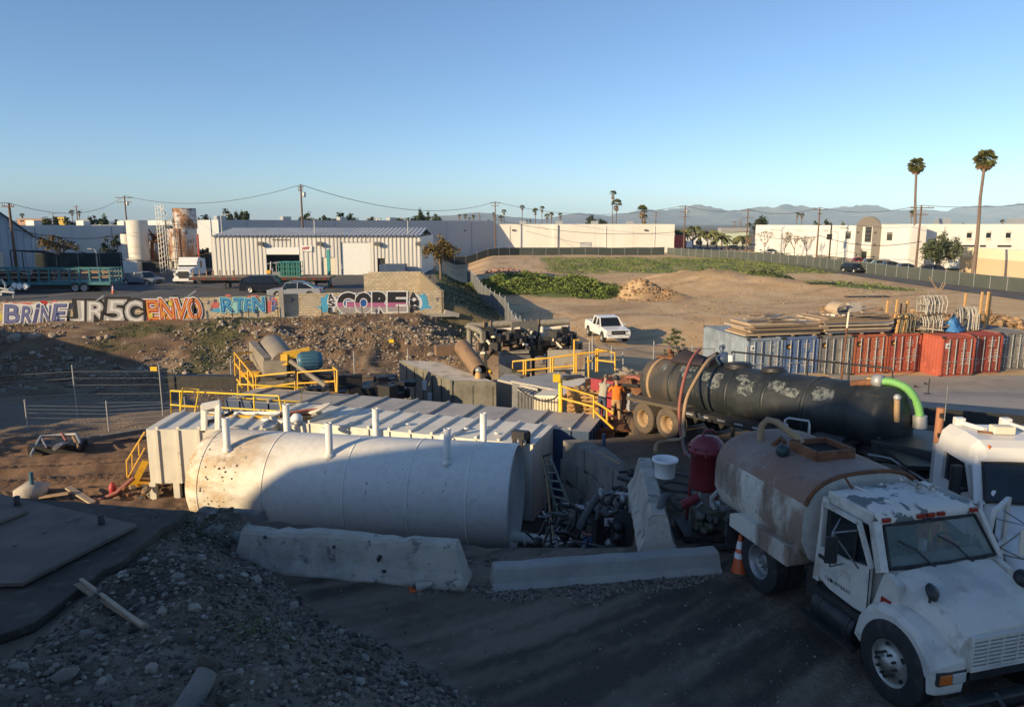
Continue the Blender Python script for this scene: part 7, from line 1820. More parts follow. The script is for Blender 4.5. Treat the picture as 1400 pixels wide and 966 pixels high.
def rig(label,ox,oy,dt,seed):
 t=thing('pump_rig',label,'pump rig',tuple(P(690+ox,500+oy,41+dt)),0,'pump rigs with overhead pipes')
 p=lambda x,y,tt:P(x+ox,y+oy,tt+dt)
 for pts,r_,m_ in(([(638,449,42),(641,445,42),(652,444.5,42),(668,444.5,41.9)],.17,m_pipe),([(668,444,41.8),(714,441,41.6)],.2,m_pipe),([(641,446,42),(656,452,40.6),(660,456,40.4),(660,480,40.4)],.17,m_pipe),([(642,448,42.2),(642,474,42.2)],.17,m_pipe),([(674,452,41.2),(711,449,41.2)],.1,m_cream),([(667,450,41),(666,475,41)],.09,m_cream),([(676,448,40.8),(676,475,40.8)],.12,m_cream),([(712,447,41.4),(713,472,41.4)],.09,m_steel),([(701,462,40.8),(706,476,40.4)],.17,m_brownpipe),([(692,463,40.9),(693,474,40.7)],.13,m_brownpipe)):
  MB().tube([p(*a_)for a_ in pts],r_,10).build('pipe',m_,t,True)
 for x,y in((671,444),(662,444)):MB().lathe([(.001,-.05),(.27,-.05),(.27,.05),(.001,.05)],14,p(x,y,41.8),Matrix.Rotation(R(90),3,'Y')).build('flange',m_brownpipe,t,True)
 q=random.Random(seed)
 MB().bar(p(684,481,40.2),p(724,480,40),.6,.12).build('deck_plate',m_pipe,t,True)
 for k in range(80):
  c=p(q.uniform(656,724),q.uniform(452,486),q.uniform(40,41.5))
  (MB().box(c,(q.uniform(.2,.55),q.uniform(.2,.5),q.uniform(.15,.5)),q.uniform(0,3))if k%3 else MB().tube([c,c+Vector((q.uniform(-.5,.5),q.uniform(-.3,.3),q.uniform(-.5,.5)))],.07,7)).build('machine_part',[m_dark_steel,m_black,m_brownpipe,m_cream,m_dark_steel,m_black][k%6],t,True)
 for x in(664,684,713,722):MB().bar(p(x,483,40.3),p(x,520,40.3),.18).build('column',m_dark_steel,t,True)
 MB().box(p(703,500,40.6),(1.7,1.0,1.5),.05).build('tank_panel',m_steel if seed==1 else m_pipe,t,True)
rig('left pump rig with overhead grey pipes and brown cylinders',0,0,0,1)
rig('right pump rig with overhead grey pipes nearer the pickup',65,-2,1.0,2)
o=MB().box((0,0,0),(1.6,.12,2.1)).build('perforated_panel',m_pipe); o.location=P(717,464,41.5); o.rotation_euler=(0,0,.35); tag(o,'tall perforated panel between the two pump rigs','panel')
o=MB().box((0,0,0),(2.0,.1,1.5)).build('rust_panel',mat('dirty cream panel',(.38,.34,.28),.8,layers=[((.25,.14,.08),2,.5,.62,.8,(1,1,.4))])); o.location=P(774,497,39.2); o.rotation_euler=(0,0,.05); tag(o,'dirty cream panel behind the yellow rail below the right rig','panel')
rails('guard_rail','long yellow guard rail in front of the pump rigs',[[(701,509,37.5),(701,494,37.5),(753,489,37.2),(788,484,37),(828,479.5,37)],[(701,508,37.5),(788,499.5,37)],[(716,512,37.4),(716,493,37.4)],[(719,512,37.4),(719,493,37.4)],[(753,511,37.2),(753,489.5,37.2)],[(756,511,37.2),(756,489,37.2)],[(785,510,37),(785,464,37),(792,465,37)],[(788,510,37),(788,484,37)]],.05,m_yellow)
rails('guard_rail','yellow corner rail nearest the parked white pickup',[[(815,508,37.5),(815,477,37.5),(841,482,37),(841,506,37)],[(815,492,37.5),(841,495,37)],[(817,508,37.5),(817,476,37.5)],[(805,518,36),(804,487,36)],[(802,494,36),(809,493,36)]],.05,m_yellow)
t=thing('yard_post','tall thin posts standing between the rail and the pickup','post',tuple(P(810,490,38)))
for px,yt in((806,467),(810,458),(852,481)):MB().tube([P(px,505,38),P(px,yt,38)],.04,6).build('post',m_steel,t,True)
def slab4(mb,a_,b_,c_,d_,th):
 ps=[Vector(x)for x in(a_,b_,c_,d_)]; lo=[p-Vector((0,0,th))for p in ps]
 mb.add(lo+ps,[(3,2,1,0),(4,5,6,7),(0,1,5,4),(1,2,6,5),(2,3,7,6),(3,0,4,7)])
t=thing('tank_cover','wide grey flat covered tank in front of the yellow guard rail','cover',tuple(P(740,520,34)))
mb=MB(); slab4(mb,P(698,520,33),P(760,532,31.2),P(808,516,34.5),P(757,508,37),.12); slab4(mb,P(680,518,34),P(735,531,31.5),P(705,512,35.5),P(690,511,36.2),.1); mb.build('lid',m_grey_roof,t,True)
mb=MB(); slab4(mb,P(700,523,32.9),P(759,535,31.1),P(806,519,34.4),P(757,511,36.8),1.6); mb.build('body',m_steel,t,True); MB().box(P(784,518,33.6),(.9,.5,.3),.3).build('hatch',m_dark_steel,t,True)
def ribbed_box(label,a_,b_,c_,d_,H,m,n,name='ribbed_container'):
 ps=[Vector(x)for x in(a_,b_,c_,d_)]; t=thing(name,label,'container',(ps[0].x,ps[0].y,ps[0].z-H))
 mb=MB(); slab4(mb,*ps,H); mb.build('body',m,t,True)
 for k in range(n+1):
  f=k/n; p,q_=ps[0].lerp(ps[1],f),ps[3].lerp(ps[2],f); u_=Vector((0,0,.04))
  MB().bar(p+u_,q_+u_,.13,.1).build('roof_rib',m,t,True)
  nrm=Vector((ps[1].y-ps[0].y,ps[0].x-ps[1].x,0)).normalized()*.03
  MB().bar(p+nrm,p+nrm-Vector((0,0,H)),.12,.06).build('side_rib',m,t,True)
ribbed_box('cream ribbed box tank catching the sun beside the bollard',P(732,543,30.5),P(766,544,29.6),P(806,519,33),P(772,520,34),1.6,m_cream,8)
ribbed_box('dull ribbed box in shade left of the cream one',P(709,534,32),P(731,544,30.6),P(756,530,32.6),P(735,523,34),1.4,m_steel,5)
t=thing('pallet_stack','stack of bright timber pallets beside the red skip','pallets',tuple(P(800,545,30)))
c0=P(797,562,29.6); q=random.Random(3)
for k in range(6):
 z_=k*.16
 for i in range(5):MB().box((c0.x-.55+i*.28+q.uniform(-.03,.03),c0.y,c0.z+z_+.13),(.12,1.1,.025)).build('plank',m_wood_new,t,True)
 for j in(-.45,0,.45):MB().box((c0.x,c0.y+j,c0.z+z_+.055),(1.3,.1,.1)).build('runner',m_wood_new,t,True)
t=thing('bollard','yellow bollard with a yellow switch box beside the pallets','bollard',tuple(P(767,575,28.5))); MB().tube([P(767,590,28.5),P(766,517,28.5)],.085,10).build('post',m_yellow_b,t,True); MB().box(P(761,516,28.4),(.28,.25,.3)).build('switch_box',m_yellow_b,t,True); MB().tube([P(765,517,28.5),P(764,509,28.5)],.06,8).build('lamp',m_steel,t,True)
hose('thin black cable drooping from the bollard over the covers',[P(708,530,31),P(722,540,30.4),P(738,547,30),P(755,546,29),P(765,538,28.6)],.03,m_black,'cable')
t=thing('skip','red and rust brown skip the two workers lean on','skip',tuple(P(845,550,30.5)))
m_redskip=mat('red skip paint',(.42,.035,.05),.55,layers=[((.3,.03,.04),1.2,.45,.65,.6),((.5,.16,.14),5,.58,.7,.5)])
for a_,b_,c_,d_ in(((808,567),(808,517),(823,519.5),(823,571)),((824,571.5),(824,520),(838,521.5),(838,572))):mb=MB(); ps=[P(*a_,29.2),P(*d_,29.1),P(*c_,29.1),P(*b_,29.2)]; mb.add(ps+[p+Vector((0,.12,0))for p in ps],[(0,1,2,3),(7,6,5,4),(0,4,5,1),(1,5,6,2),(2,6,7,3),(3,7,4,0)]); mb.build('red_door',m_redskip,t,True)
mb=MB(); a_,b_=P(839,526,29.1),P(905,529,28.6); zf=P(850,572,29).z
mb.add([(a_.x,a_.y,zf),(b_.x,b_.y,zf),b_,a_],[(0,1,2,3)]); mb.build('near_side',m_rust_bin,t,True)
mb=MB(); slab4(mb,P(800,517.5,31.6),P(838,514,32.2),P(838,514.5,32.4),P(800,518,31.8),1.5); slab4(mb,P(838,514,32.2),P(905,510.5,32.0),P(905,511,32.2),P(838,514.5,32.4),1.6); mb.build('far_side',m_rust_bin,t,True)
for px in(858,880):MB().bar(P(px,512,31.9),P(px,526,31.9),.14,.1).build('stiffener',m_rust_bin,t,True)
mb=MB(); mb.bar(P(838,525.5,29.0),P(905,528.5,28.5),.1,.1); mb.build('rim',m_dark_steel,t,True)
mb=MB(); slab4(mb,P(838,560,29.2),P(905,562,28.7),P(905,535,32),P(800,540,32.3),.05); mb.build('bin_floor',m_rust_bin,t,True)
MB().tube([P(855,516,31.8),P(868,515,31.7),P(876,519,31.5)],.09,8).build('hose_end',m_hose_red,t,True)
pz=P(826,573,28.6).z
t=thing('steel_platform','dark steel platform with yellow stair rails at the pit edge','platform',tuple(P(820,573,28.6)))
mb=MB(); slab4(mb,P(772,562,29.5),P(790,590,27),P(880,583,27.4),P(850,563,29.5),.12); mb.v=[(x,y,pz if z>pz-.9 and i%8>=4 else pz-.12)for i,(x,y,z)in enumerate(mb.v)]; mb.build('deck',m_rust,t,True)
for px,py in((790,588),(835,588),(872,583),(775,565)):p=P(px,py,27.6); MB().bar((p.x,p.y+.2,pz-.1),(p.x,p.y+.2,pz-2.6),.16).build('leg',m_dark_steel,t,True)
mb=MB(); p0_,p1_=P(782,592,26.9),P(840,592,26.7); mb.add([p0_,p1_,p1_-Vector((0,0,1.5)),p0_-Vector((0,0,1.5))],[(3,2,1,0)]); mb.build('skirt_plate',m_rust,t,True)
rails('guard_rail','yellow stair rail coming down from the bollard past the workers',[[(768,560,28.4),(768,528,28.4),(812,541,27.6),(812,582,27.6)],[(768,544,28.4),(812,556,27.6)],[(812,548,27.6),(839,565,26.8)],[(830,560,27),(830,576,27)],[(812,561,27.6),(839,586,26.6)],[(780,574,28),(812,581,27.4)]],.045,m_yellow)
mb=MB(); q=random.Random(9)
for k in range(260):
 p=P(q.gauss(855,16),q.uniform(497,512),q.uniform(33.5,38)); s=q.uniform(.05,.25); zz=gz(p.x,p.y); mb.rock((p.x,p.y,zz+q.random()*max(.1,(1.4-abs(p.x-5.6)*.6))),s,k)
stuff(mb.build('spoil_heap',m_rock))['label']='grey spoil heap behind the skip'
t=thing('wrecked_frame','broken dark frame with pipes lying in the mud on the left','scrap',tuple(P(75,612,31)))
for pts,r_,m_ in(([(42,622,30.6),(56,596,32),(104,593,32)],.06,m_galv),([(56,597,32),(64,612,31)],.05,m_steel),([(100,596,32),(108,612,31)],.07,m_brownpipe),([(104,593,32),(110,606,31)],.06,m_steel),([(84,592,32),(90,602,31.6)],.04,m_hose_red)):MB().tube([P(*a_)for a_ in pts],r_,7).build('pipe',m_,t,True)
MB().box(P(80,610,31.6),(2.0,1.0,.35),.1).build('trough',m_black,t,True); MB().rock(P(83,609,31),.45,4,.5).build('slumped_sheet',m_steel,t,True)
o=MB().bar(P(108,603,32),P(230,583,34.5),.25,.22).build('timber_kerb',m_block); tag(o,'long low beam running along the edge of the mud','beam')
t=thing('covered_heap','small heap under a pale cloth beside the dark plate','heap',tuple(P(42,680,26))); MB().rock((0,0,.2),.62,14,.8,smooth=True).build('cloth',m_conc,t); MB().tube([(.1,0,.5),(.12,0,.95)],.07,7).build('pipe_stub',m_blue_motor,t); MB().bar((.5,-.2,.1),(1.6,-.3,.3),.2,.06).build('plank',m_wood,t); MB().bar((1.3,.1,.35),(2.5,-.5,.0),.22,.06).build('plank',m_plywood,t)
t=thing('scrap_pile','scrap with a red bottle and hose at the foot of the yellow stair','scrap',tuple(P(165,683,26.5))); q=random.Random(15)
MB().lathe([(.001,0),(.12,0),(.13,.45),(.06,.6),(.001,.62)],14,(-.25,0,.05)).build('red_bottle',m_redskip,t); MB().tube([(-.6,-.3,.1),(0,-.2,.35),(.5,.1,.8)],.08,7).build('hose',m_hose_red,t)
for k in range(16):MB().rock((q.uniform(0,1.2),q.uniform(-.4,.4),q.uniform(0,.6)),q.uniform(.08,.25),k).build('scrap',[m_dark_steel,m_wood,m_rust,m_steel][k%4],t)
# water truck in the right foreground
m_truck=mat('chalky white truck paint',(.62,.59,.52),.55,layers=[((.42,.40,.36),1.1,.45,.7,.6),((.38,.38,.36),2.1,.5,.6,.6),((.34,.26,.19),2.6,.58,.68,.65),((.10,.08,.06),14,.68,.72,.7)],bump=(9,.06,.01))
m_truck_roof=mat('peeling roof paint',(.62,.59,.53),.6,layers=[((.10,.13,.13),1.7,.54,.56,.95,(1,1,1),8),((.30,.28,.26),5,.62,.68,.6)])
m_tank_rust=mat('rust washed tank top',(.25,.15,.105),.75,layers=[((.34,.28,.24),.9,.45,.62,.7),((.17,.10,.07),1.8,.5,.66,.6),((.36,.33,.30),6,.62,.68,.7),((.09,.07,.06),3,.6,.7,.5)],bump=(12,.2,.01))
m_tank_side=mat('scuffed cream tank side',(.58,.55,.48),.65,layers=[((.20,.12,.075),1.1,.5,.60,.85,(1,1,.35)),((.14,.1,.08),3.0,.55,.66,.7,(1,1,.3)),((.12,.09,.07),16,.62,.66,.8)],bump=(10,.15,.01))
t=thing('water_truck','battered white water truck with rusty tank, parked in the right foreground','truck',(5.22,11.95,0),R(-75))
WT=t
mb=MB()
for y in(-.38,.38):mb.box((1.0,y,.72),(5.2,.1,.2))
for x in(-1.2,0,1.2,2.4):mb.box((x,0,.72),(.1,.76,.14))
mb.build('chassis',m_dark_steel,t)
MB().tube([(0,-.9,.53),(0,.9,.53)],.12,10).build('rear_axle',m_dark_steel,t); MB().tube([(3.05,-.95,.52),(3.05,.95,.52)],.09,8).build('front_axle',m_dark_steel,t)
def truck_wheel(parent,c,r,w,side,dual=False,hubm=m_chrome,tyre=None):
 M3=Matrix.Rotation(R(-90*side),3,'X')
 prof=[(r*.56,-w/2),(r*.62,-w/2-.005),(r*.88,-w/2),(r*.97,-w*.42)]
 for k in range(5):
  za=-w*.4+w*.8*k/5; zb=za+w*.8/5
  prof+=[(r,za),(r,zb-.02),(r-.015,zb-.018),(r-.015,zb-.003)]
 prof+=[(r,w*.4),(r*.97,w*.42),(r*.88,w/2),(r*.62,w/2+.005),(r*.56,w/2),(r*.56,-w/2)]
 o=MB().lathe(prof,36,c,M3).build('wheel',tyre or m_rubber,parent)
 d=w*(.5 if not dual else .02)
 if dual:rp=[(r*.56,w*.46),(r*.50,w*.44),(r*.47,w*.1),(r*.42,-w*.15),(r*.2,-w*.2),(r*.18,w*.02),(r*.11,w*.06),(.001,w*.06)]
 else:rp=[(r*.56,w*.48),(r*.52,w*.44),(r*.47,w*.36),(r*.36,w*.52),(r*.2,w*.60),(r*.18,w*.66),(r*.12,w*.74),(.001,w*.76)]
 MB().lathe(rp[::-1],28,c,M3).build('rim',hubm,o)
 mb=MB(); rz_=w*(-.15 if dual else .57)
 for k in range(10):
  a=6.28*k/10; p=Vector(c)+M3@Vector((r*.28*math.cos(a),r*.28*math.sin(a),rz_)); q_=Vector(c)+M3@Vector((r*.28*math.cos(a),r*.28*math.sin(a),rz_+.06)); mb.tube([p,q_],.018,6)
 pstuff(mb.build('lug_nut',m_dark_steel if not dual else m_steel,o))
 if not dual:
  mb=MB()
  for k in range(5):
   a=6.28*(k+.5)/5; p=Vector(c)+M3@Vector((r*.43*math.cos(a),r*.43*math.sin(a),w*.42)); q_=Vector(c)+M3@Vector((r*.43*math.cos(a),r*.43*math.sin(a),w*.455)); mb.tube([p,q_],.038,8)
  pstuff(mb.build('hand_hole',m_black,o))
 return o
for s in(-1,1):
 truck_wheel(t,(0,s*.94,.53),.53,.25,s,True,m_steel); truck_wheel(t,(0,s*.64,.53),.53,.25,s,True,m_steel)
 truck_wheel(t,(3.05,s*.98,.55),.55,.28,s,False)
def tank_section(x,k=1.0,half=1.10,zs=1.64,zt=2.40,zb=.98):
 pts=[]
 for a in np.linspace(0,math.pi,21):
  e=math.cos(a); s_=math.sin(a)
  pts.append((x,math.copysign(abs(e)**.72,e)*half*k,zs+(zt-zs)*(s_**.72)*k))
 pts+=[(x,-half*k,zs-.25),(x,-half*.86*k,zb+.1),(x,-half*.7*k,zb),(x,half*.7*k,zb),(x,half*.86*k,zb+.1),(x,half*k,zs-.25)]
 return pts
def tank_part(name,xs,m,idx,close=True):
 mb=MB(); rg=[[tank_section(*x)[i]for i in idx]for x in xs]; n=len(idx); vs_=[p for r_ in rg for p in r_]
 mb.add(vs_,[(i*n+k,(i+1)*n+k,(i+1)*n+k+1,i*n+k+1)for i in range(len(rg)-1)for k in range(n-1)],True)
 return mb.build(name,m,t)
XS=[(-1.62,.80),(-1.58,.9),(-1.48,.97),(-1.3,1.0),(-.4,1.0),(.5,1.0),(1.12,1.0)]
tank_part('tank_top',XS,m_tank_rust,list(range(2,19)))
tank_part('tank_side',XS,m_tank_side,[18,19,20,21,22,23]); tank_part('tank_side',XS,m_tank_side,[24,25,26,0,1,2]); tank_part('tank_bottom',XS,m_dark_steel,[23,24])
MB().add(tank_section(1.11,.995),[tuple(range(27))[::-1]]).build('tank_front',m_truck,t); MB().add(tank_section(-1.615,.8),[tuple(range(27))]).build('tank_rear',m_tank_side,t)
mb=MB(); sec=[Vector(p)for p in tank_section(1.13,1.012)[2:19]]; mb.tube(sec,.035,8); mb.build('tank_rim',m_rust,t)
for s in(-1,1):
 mb=MB(); prof=[(-.72,.9),(-.72,1.12),(-.5,1.22),(.95,1.22),(.98,.93),(.95,.90)]
 rg=[[(x,s*y,z)for x,z in prof]for y in(.72,1.19)]
 mb.loft(rg if s<0 else rg[::-1]); mb.build('rear_fender',m_tank_side,t,bevel=.015)
MB().box((-.78,-.95,.75),(.03,.5,.5)).build('mud_flap',m_rubber,t); MB().box((-.78,.95,.75),(.03,.5,.5)).build('mud_flap',m_rubber,t)
mb=MB(); zt=2.40
for a_,b_ in(((-.28,-.36),(.42,-.36)),((.42,-.36),(.42,.34)),((.42,.34),(-.28,.34)),((-.28,.34),(-.28,-.36))):mb.bar((a_[0],a_[1],zt+.04),(b_[0],b_[1],zt+.04),.07,.2)
mb.build('hatch_coaming',m_rust,t)
MB().box((.07,-.01,zt+.045),(.62,.62,.02)).build('hatch_dark_panel',mat('black for hatch shade',(.006,.006,.006),.9),t)  # near-black panel stands in for the unlit inside of the tank
MB().tube([(-.95,-.52,2.2),(-.95,-.5,2.62),(-.9,-.42,2.74),(-.75,-.34,2.74),(-.35,-.2,2.56),(-.25,-.15,2.47)],.06,10).build('filler_pipe',m_hose_tan,t)
MB().tube([(-.6,-.5,2.35),(-.55,-.35,2.5),(-.4,-.4,2.46)],.045,8).build('valve_pipe',m_rust,t)
for a_,b_ in(((-1.2,-.28),(-.88,-.02)),((-1.32,.25),(-1.0,.52))):MB().tube([(a_[0],a_[1],2.3),(a_[0],a_[1],2.58),(a_[0]+.05,a_[1]+.04,2.63),(b_[0],b_[1],2.63),(b_[0]+.03,b_[1],2.55),(b_[0]+.03,b_[1],2.35)],.022,7).build('grab_hoop',m_galv,t)
MB().ball((-.12,-.63,2.42),.115,14,9).build('ball_float',mat('dark green float ball',(.02,.045,.05),.5),t)
MB().box((-1.66,-.6,1.15),(.12,.3,.2)).build('rear_valve',m_steel,t); MB().tube([(-1.6,-.9,1.2),(-1.75,-.95,1.0),(-1.7,-.9,.8)],.05,8).build('spray_pipe',m_galv,t)
H_r,hw,hb_=2.28,.90,.98
x_r,x_f,x_w=1.32,2.32,2.66
zs_,zc=.88,1.62
roof=[]
for x,z,w in((x_r-.02,H_r-.10,hw-.03),(x_r+.06,H_r-.01,hw-.06),(x_r+.5,H_r+.05,hw-.06),(x_f-.1,H_r+.035,hw-.06),(x_f+.04,H_r-.03,hw-.05),(x_f+.05,H_r-.10,hw-.02)):
 roof.append([(x,-w,z-.05),(x,-w+.06,z),(x,-w*.5,z+.02),(x,0,z+.025),(x,w*.5,z+.02),(x,w-.06,z),(x,w,z-.05),(x,w-.05,z-.09),(x,-w+.05,z-.09)])
MB().loft(roof,True).build('cab_roof',m_truck_roof,t)
MB().box((x_r+.015,0,(zs_+H_r-.1)/2),(.05,hb_*2-.12,H_r-.12-zs_)).build('cab_back',m_truck,t)
for y in(-.45,0,.45):MB().bar((x_r+.1,y,H_r+.045),(x_f-.15,y,H_r+.065),.03,.02).build('roof_bead',m_truck_roof,t)
for i,y in enumerate((-.74,-.17,0,.17,.74)):MB().box((x_f+.055,y,H_r-.07),(.06,.12,.055)).build('marker_light',m_red_lens,t)
def pillar(pts,w,m=m_truck,name='pillar'):MB().bar(pts[0],pts[1],w[0],w[1]).build(name,m,t)
for s in(-1,1):
 pillar(((x_f-.02,s*(hw-.05),H_r-.12),(x_w-.04,s*hb_*.97,zc-.04)),(.10,.17))
 MB().box(((x_r+x_f)/2-.01,s*(hw-.06),H_r-.10),(x_f-x_r-.10,.07,.20)).build('door_header',m_truck,t,bevel=.02)
 pillar(((x_r+.06,s*(hw-.05),H_r-.1),(x_r+.06,s*(hb_-.05),zs_)),(.14,.12))
 mb=MB(); rg=[[(x_w-.22,s*(hb_-.03),zs_),(x_w+.26,s*(hb_-.03),zs_),(x_w+.26,s*(hb_-.04),zc-.08),(x_w+.0,s*(hb_-.03),zc)],[(x_w-.22,s*(hb_-.12),zs_),(x_w+.26,s*(hb_-.12),zs_),(x_w+.26,s*(hb_-.12),zc-.08),(x_w,s*(hb_-.12),zc)]]
 mb.loft(rg if s>0 else rg[::-1]); mb.build('cowl_side',m_truck,t)
 MB().box((x_w+.08,s*(hb_-.02),1.22),(.16,.03,.09)).build('side_marker',m_red_lens,t)
def door(parent,M4,s,name='door',writing=True):
 """door in a frame where x runs from its hinge edge (0) back to the lock edge (-L), z is up and y points outwards (times s)."""
 Ld,zt_=1.06,H_r-.16
 f=lambda x,z,o=0.0:tuple(M4@Vector((x,s*o,z)))
 inner=[(-.10,zc-.06),(-.10-.0,zc-.02),(-.36,zt_-.08),(-Ld+.1,zt_-.08),(-Ld+.1,zc-.16),(-.5,zc-.13)]
 lo=[(0,zs_),(0,zc-.04),(-.10,zc-.07),(-.5,zc-.15),(-Ld+.09,zc-.18),(-Ld,zc-.18),(-Ld,zs_+.1),(-Ld+.3,zs_),(-.25,zs_-.02)]
 def plate(poly,th,o0,m,nm,par=None):
  mb=MB(); n=len(poly); V=[f(x,z,o0)for x,z in poly]+[f(x,z,o0+th)for x,z in poly]
  mb.add(V,[tuple(range(n)),tuple(range(2*n-1,n-1,-1))]+[(k,n+k,n+(k+1)%n,(k+1)%n)for k in range(n)])
  return mb.build(nm,m,par or parent)
 d=plate(lo,.05,-.03,m_truck,name)
 for a_,b_,w in(((0.0,zc-.06),(-.31,zt_),.06),((-.29,zt_-.02),(-Ld+.03,zt_-.02),.06),((-Ld+.035,zt_),(-Ld+.035,zc-.2),.07)):MB().bar(f(a_[0],a_[1],-.005),f(b_[0],b_[1],-.005),w,.05).build('window_frame',m_truck,d)
 return d,f
for s in(-1,):
 I4=Matrix.Translation((x_w-.22,s*(hb_-.01),0))
 d,f=door(t,I4,s)
 MB().add([f(-.08,zc-.07,-.05),f(-.34,H_r-.2,-.05),f(-1.0,H_r-.2,-.05),f(-1.0,zc-.2,-.05)],[(0,1,2,3)]).build('side_window',m_glass,t)
 MB().bar(f(-.34,H_r-.2,-.03),f(-.36,zc-.12,-.03),.03).build('vent_window_bar',m_black,d)
 MB().box(Vector(f(-.93,1.30,.03)),(.16,.04,.05)).build('handle',m_dark_steel,d)
 lettering('door_lettering',d,'CalNeva847',[(k*.055,1.0,k*.055+.042,1.055)for k in range(10)],[(m_print_black,.01)],lambda a_,b_,l:f(-.86+a_,b_,.021+l),.002,world=False)
ang=R(62); hinge=Vector((x_w-.22,hb_-.01,0))
O4=Matrix.Translation(hinge)@Matrix.Rotation(-ang,4,'Z')
d,f=door(t,O4,1,'door')
MB().add([f(-.06,zc-.07,-.02),f(-.26,H_r-.3,-.02),f(-.34,zc-.12,-.02)],[(0,1,2)]).build('vent_window',m_glass,d)
MB().bar(f(-.33,H_r-.2,0),f(-.35,zc-.12,0),.03).build('vent_window_bar',m_black,d)
mk=lambda x0,x1,z0,z1,o:[f(x0,z0,o),f(x1,z0,o),f(x1,z1,o),f(x0,z1,o)]
mb=MB()
for x0,x1,z0,z1 in((-.80,-.28,1.36,1.375),(-.80,-.28,1.19,1.205),(-.80,-.785,1.19,1.375),(-.295,-.28,1.19,1.375)):mb.add(mk(x0,x1,z0,z1,.024),[(0,1,2,3)]); mb.add(mk(x0,x1,z0,z1,-.034),[(3,2,1,0)])
mb.build('logo_frame',m_print_black,d)
lettering('door_lettering',d,'PERFORMANCE',[(k*.046,1.30,k*.046+.037,1.35)for k in range(11)],[(m_print_black,.01)],lambda a_,b_,l:f(-.785+a_,b_,.022+l),.002,world=False)
lettering('door_lettering',d,'WATER TRUCK',[(k*.046,1.22,k*.046+.037,1.27)for k in range(11)],[(m_print_black,.01)],lambda a_,b_,l:f(-.785+a_,b_,.022+l),.002,world=False)
lettering('door_lettering',d,'INC',[(k*.07,1.1,k*.07+.055,1.16)for k in range(3)],[(m_print_black,.01)],lambda a_,b_,l:f(-.63+a_,b_,.022+l),.002,world=False)
ws=[(x_w-.0,-hb_*.90,zc+.03),(x_w+.03,0,zc+.03),(x_w,hb_*.90,zc+.03),(x_f+.05,hw-.13,H_r-.15),(x_f+.07,0,H_r-.14),(x_f+.05,-hw+.13,H_r-.15)]
mg=bpy.data.materials.new('windscreen'); mg.use_nodes=True
_b=mg.node_tree.nodes['Principled BSDF']; _b.inputs['Base Color'].default_value=(.16,.21,.19,1); _b.inputs['Roughness'].default_value=.02; _b.inputs['Alpha'].default_value=.55
MB().add(ws,[(0,1,4,5),(1,2,3,4)]).build('windscreen',mg,t)
mb=MB(); mb.tube([Vector(p)+Vector((.01,0,0))for p in ws]+[Vector(ws[0])+Vector((.01,0,0))],.025,6); mb.build('windscreen_gasket',m_rubber,t)
for y0,y1 in((-.22,-.68),(.42,-.02)):
 MB().tube([(x_w+.07,y0,zc+.02),(x_w-.02,(y0+y1)/2,zc+.24),(x_w-.10,y1,zc+.36)],.014,6).build('wiper',m_black,t)
 MB().lathe([(.035,0),(.03,.04),(.001,.045)],10,(x_w+.07,y0,zc)).build('wiper_pivot',m_black,t)
mb=MB().box((x_w-.12,0,zc-.04),(.35,hb_*1.8,.12)); mb.box((x_w-.15,0,1.25),(.3,hb_*1.8,.7)); mb.build('dashboard',m_conc_b,t)
for y in(-.48,.48):mb=MB().box((x_r+.42,y,1.22),(.48,.5,.18)); mb.box((x_r+.2,y,1.5),(.15,.5,.6)); mb.build('seat',m_black,t,bevel=.05)
mb=MB(); a_=[Vector((0,.2*math.cos(k*6.28/18),.2*math.sin(k*6.28/18)))for k in range(19)]; Tm=Matrix.Rotation(R(-35),3,'Y'); mb.tube([Vector((x_r+.92,.5,1.62))+Tm@p for p in a_],.018,6); mb.build('steering_wheel',m_black,t)
MB().box((1.95,0,zs_-.02),(1.3,1.84,.06)).build('cab_floor',m_dark_steel,t)
MB().box((x_w-.38,.02,zc+.1),(.07,.08,.16)).build('dash_bottle',m_print_white,t)
hood=[]
for x,hw_,zt_,zb_ in((x_w+.0,hb_-.05,zc+.015,1.1),(x_w+.25,.88,zc-.03,1.05),(x_w+.62,.80,zc-.14,.9),(x_w+.92,.76,zc-.25,.8),(x_w+1.05,.735,zc-.37,.74)):
 hood.append([(x,-hw_,zb_),(x,-hw_,zt_-.20),(x,-hw_+.05,zt_-.08),(x,-hw_+.16,zt_-.015),(x,-hw_*.4,zt_+.025),(x,hw_*.4,zt_+.025),(x,hw_-.16,zt_-.015),(x,hw_-.05,zt_-.08),(x,hw_,zt_-.20),(x,hw_,zb_)])
MB().loft(hood,True).build('hood',m_truck,t,bevel=.02)
xg=x_w+1.05
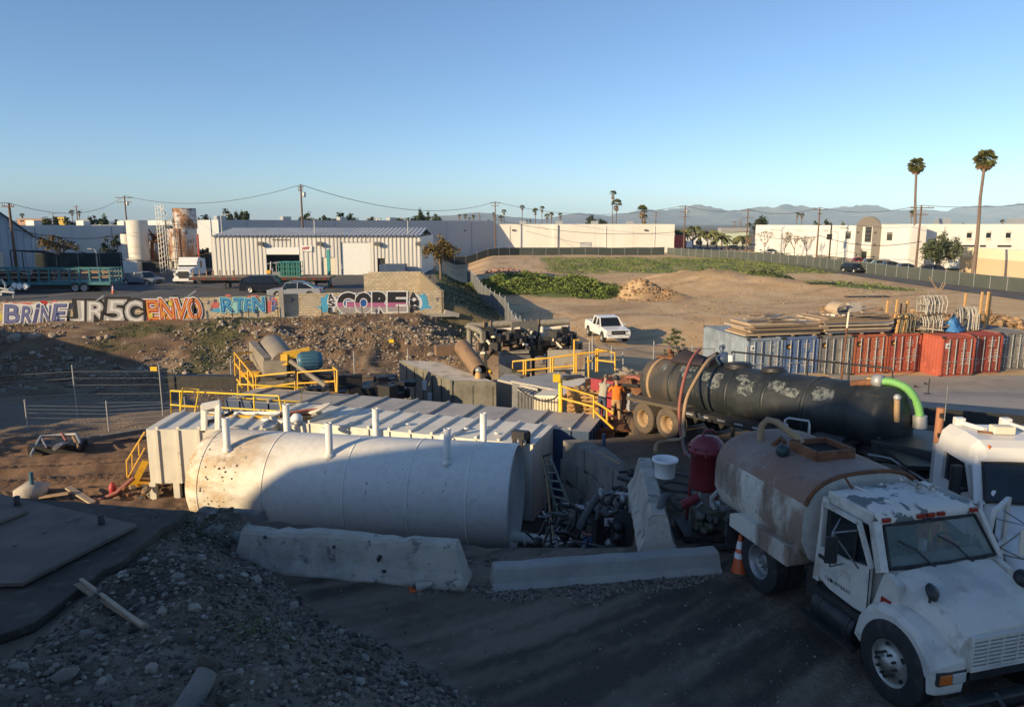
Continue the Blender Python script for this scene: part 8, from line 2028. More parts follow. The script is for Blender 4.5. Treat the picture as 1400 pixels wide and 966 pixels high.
for s in(-1,1):
 arch_=[(3.05-.63*math.cos(a)*(1 if a<1.57 else 1.03),.52+.66*math.sin(a))for a in np.linspace(0,math.pi,13)]
 out_=[(xg+.02,.50),(xg+.045,.72),(xg+.03,.92),(xg-.08,1.06),(3.35,1.235),(3.05,1.30),(2.72,1.26),(2.5,1.12),(2.34,.88),(2.30,.58),(2.42,.52)]
 rg=[]
 for y,kx,dz_ in((.66,0,.0),(.9,0,-.01),(1.03,.02,-.05),(1.09,.07,-.12)):
  rg.append([(x-kx*(1 if x>3.05 else-1)*(abs(x-3.05)>.4),s*y,z+(dz_ if z>.8 else 0))for x,z in out_+arch_[:0:-1][::-1]])
 MB().loft(rg if s>0 else[r_ for r_ in rg[::-1]]).build('front_fender',m_truck,t,bevel=.025)
 MB().box((xg+.045,s*.76,.74),(.06,.20,.13)).build('headlight',m_clear_lens,t,bevel=.012); MB().box((xg+.035,s*.955,.74),(.07,.17,.13),s*.16).build('turn_signal',m_amber,t,bevel=.012); MB().box((xg+.03,s*.85,.74),(.05,.42,.17)).build('headlight_bezel',m_dark_steel,t,bevel=.01)
 MB().lathe([(.001,0),(.11,.01),(.12,.03),(.08,.07),(.001,.09)],16,(x_w+.55,s*.74,zc-.05),Matrix.Rotation(s*.5,3,'X')@Matrix.Rotation(.9,3,'Y')).build('fender_mirror',m_black,t); MB().tube([(x_w+.56,s*.76,zc-.02),(x_w+.6,s*.78,zc-.16)],.018,6).build('mirror_stalk',m_black,t)
 MB().tube([(x_w-.02,s*(hb_+.0),1.13),(x_w+.26,s*(hb_-.02),1.13)],.02,6).build('hood_latch',m_black,t); MB().box((x_w+.24,s*(hb_-.01),1.13),(.07,.05,.09)).build('latch_end',m_black,t); MB().box((x_w+.02,s*(hb_+.01),1.13),(.09,.05,.07)).build('latch_base',m_black,t)
zg0,zg1,gw_=.80,1.22,.58
MB().box((xg-.005,0,(zg0+zg1)/2),(.03,gw_*2,zg1-zg0)).build('grille_back',m_dark_steel,t)
mb=MB()
for k in range(8):mb.box((xg+.03,0,zg0+.03+k*(zg1-zg0-.06)/7),(.05,gw_*2-.04,.03))
mb.build('grille_bar',m_truck,t)
mb=MB()
for y in np.linspace(-gw_,gw_,6):mb.box((xg+.032,y,(zg0+zg1)/2),(.06,.02,zg1-zg0))
for z_ in(zg0,zg1):mb.box((xg+.035,0,z_),(.065,gw_*2+.03,.035))
mb.build('grille_frame',m_truck,t)
MB().box((xg+.0,0,.70),(.05,gw_*2-.05,.12)).build('lower_intake',m_black,t); MB().box((xg-.18,.15,zc-.235),(.08,.16,.03),M=Matrix.Rotation(.3,3,'Y')).build('hood_badge',m_black,t)
MB().box((xg+.20,0,.42),(.16,2.16,.26)).build('bumper',m_black,t,bevel=.03)
MB().tube([(xg+.38,-.55,.38),(xg+.38,1.1,.38)],.07,12).build('spray_bar',m_rust,t)
for y in(-.35,.3):MB().bar((xg+.2,y,.55),(xg+.4,y,.4),.06).build('bracket',m_dark_steel,t)
for y in(-.72,-.55):MB().box((xg+.285,y,.45),(.012,.12,.09)).build('bumper_slot',m_dark_steel,t)
MB().box((xg+.29,-.98,.44),(.012,.14,.06)).build('reflector',m_steel,t)
for s in(-1,1):
 MB().tube([(x_w+.02,s*(hb_-.055),zc-.05),(x_w+.06,s*(hb_-.10),zc-.2),(x_w+.06,s*(hb_-.06),1.1)],.010,5).build('hood_seam',m_black,t)
 MB().tube([(x_w-.205,s*(hb_+.022),zs_+.02),(x_w-.205,s*(hb_+.022),zc-.06)],.008,5).build('door_seam',m_black,t)
MB().tube([(x_w+.04,-.86,zc+.012),(x_w+.07,0,zc+.022),(x_w+.04,.86,zc+.012)],.012,5).build('cowl_seam',m_black,t)
MB().box((x_w+.03,-.3,zc+.03),(.07,.5,.012)).build('cowl_vent',m_dark_steel,t)
for y in(-.3,.3):MB().tube([(x_w+.12,y,zc+.012),(xg-.25,y*.9,zc-.24)],.008,5).build('hood_crease',m_truck,t)
for s in(-1,):
 MB().tube([(1.45,s*.86,.52),(2.32,s*.86,.52)],.26,20).build('fuel_tank',m_black,t); MB().box((1.9,s*.86,.80),(.95,.46,.06)).build('step',m_dark_steel,t); MB().box((1.85,s*1.12,.34),(1.15,.10,.06)).build('step',m_dark_steel,t)
 for x in(1.6,2.2):MB().lathe([(.262,-.03),(.27,-.03),(.27,.03),(.262,.03)],20,(x,s*.86,.52),MX).build('strap',m_dark_steel,t)
 MB().lathe([(.05,0),(.06,.05),(.001,.06)],10,(1.9,s*.80,.83)).build('filler_cap',m_rust,t); MB().box((1.25,s*.7,.75),(.25,.5,.5)).build('battery_box',m_dark_steel,t)
def mirror(parent,f,s):
 a1,a2,a3=f(-.28,H_r-.28,.04),f(-.30,H_r-.28,.42),f(-.30,zc-.12,.42)
 a4=f(-.5,zc-.22,.04)
 m1=MB().tube([a1,a2,a3,a4],.014,6); m1.tube([f(-.62,H_r-.25,.04),a2],.012,6); m1.tube([f(-.2,zc-.15,.03),a2],.012,6); m1.tube([f(-.75,zc-.22,.03),a3],.012,6); m1.build('mirror_frame',m_steel,parent)
 c=(Vector(a2)+Vector(a3))/2; n=(Vector(f(1,0,0))-Vector(f(0,0,0))).normalized(); T_=Matrix((n,Vector((0,0,1)).cross(n),Vector((0,0,1)))).transposed()
 MB().box(c,(.05,.17,.40),M=T_@Matrix.Rotation(.35*s,3,'Z')).build('mirror',m_black if s<0 else m_cream,parent,bevel=.015)
I4=Matrix.Translation((x_w-.22,-(hb_-.01),0)); mirror(t,lambda x,z,o=0.0:tuple(I4@Vector((x,-o,z))),-1)
mirror(d,f,1)
for y,dx in((.30,.0),(.42,.12)):
 MB().lathe([(.02,0),(.022,.18),(.03,.28),(.06,.34),(.055,.34),(.025,.28),(.001,.2)],14,(x_r+.18+dx,y,H_r+.12),MX).build('air_horn',m_chrome,t)
MB().lathe([(.05,0),(.06,.04),(.03,.09),(.001,.1)],12,(x_r+.2,.3,H_r+.08)).build('horn_base',m_chrome,t)
MB().tube([(x_r+.12,-.52,H_r+.02),(x_r+.02,-.62,H_r+.22)],.018,6).build('bent_bracket',m_rust,t)
# white day cab tractor behind it
m_cab2=mat('glossy white cab paint',(.66,.65,.62),.3,layers=[((.58,.56,.52),1.2,.5,.75,.5)])
t=thing('day_cab_truck','clean white day cab truck behind the water truck, rust brown exhaust stack','truck',(9.35,13.3,-.05),R(-95)); CT2=t; t.scale=(.9,.9,.9)
def ring(x,w,z0,z1,k=.14):return[(x,-w,z0),(x,-w,z1-.55),(x,-w+.07,z1-k),(x,-w+.22,z1),(x,w-.22,z1),(x,w-.07,z1-k),(x,w,z1-.55),(x,w,z0)]
up_=[ring(-.62,1.10,2.18,2.60),ring(-.56,1.12,2.18,2.66),ring(.1,1.14,2.18,2.69),ring(.62,1.13,2.18,2.66),ring(.82,1.10,2.18,2.56),ring(.88,1.07,2.16,2.36,.06)]
up_=[[(x,y,max(z,2.16))for x,y,z in r_]for r_ in up_]
MB().loft(up_).build('cab_roof',m_cab2,t,bevel=.045)
def plate_y(poly,y,th,m,name,par):
 n=len(poly); s=1 if y>0 else-1; V=[(x,y,z)for x,z in poly]+[(x,y-s*th,z)for x,z in poly]
 return MB().add(V,[tuple(range(n))if s>0 else tuple(range(n))[::-1],tuple(range(2*n-1,n-1,-1))if s>0 else tuple(range(n,2*n))]+[(k,(k+1)%n,n+(k+1)%n,n+k)[::(-1 if s>0 else 1)]for k in range(n)]).build(name,m,par)
for s in(-1,1):
 plate_y([(-.62,.9),(-.28,.9),(-.28,2.2),(-.62,2.2)],s*1.12,.08,m_cab2,'cab_side',t)
 dr=plate_y([(-.27,.75),(.92,.75),(.96,1.62),(-.27,1.55)],s*1.125,.06,m_cab2,'door',t)
 for a_,b_,w_ in(((-.25,1.5),(-.25,2.2),.09),((-.27,2.19),(.66,2.19),.06),((.66,2.2),(.95,1.6),.09)):MB().bar((a_[0],s*1.10,a_[1]),(b_[0],s*1.10,b_[1]),w_,.06).build('window_frame',m_cab2,dr)
 plate_y([(-.2,1.55),(.88,1.62),(.62,2.16),(-.2,2.17)],s*1.085,.01,m_glass,'side_window',t)
 MB().box((.78,s*1.36,1.86),(.12,.22,.62)).build('mirror',m_black,t,bevel=.04); MB().bar((.75,s*1.1,1.65),(.78,s*1.36,1.60),.06).build('mirror_arm',m_black,t); MB().box((.45,s*1.13,1.5),(.26,.05,.12)).build('door_handle',m_black,dr)
 MB().box((.80,s*.80,2.53),(.06,.05,.14)).build('marker_light',m_amber,t,bevel=.015)
 MB().bar((.86,s*1.02,2.22),(1.16,s*1.07,1.5),.20,.10).build('pillar',m_cab2,t)
 plate_y([(.90,.8),(1.3,.8),(1.26,1.56),(.96,1.64)],s*1.10,.06,m_cab2,'cowl_panel',t)
 truck_wheel(t,(1.75,s*.98,.5),.5,.28,s,False); truck_wheel(t,(-2.1,s*.9,.5),.5,.5,s,True,m_steel)
MB().box((-.6,0,1.55),(.06,2.2,1.3)).build('cab_back',m_cab2,t)
wsc=[(1.22,-1.0,1.6),(1.32,-.5,1.6),(1.34,0,1.6),(1.32,.5,1.6),(1.22,1.0,1.6),(.90,.95,2.28),(.97,.5,2.30),(.98,0,2.30),(.97,-.5,2.30),(.90,-.95,2.28)]
MB().add(wsc,[(0,1,8,9),(1,2,7,8),(2,3,6,7),(3,4,5,6)],True).build('windscreen',m_glass,t)
MB().tube([Vector(p)+Vector((.012,0,0))for p in wsc]+[Vector(wsc[0])+Vector((.012,0,0))],.028,6).build('windscreen_gasket',m_rubber,t)
hd_=[]
for x,w,z1,z0 in((1.18,1.08,1.58,.8),(1.5,.96,1.52,.75),(2.1,.86,1.36,.7),(2.38,.78,1.22,.6)):hd_.append([(x,-w,z0),(x,-w,z1-.3),(x,-w+.12,z1-.06),(x,-w*.5,z1),(x,w*.5,z1),(x,w-.12,z1-.06),(x,w,z1-.3),(x,w,z0)])
MB().loft(hd_,True).build('hood',m_cab2,t,bevel=.03)
for s in(-1,1):
 rg=[]
 for a in np.linspace(.1,3.0,12):x,z=1.75+.62*math.cos(a),.55+.6*math.sin(a); rg.append([(x,s*.7,z),(x,s*1.12,z),(x+.06*math.cos(a),s*1.12,z+.07*math.sin(a)),(x+.06*math.cos(a),s*.75,z+.14)])
 MB().loft(rg if s<0 else[r_[::-1]for r_ in rg],True).build('front_fender',m_cab2,t)
MB().box((2.4,0,.95),(.05,1.0,.45)).build('grille',m_black,t); MB().box((2.45,0,.5),(.16,2.1,.3)).build('bumper',m_cab2,t,bevel=.04)
for y in(-.38,.38):MB().box((-1.0,y,.72),(5.6,.1,.24)).build('chassis_rail',m_black,t)
MB().tube([(-.82,-1.0,.8),(-.82,-1.0,2.15)],.085,14).build('stack_guard',m_galv,t); MB().tube([(-.82,-1.0,2.15),(-.82,-1.0,2.95)],.085,14).build('exhaust_stack',mat('rust brown stack',(.36,.16,.08),.7,layers=[((.25,.1,.05),3,.5,.7,.6)]),t)
for z_ in(2.35,2.8):MB().box((-.74,-1.0,z_),(.1,.1,.1)).build('stack_clamp',m_black,t)
MB().tube([(-.66,-.98,2.7),(-.66,-.98,3.5)],.012,6).build('aerial',m_steel,t)
MB().tube([(.15,-.55,2.74),(-.5,-.75,2.72)],.05,10).build('roof_horn',m_cab2,t); MB().tube([(.2,.35,2.74),(-.5,.2,2.73)],.05,10).build('roof_horn',m_cab2,t)
for p_ in((-.5,-.75,2.74),(-.5,.2,2.75)):MB().box(p_,(.17,.2,.17)).build('horn_mouth',m_cab2,t,bevel=.02)
MB().box((.2,-.25,2.77),(.24,.42,.16)).build('roof_lamp',m_cream,t,bevel=.02); MB().tube([(.18,-.72,2.71),(.3,-.5,2.72)],.025,6).build('roof_strap',m_rust,t)
MB().lathe([(.001,0),(.06,0)],12,(1.19,-.82,1.74),Matrix.Rotation(R(70),3,'Y')).build('sticker',m_print_white,t)
mb=MB()
for k in range(16):mb.box((-1.5-.12*k,0,.95),(.05,1.3,.06))
mb.build('fifth_wheel_deck',m_dark_steel,t); MB().box((-3.2,0,1.2),(2.6,2.2,.1)).build('flat_deck',m_black,t)
MB().tube([(-.9,-.6,1.3),(-1.6,-.8,1.0),(-2.6,-1.2,1.2),(-3.2,-1.5,1.1)],.03,6).build('air_line',m_steel,t)
# black vacuum tanker
t=thing('tanker_trailer','dirty black vacuum tanker with dusty tail and white scrawl patches','tanker',(5.95,22.95,-.52),math.atan2(-.863,.505)); VT=t
t.rotation_euler=(0,R(-4.0),t.rotation_euler.z)
m_tanker=mat('black tanker paint',(.013,.017,.019),.5,layers=[((.035,.04,.04),1.3,.45,.65,.8),((.07,.06,.05),4.5,.58,.68,.5),((.10,.07,.045),2.2,.62,.74,.5)],bump=(5,.08,.02))
m_tanker_rear=mat('dusty tanker tail paint',(.045,.042,.038),.6,layers=[((.15,.11,.07),1.3,.5,.66,.7),((.02,.02,.02),2.6,.52,.66,.6)],bump=(5,.08,.02))
TZ,TRr,X0,X1=1.55,.83,-1.75,6.75
def tl(prof,name,m,n=48,par=None):return MB().lathe(prof,n,(0,0,TZ),MX).build(name,m,par or t)
tl([(.001,X0-.26),(.35,X0-.24),(.62,X0-.15),(.79,X0-.02),(TRr,X0+.1),(TRr,.05)],'tail_shell',m_tanker_rear)
tl([(TRr,.05),(TRr,X1-.1),(.80,X1+.02),(.64,X1+.14),(.35,X1+.22),(.001,X1+.24)],'shell',m_tanker)
for k,x in enumerate((-1.35,-.35,.75,2.05,3.4,4.7,5.9)):tl([(TRr,x-.055),(TRr+.022,x-.045),(TRr+.022,x+.045),(TRr,x+.055)],'hoop',m_hose_tan if k==0 else m_tanker)
def patch(xc,ac,w,h,seed,m):
 q=random.Random(seed); n=26; pts=[]; r_=TRr+.006
 for k in range(n):
  a=6.28*k/n; rr=q.uniform(.7,1.1); ca,sa=math.cos(a),math.sin(a); sx=math.copysign(abs(ca)**.45,ca)*w*rr; sy=math.copysign(abs(sa)**.45,sa)*h*rr
  ang_=ac+sy/TRr; pts.append((xc+sx,-r_*math.sin(ang_),TZ+r_*math.cos(ang_)))
 cen=(xc,-r_*math.sin(ac),TZ+r_*math.cos(ac))
 MB().add([cen]+pts,[(0,k+1,(k+1)%n+1)for k in range(n)]).build('scrubbed_mark',m,t)
m_scrub=mat('scrubbed white paint',(.15,.165,.16),.6,layers=[((.03,.036,.038),9,.44,.56,.95,(1,1,1),8)])
for k,(x,a,w,h)in enumerate([(-.8,.75,.12,.16),(.1,.7,.22,.16),(.32,.95,.2,.08),(.45,.62,.16,.12),(1.15,.85,.22,.16),(1.6,.8,.2,.12),(1.55,1.1,.24,.18),(2.5,.72,.24,.13),(2.75,1.05,.3,.25),(3.75,.85,.3,.18),(4.25,1.0,.3,.14),(5.25,.9,.34,.22)]):patch(x,a,w,h,k,m_scrub)
for s in(-1,1):
 for x in(0,-1.15):truck_wheel(t,(x,s*1.0,.5),.52,.46,s,s<0,m_hose_tan if s<0 else m_steel,m_dust_rubber if s<0 else m_rubber)
 mb=MB(); pr_=[(-1.9,1.02),(-1.9,1.12),(.75,1.12),(.75,1.02)]; mb.loft([[(x,s*.7,z)for x,z in pr_],[(x,s*1.28,z)for x,z in pr_]]if s<0 else[[(x,s*1.28,z)for x,z in pr_],[(x,s*.7,z)for x,z in pr_]]); mb.build('mudguard',m_dust_rubber,t)
 MB().box((2.8,s*.72,.86),(8.6,.12,.24)).build('chassis_rail',m_dark_steel,t)
 MB().box((3.6,s*1.16,.98),(5.8,.10,.12)).build('side_channel',m_dark_steel,t)
 mb=MB()
 for k in range(9):mb.box((1.0+k*.65,s*1.215,.98),(.3,.01,.05))
 mb.build('reflector_tape',m_galv,t); MB().box((4.4,s*1.22,.98),(.3,.012,.11)).build('red_reflector',m_redskip,t)
 MB().box((2.8,s*1.0,1.05),(7.2,.45,.04)).build('walkway',m_dark_steel,t)
MB().box((-1.98,0,.75),(.14,2.3,.2)).build('rear_bumper',m_galv,t); MB().box((-1.98,-1.05,.9),(.12,.14,.6)).build('bumper_post',m_galv,t)
mb=MB()
for x in(1.6,2.4,3.4):mb.tube([(x,0,.86),(x,0,.2)],.06,8)
mb.build('landing_leg',m_dark_steel,t)
for x,r_ in((1.75,.38),(3.05,.30)):MB().lathe([(r_,-.05),(r_,.10),(r_*.9,.14),(.001,.16)],20,(x,.1,TZ+TRr-.03)).build('manhole_lid',m_black,t); MB().lathe([(r_+.06,0),(r_+.06,.03),(r_,.03)],20,(x,.1,TZ+TRr-.0)).build('manhole_ring',m_dark_steel,t)
MB().tube([(.9,.7,TZ+.5),(.9,.72,TZ+1.15),(6.2,.72,TZ+1.15),(6.3,.7,TZ+.5)],.028,6).build('top_rail',m_black,t)
for x in(2.4,3.7,5.0):MB().tube([(x,.7,TZ+.5),(x,.72,TZ+1.15)],.028,6).build('rail_post',m_black,t)
MB().box((-.9,.1,TZ+TRr+.03),(1.5,.5,.06)).build('rust_walkway',m_rust,t)
mb=MB(); rg=[]
for k in range(7):x=-.7+k*.28; rg.append([(x,-.35,TZ+TRr+.05),(x,.0,TZ+TRr+.22+.18*math.sin(k*1.3)),(x,.4,TZ+TRr+.12),(x,.45,TZ+TRr-.05),(x,-.4,TZ+TRr-.05)])
mb.loft(rg,True); mb.build('draped_cover',mat('plum canvas',(.03,.022,.028),.8),t); MB().lathe([(.001,0),(.2,0),(.2,.3),(.14,.34),(.001,.34)],14,(1.1,.2,TZ+TRr),Matrix.Rotation(.5,3,'X')).build('vent_cap',m_navy,t); MB().tube([(1.35,.2,TZ+TRr),(1.35,.2,TZ+TRr+.3)],.09,8).build('vent',m_print_white,t)
MB().tube([(-1.2,.1,TZ+TRr),(-1.2,.1,TZ+TRr+.22)],.1,8).build('tail_valve',m_rust,t); MB().ball((-1.15,.0,TZ+TRr+.25),.08,10,6).build('valve_wheel',m_rust,t)
MB().tube([(5.75,-.25,TZ+TRr-.02),(6.25,-.1,TZ+TRr+.06)],.085,10).build('front_valve',m_rust,t); MB().box((6.1,.25,TZ+TRr+.05),(.4,.2,.12)).build('valve_block',m_wood_new,t); MB().lathe([(.001,-.1),(.16,-.1),(.16,.1),(.001,.1)],14,(6.35,-.05,TZ+TRr+.1),MX).build('coupling',m_galv,t)
g_=[Vector(p)for p in((6.3,-.05,TZ+TRr+.08),(6.6,.12,TZ+TRr+.08),(6.9,.28,TZ+TRr-.08),(7.06,.40,TZ+.42),(7.12,.44,TZ+.12))]
hs=hose('bright green suction hose on the front of the tanker',[VT.matrix_basis@p for p in g_],.10,m_green_hose,smooth_n=16,rib=.009)
MB().tube([g_[-1],g_[-1]-Vector((0,0,.3))],.16,12).build('hose_coupling',m_galv,t); MB().tube([(7.0,-.3,TZ+.05),(7.0,-.3,TZ+.6)],.07,10).build('standpipe',m_hose_tan,t); MB().ball((7.0,-.3,TZ+.63),.09,10,6).build('standpipe_cap',m_galv,t)
MB().box((7.5,.1,.95),(1.6,1.9,.5)).build('pump_box',m_black,t,bevel=.03); MB().bar((6.9,-.75,TZ-.9),(6.6,-.55,TZ+.55),.09).build('brace',m_dark_steel,t)
MB().tube([(5.4,-1.05,.95),(6.2,-1.05,.95)],.24,14).build('air_tank',m_dark_steel,t); MB().box((4.6,-.6,.5),(.9,.4,.4)).build('tool_box',m_black,t)
for k in range(5):MB().tube([(5.6+.3*k,-.9,.9),(6.4+.3*k,-1.0,.7+.05*k),(7.6,-.9,.8)],.03,6).build('air_line',m_dark_steel,t)
t=thing('lowboy_trailer','low black flat trailer lying beyond the tanker front','trailer',(14.5,22.5,gz(14.5,22.5)),R(-22)); MB().box((0,0,.75),(8.6,2.4,.22)).build('deck',m_black,t); MB().box((0,-1.2,.95),(8.6,.1,.5)).build('side_board',m_black,t)
for k in range(5):MB().box((-3.5+.7*k,1.4,.55),(.1,.9,.06)).build('outrigger',m_steel,t)
MB().bar((-3.8,1.85,.55),(-.5,1.85,.55),.1).build('outrigger_rail',m_steel,t)
for x in(2.4,3.4):
 for s in(-1,1):truck_wheel(t,(x,s*.9,.42),.42,.4,s,True,m_steel)
hose('faded red hose looped over the tail of the tanker',[P(957,477,22.9),P(945,492,22.3),P(935,520,21.8),P(929,555,21.5),P(930,585,21.2),P(934,605,20.8),P(938,622,19.2)],.05,m_hose_red)
hose('tan hose looped over the tanker tail beside the red one',[P(978,486,22.4),P(965,497,21.9),P(948,525,21.5),P(938,548,21.3),P(934,580,21.1),P(934,598,20.9),P(915,602,21.2),P(899,606,21),P(896,618,20.6)],.055,m_hose_tan)
hose('thin grey hose running from the tanker down to the red vessel',[P(934,598,20.9),P(936,612,19.5),P(944,626,18)],.035,m_hose_grey)
# white pickup on the dirt
p=Pz(833,458,-2.1); gz_=gz(p.x,p.y)
t=thing('pickup_truck','white double cab pickup parked on the open dirt','pickup truck',(p.x,p.y+1.6,gz_),R(-78))
m_pw=mat('glossy white pickup paint',(.72,.72,.72),.25)
L,Wd,H=5.3,1.9,1.8
prof=[(2.62,.5),(2.66,.85),(2.55,1.05),(1.25,1.16),(-2.6,1.14),(-2.62,.55)]
arch=[]
for c in(-1.75,1.65):arch.extend([(c-.47*math.cos(a),.5+.42*math.sin(a))for a in np.linspace(0,math.pi,9)])
rings=[[(x,y,z if k==1 else .5+(z-.5)*.95)for x,z in prof+arch]for y,k in((-.95,.9),(-.9,1),(.9,1),(.95,.9))]
MB().loft(rings).build('body',m_pw,t,bevel=.04)
MB().add([(-2.5,-.78,1.146),(-.82,-.78,1.146),(-.82,.78,1.146),(-2.5,.78,1.146)],[(0,1,2,3)]).build('bed_dark_quad',m_black,t)  # dark quad on the body top stands in for the shaded bed hollow
for y in(-.85,.85):MB().box((-1.68,y,1.19),(1.8,.13,.12)).build('bed_side',m_pw,t,bevel=.02)
MB().box((-2.56,0,1.19),(.12,1.82,.12)).build('tailgate',m_pw,t,bevel=.02)
cabp=[(1.2,1.14),(.5,1.72),(.25,1.78),(-.6,1.79),(-.78,1.74),(-.85,1.14)]
rings=[[(x,y,z if k else 1.14+(z-1.14)*.03)for x,z in cabp]for y,k in((-.9,0),(-.72,1),(.72,1),(.9,0))]
MB().loft(rings,cap=False).build('cabin',m_glass,t)
rings=[[(x,y,z+.015)for x,z in cabp[1:5]]for y in(-.74,.74)]
MB().loft(rings,cap=False).build('cab_roof',m_pw,t)
for s in(-1,1):
 mb=MB()
 for a_,b_ in(((1.2,.92,1.14),(.5,.74,1.74)),((.12,.92,1.14),(.1,.74,1.78)),((-.85,.92,1.14),(-.76,.74,1.75)),((.5,.75,1.74),(-.78,.75,1.77))):mb.bar((a_[0],s*a_[1],a_[2]),(b_[0],s*b_[1],b_[2]),.09,.07)
 mb.build('pillar',m_pw,t)
 for x in(1.65,-1.75):wheel(t,(x,s*.86,.4),.4,.26,s,18,m_steel)
 MB().box((2.56,s*.7,.93),(.16,.36,.17),s*.25).build('headlight',m_clear_lens,t,bevel=.02); MB().box((1.0,s*1.05,1.2),(.16,.22,.17)).build('mirror',m_pw,t,bevel=.03); MB().box((2.58,s*.68,.58),(.14,.3,.22)).build('fog_light',m_black,t)
 MB().box((-2.6,s*.82,.95),(.06,.16,.32)).build('taillight',m_red_lens,t); MB().box((.0,s*.955,.98),(.2,.03,.05)).build('handle',m_pw,t)
MB().box((2.64,0,.86),(.08,1.05,.3)).build('grille',m_black,t,bevel=.02); MB().box((2.66,0,.86),(.07,.8,.05)).build('grille_bar',m_steel,t)
MB().box((2.66,0,.55),(.14,1.7,.2)).build('bumper',m_pw,t,bevel=.03); MB().box((2.74,0,.58),(.02,.32,.14)).build('number_plate',m_print_white,t)
# people
def body_mesh(J,E,root):
 names=list(J); idx={n:k for k,n in enumerate(names)}
 me_=bpy.data.meshes.new('body'); me_.from_pydata([J[n][0]for n in names],[(idx[a],idx[b])for a,b in E],[])
 o=bpy.data.objects.new('body',me_); COL.objects.link(o)
 md=o.modifiers.new('skin','SKIN'); md.use_smooth_shade=True
 for k,n in enumerate(names):
  r=J[n][1]; r=r if isinstance(r,tuple)else(r,r)
  me_.skin_vertices[0].data[k].radius=r; me_.skin_vertices[0].data[k].use_root=(n==root)
 s=o.modifiers.new('sub','SUBSURF'); s.levels=2; s.render_levels=2
 dg=bpy.context.evaluated_depsgraph_get()
 m2=bpy.data.meshes.new_from_object(o.evaluated_get(dg)); bpy.data.objects.remove(o)
 return m2
def make_person(label,loc,rz,lean,arm_pose,mats,hat=False,vest=False):
 t=thing('person',label,'person',loc,rz)
 fw=lean
 J={'pelvis':((0,0,.95),(.155,.115)),'waist':((fw*.25,0,1.10),(.15,.105)),'chest':((fw*.62,0,1.30),(.175,.115)),'neck0':((fw,0,1.47),(.075,.065)),'neck':((fw*1.12,0,1.54),.056)}
 E=[('pelvis','waist'),('waist','chest'),('chest','neck0'),('neck0','neck')]
 J.update({'head0':((fw*1.25+.015,0,1.60),(.072,.078)),'head1':((fw*1.35+.015,0,1.68),(.082,.098)),'head2':((fw*1.4,0,1.755),(.06,.07))}); E+=[('neck','head0'),('head0','head1'),('head1','head2')]
 for s,nm in((1,'l'),(-1,'r')):
  ft=.10 if s>0 else-.06
  J.update({nm+'hip':((0,s*.10,.90),.10),nm+'knee':((ft*.6+.03,s*.12,.50),.066),nm+'ankle':((ft-.02,s*.13,.10),.046),nm+'foot':((ft+.06,s*.135,.05),.046),nm+'toe':((ft+.18,s*.14,.035),.036)})
  E+=[('pelvis',nm+'hip'),(nm+'hip',nm+'knee'),(nm+'knee',nm+'ankle'),(nm+'ankle',nm+'foot'),(nm+'foot',nm+'toe')]
  el,wr=arm_pose[nm]
  J.update({nm+'sho':((fw*.9,s*.19,1.42),.066),nm+'elb':(el,.046),nm+'wri':(wr,.032),nm+'palm':(tuple(Vector(wr)+(Vector(wr)-Vector(el)).normalized()*.07),(.040,.022))})
  E+=[('chest',nm+'sho'),(nm+'sho',nm+'elb'),(nm+'elb',nm+'wri'),(nm+'wri',nm+'palm')]
 me_=body_mesh(J,E,'pelvis')
 m_shirt,m_trs,m_boot=mats
 for m in(m_shirt,m_trs,m_boot,m_skin):me_.materials.append(m)
 pw={nm:(Vector(J[nm+'wri'][0]),Vector(J[nm+'elb'][0]))for nm in 'lr'}
 for p in me_.polygons:
  c=Vector(p.center); k=0
  if c.z<.95:k=1
  if c.z<.13:k=2
  if c.z>1.515 and abs(c.y)<.13:k=3
  for nm in 'lr':
   w,e=pw[nm]; s=1 if nm=='l' else-1
   if s*c.y>.14 and c.z<1.45:
    ax_=(w-e).normalized(); f=(c-e).dot(ax_)/(w-e).length
    sh=Vector(J[nm+'sho'][0])
    if c.z>.95 and((c-w).length<.14 or(f>(-.3 if not vest else .9)and(c-(e+ax_*f*(w-e).length)).length<.09)):k=3
  p.material_index=k; p.use_smooth=True
 b=bpy.data.objects.new('body',me_); COL.objects.link(b); b.parent=t
 hc=Vector(J['head1'][0])
 for nm,s in(('l',1),('r',-1)):
  pm=Vector(J[nm+'palm'][0]); d=(pm-Vector(J[nm+'wri'][0])).normalized(); sd=Vector((0,1,0)).cross(d); sd=sd.normalized()if sd.length>.1 else Vector((1,0,0)); ac=d.cross(sd).normalized()
  mb=MB()
  for k in range(4):
   o=pm+ac*(.028-.019*k); Lf=(.062,.074,.07,.055)[k]
   mb.tube([o,o+d*Lf*.55-sd*.01,o+d*Lf*.85-sd*.035],[.0095,.0085,.006],6)
  mb.tube([pm-d*.02+ac*.035,pm+d*.02+ac*.06-sd*.01,pm+d*.045+ac*.062-sd*.03],[.011,.0095,.007],6)
  mb.build('fingers',m_skin,t)
  MB().ball(hc+Vector((.0,s*.083,-.005)),.026,8,6,(.7,.35,1.2)).build('ear',m_skin,t)
 MB().ball(hc+Vector((.10,0,-.015)),.02,8,6,(1,.7,1.3)).build('nose',m_skin,t)
 for s in(-1,1):MB().ball(hc+Vector((.085,s*.032,.02)),.011,8,6).build('eye',m_print_black,t)
 MB().ball(hc+Vector((.083,0,-.055)),.02,8,5,(.5,1.2,.35)).build('mouth',m_redskip,t)
 if hat:
  MB().lathe([(.20,0),(.195,.012),(.105,.03),(.10,.10),(.08,.135),(.001,.14)],20,hc+Vector((0,0,.035))).build('hat',m_black,t)
 else:
  MB().ball(hc+Vector((-.02,0,.028)),.095,14,9,(1.05,.95,1.0)).build('hair',m_hair,t)
 return t,J
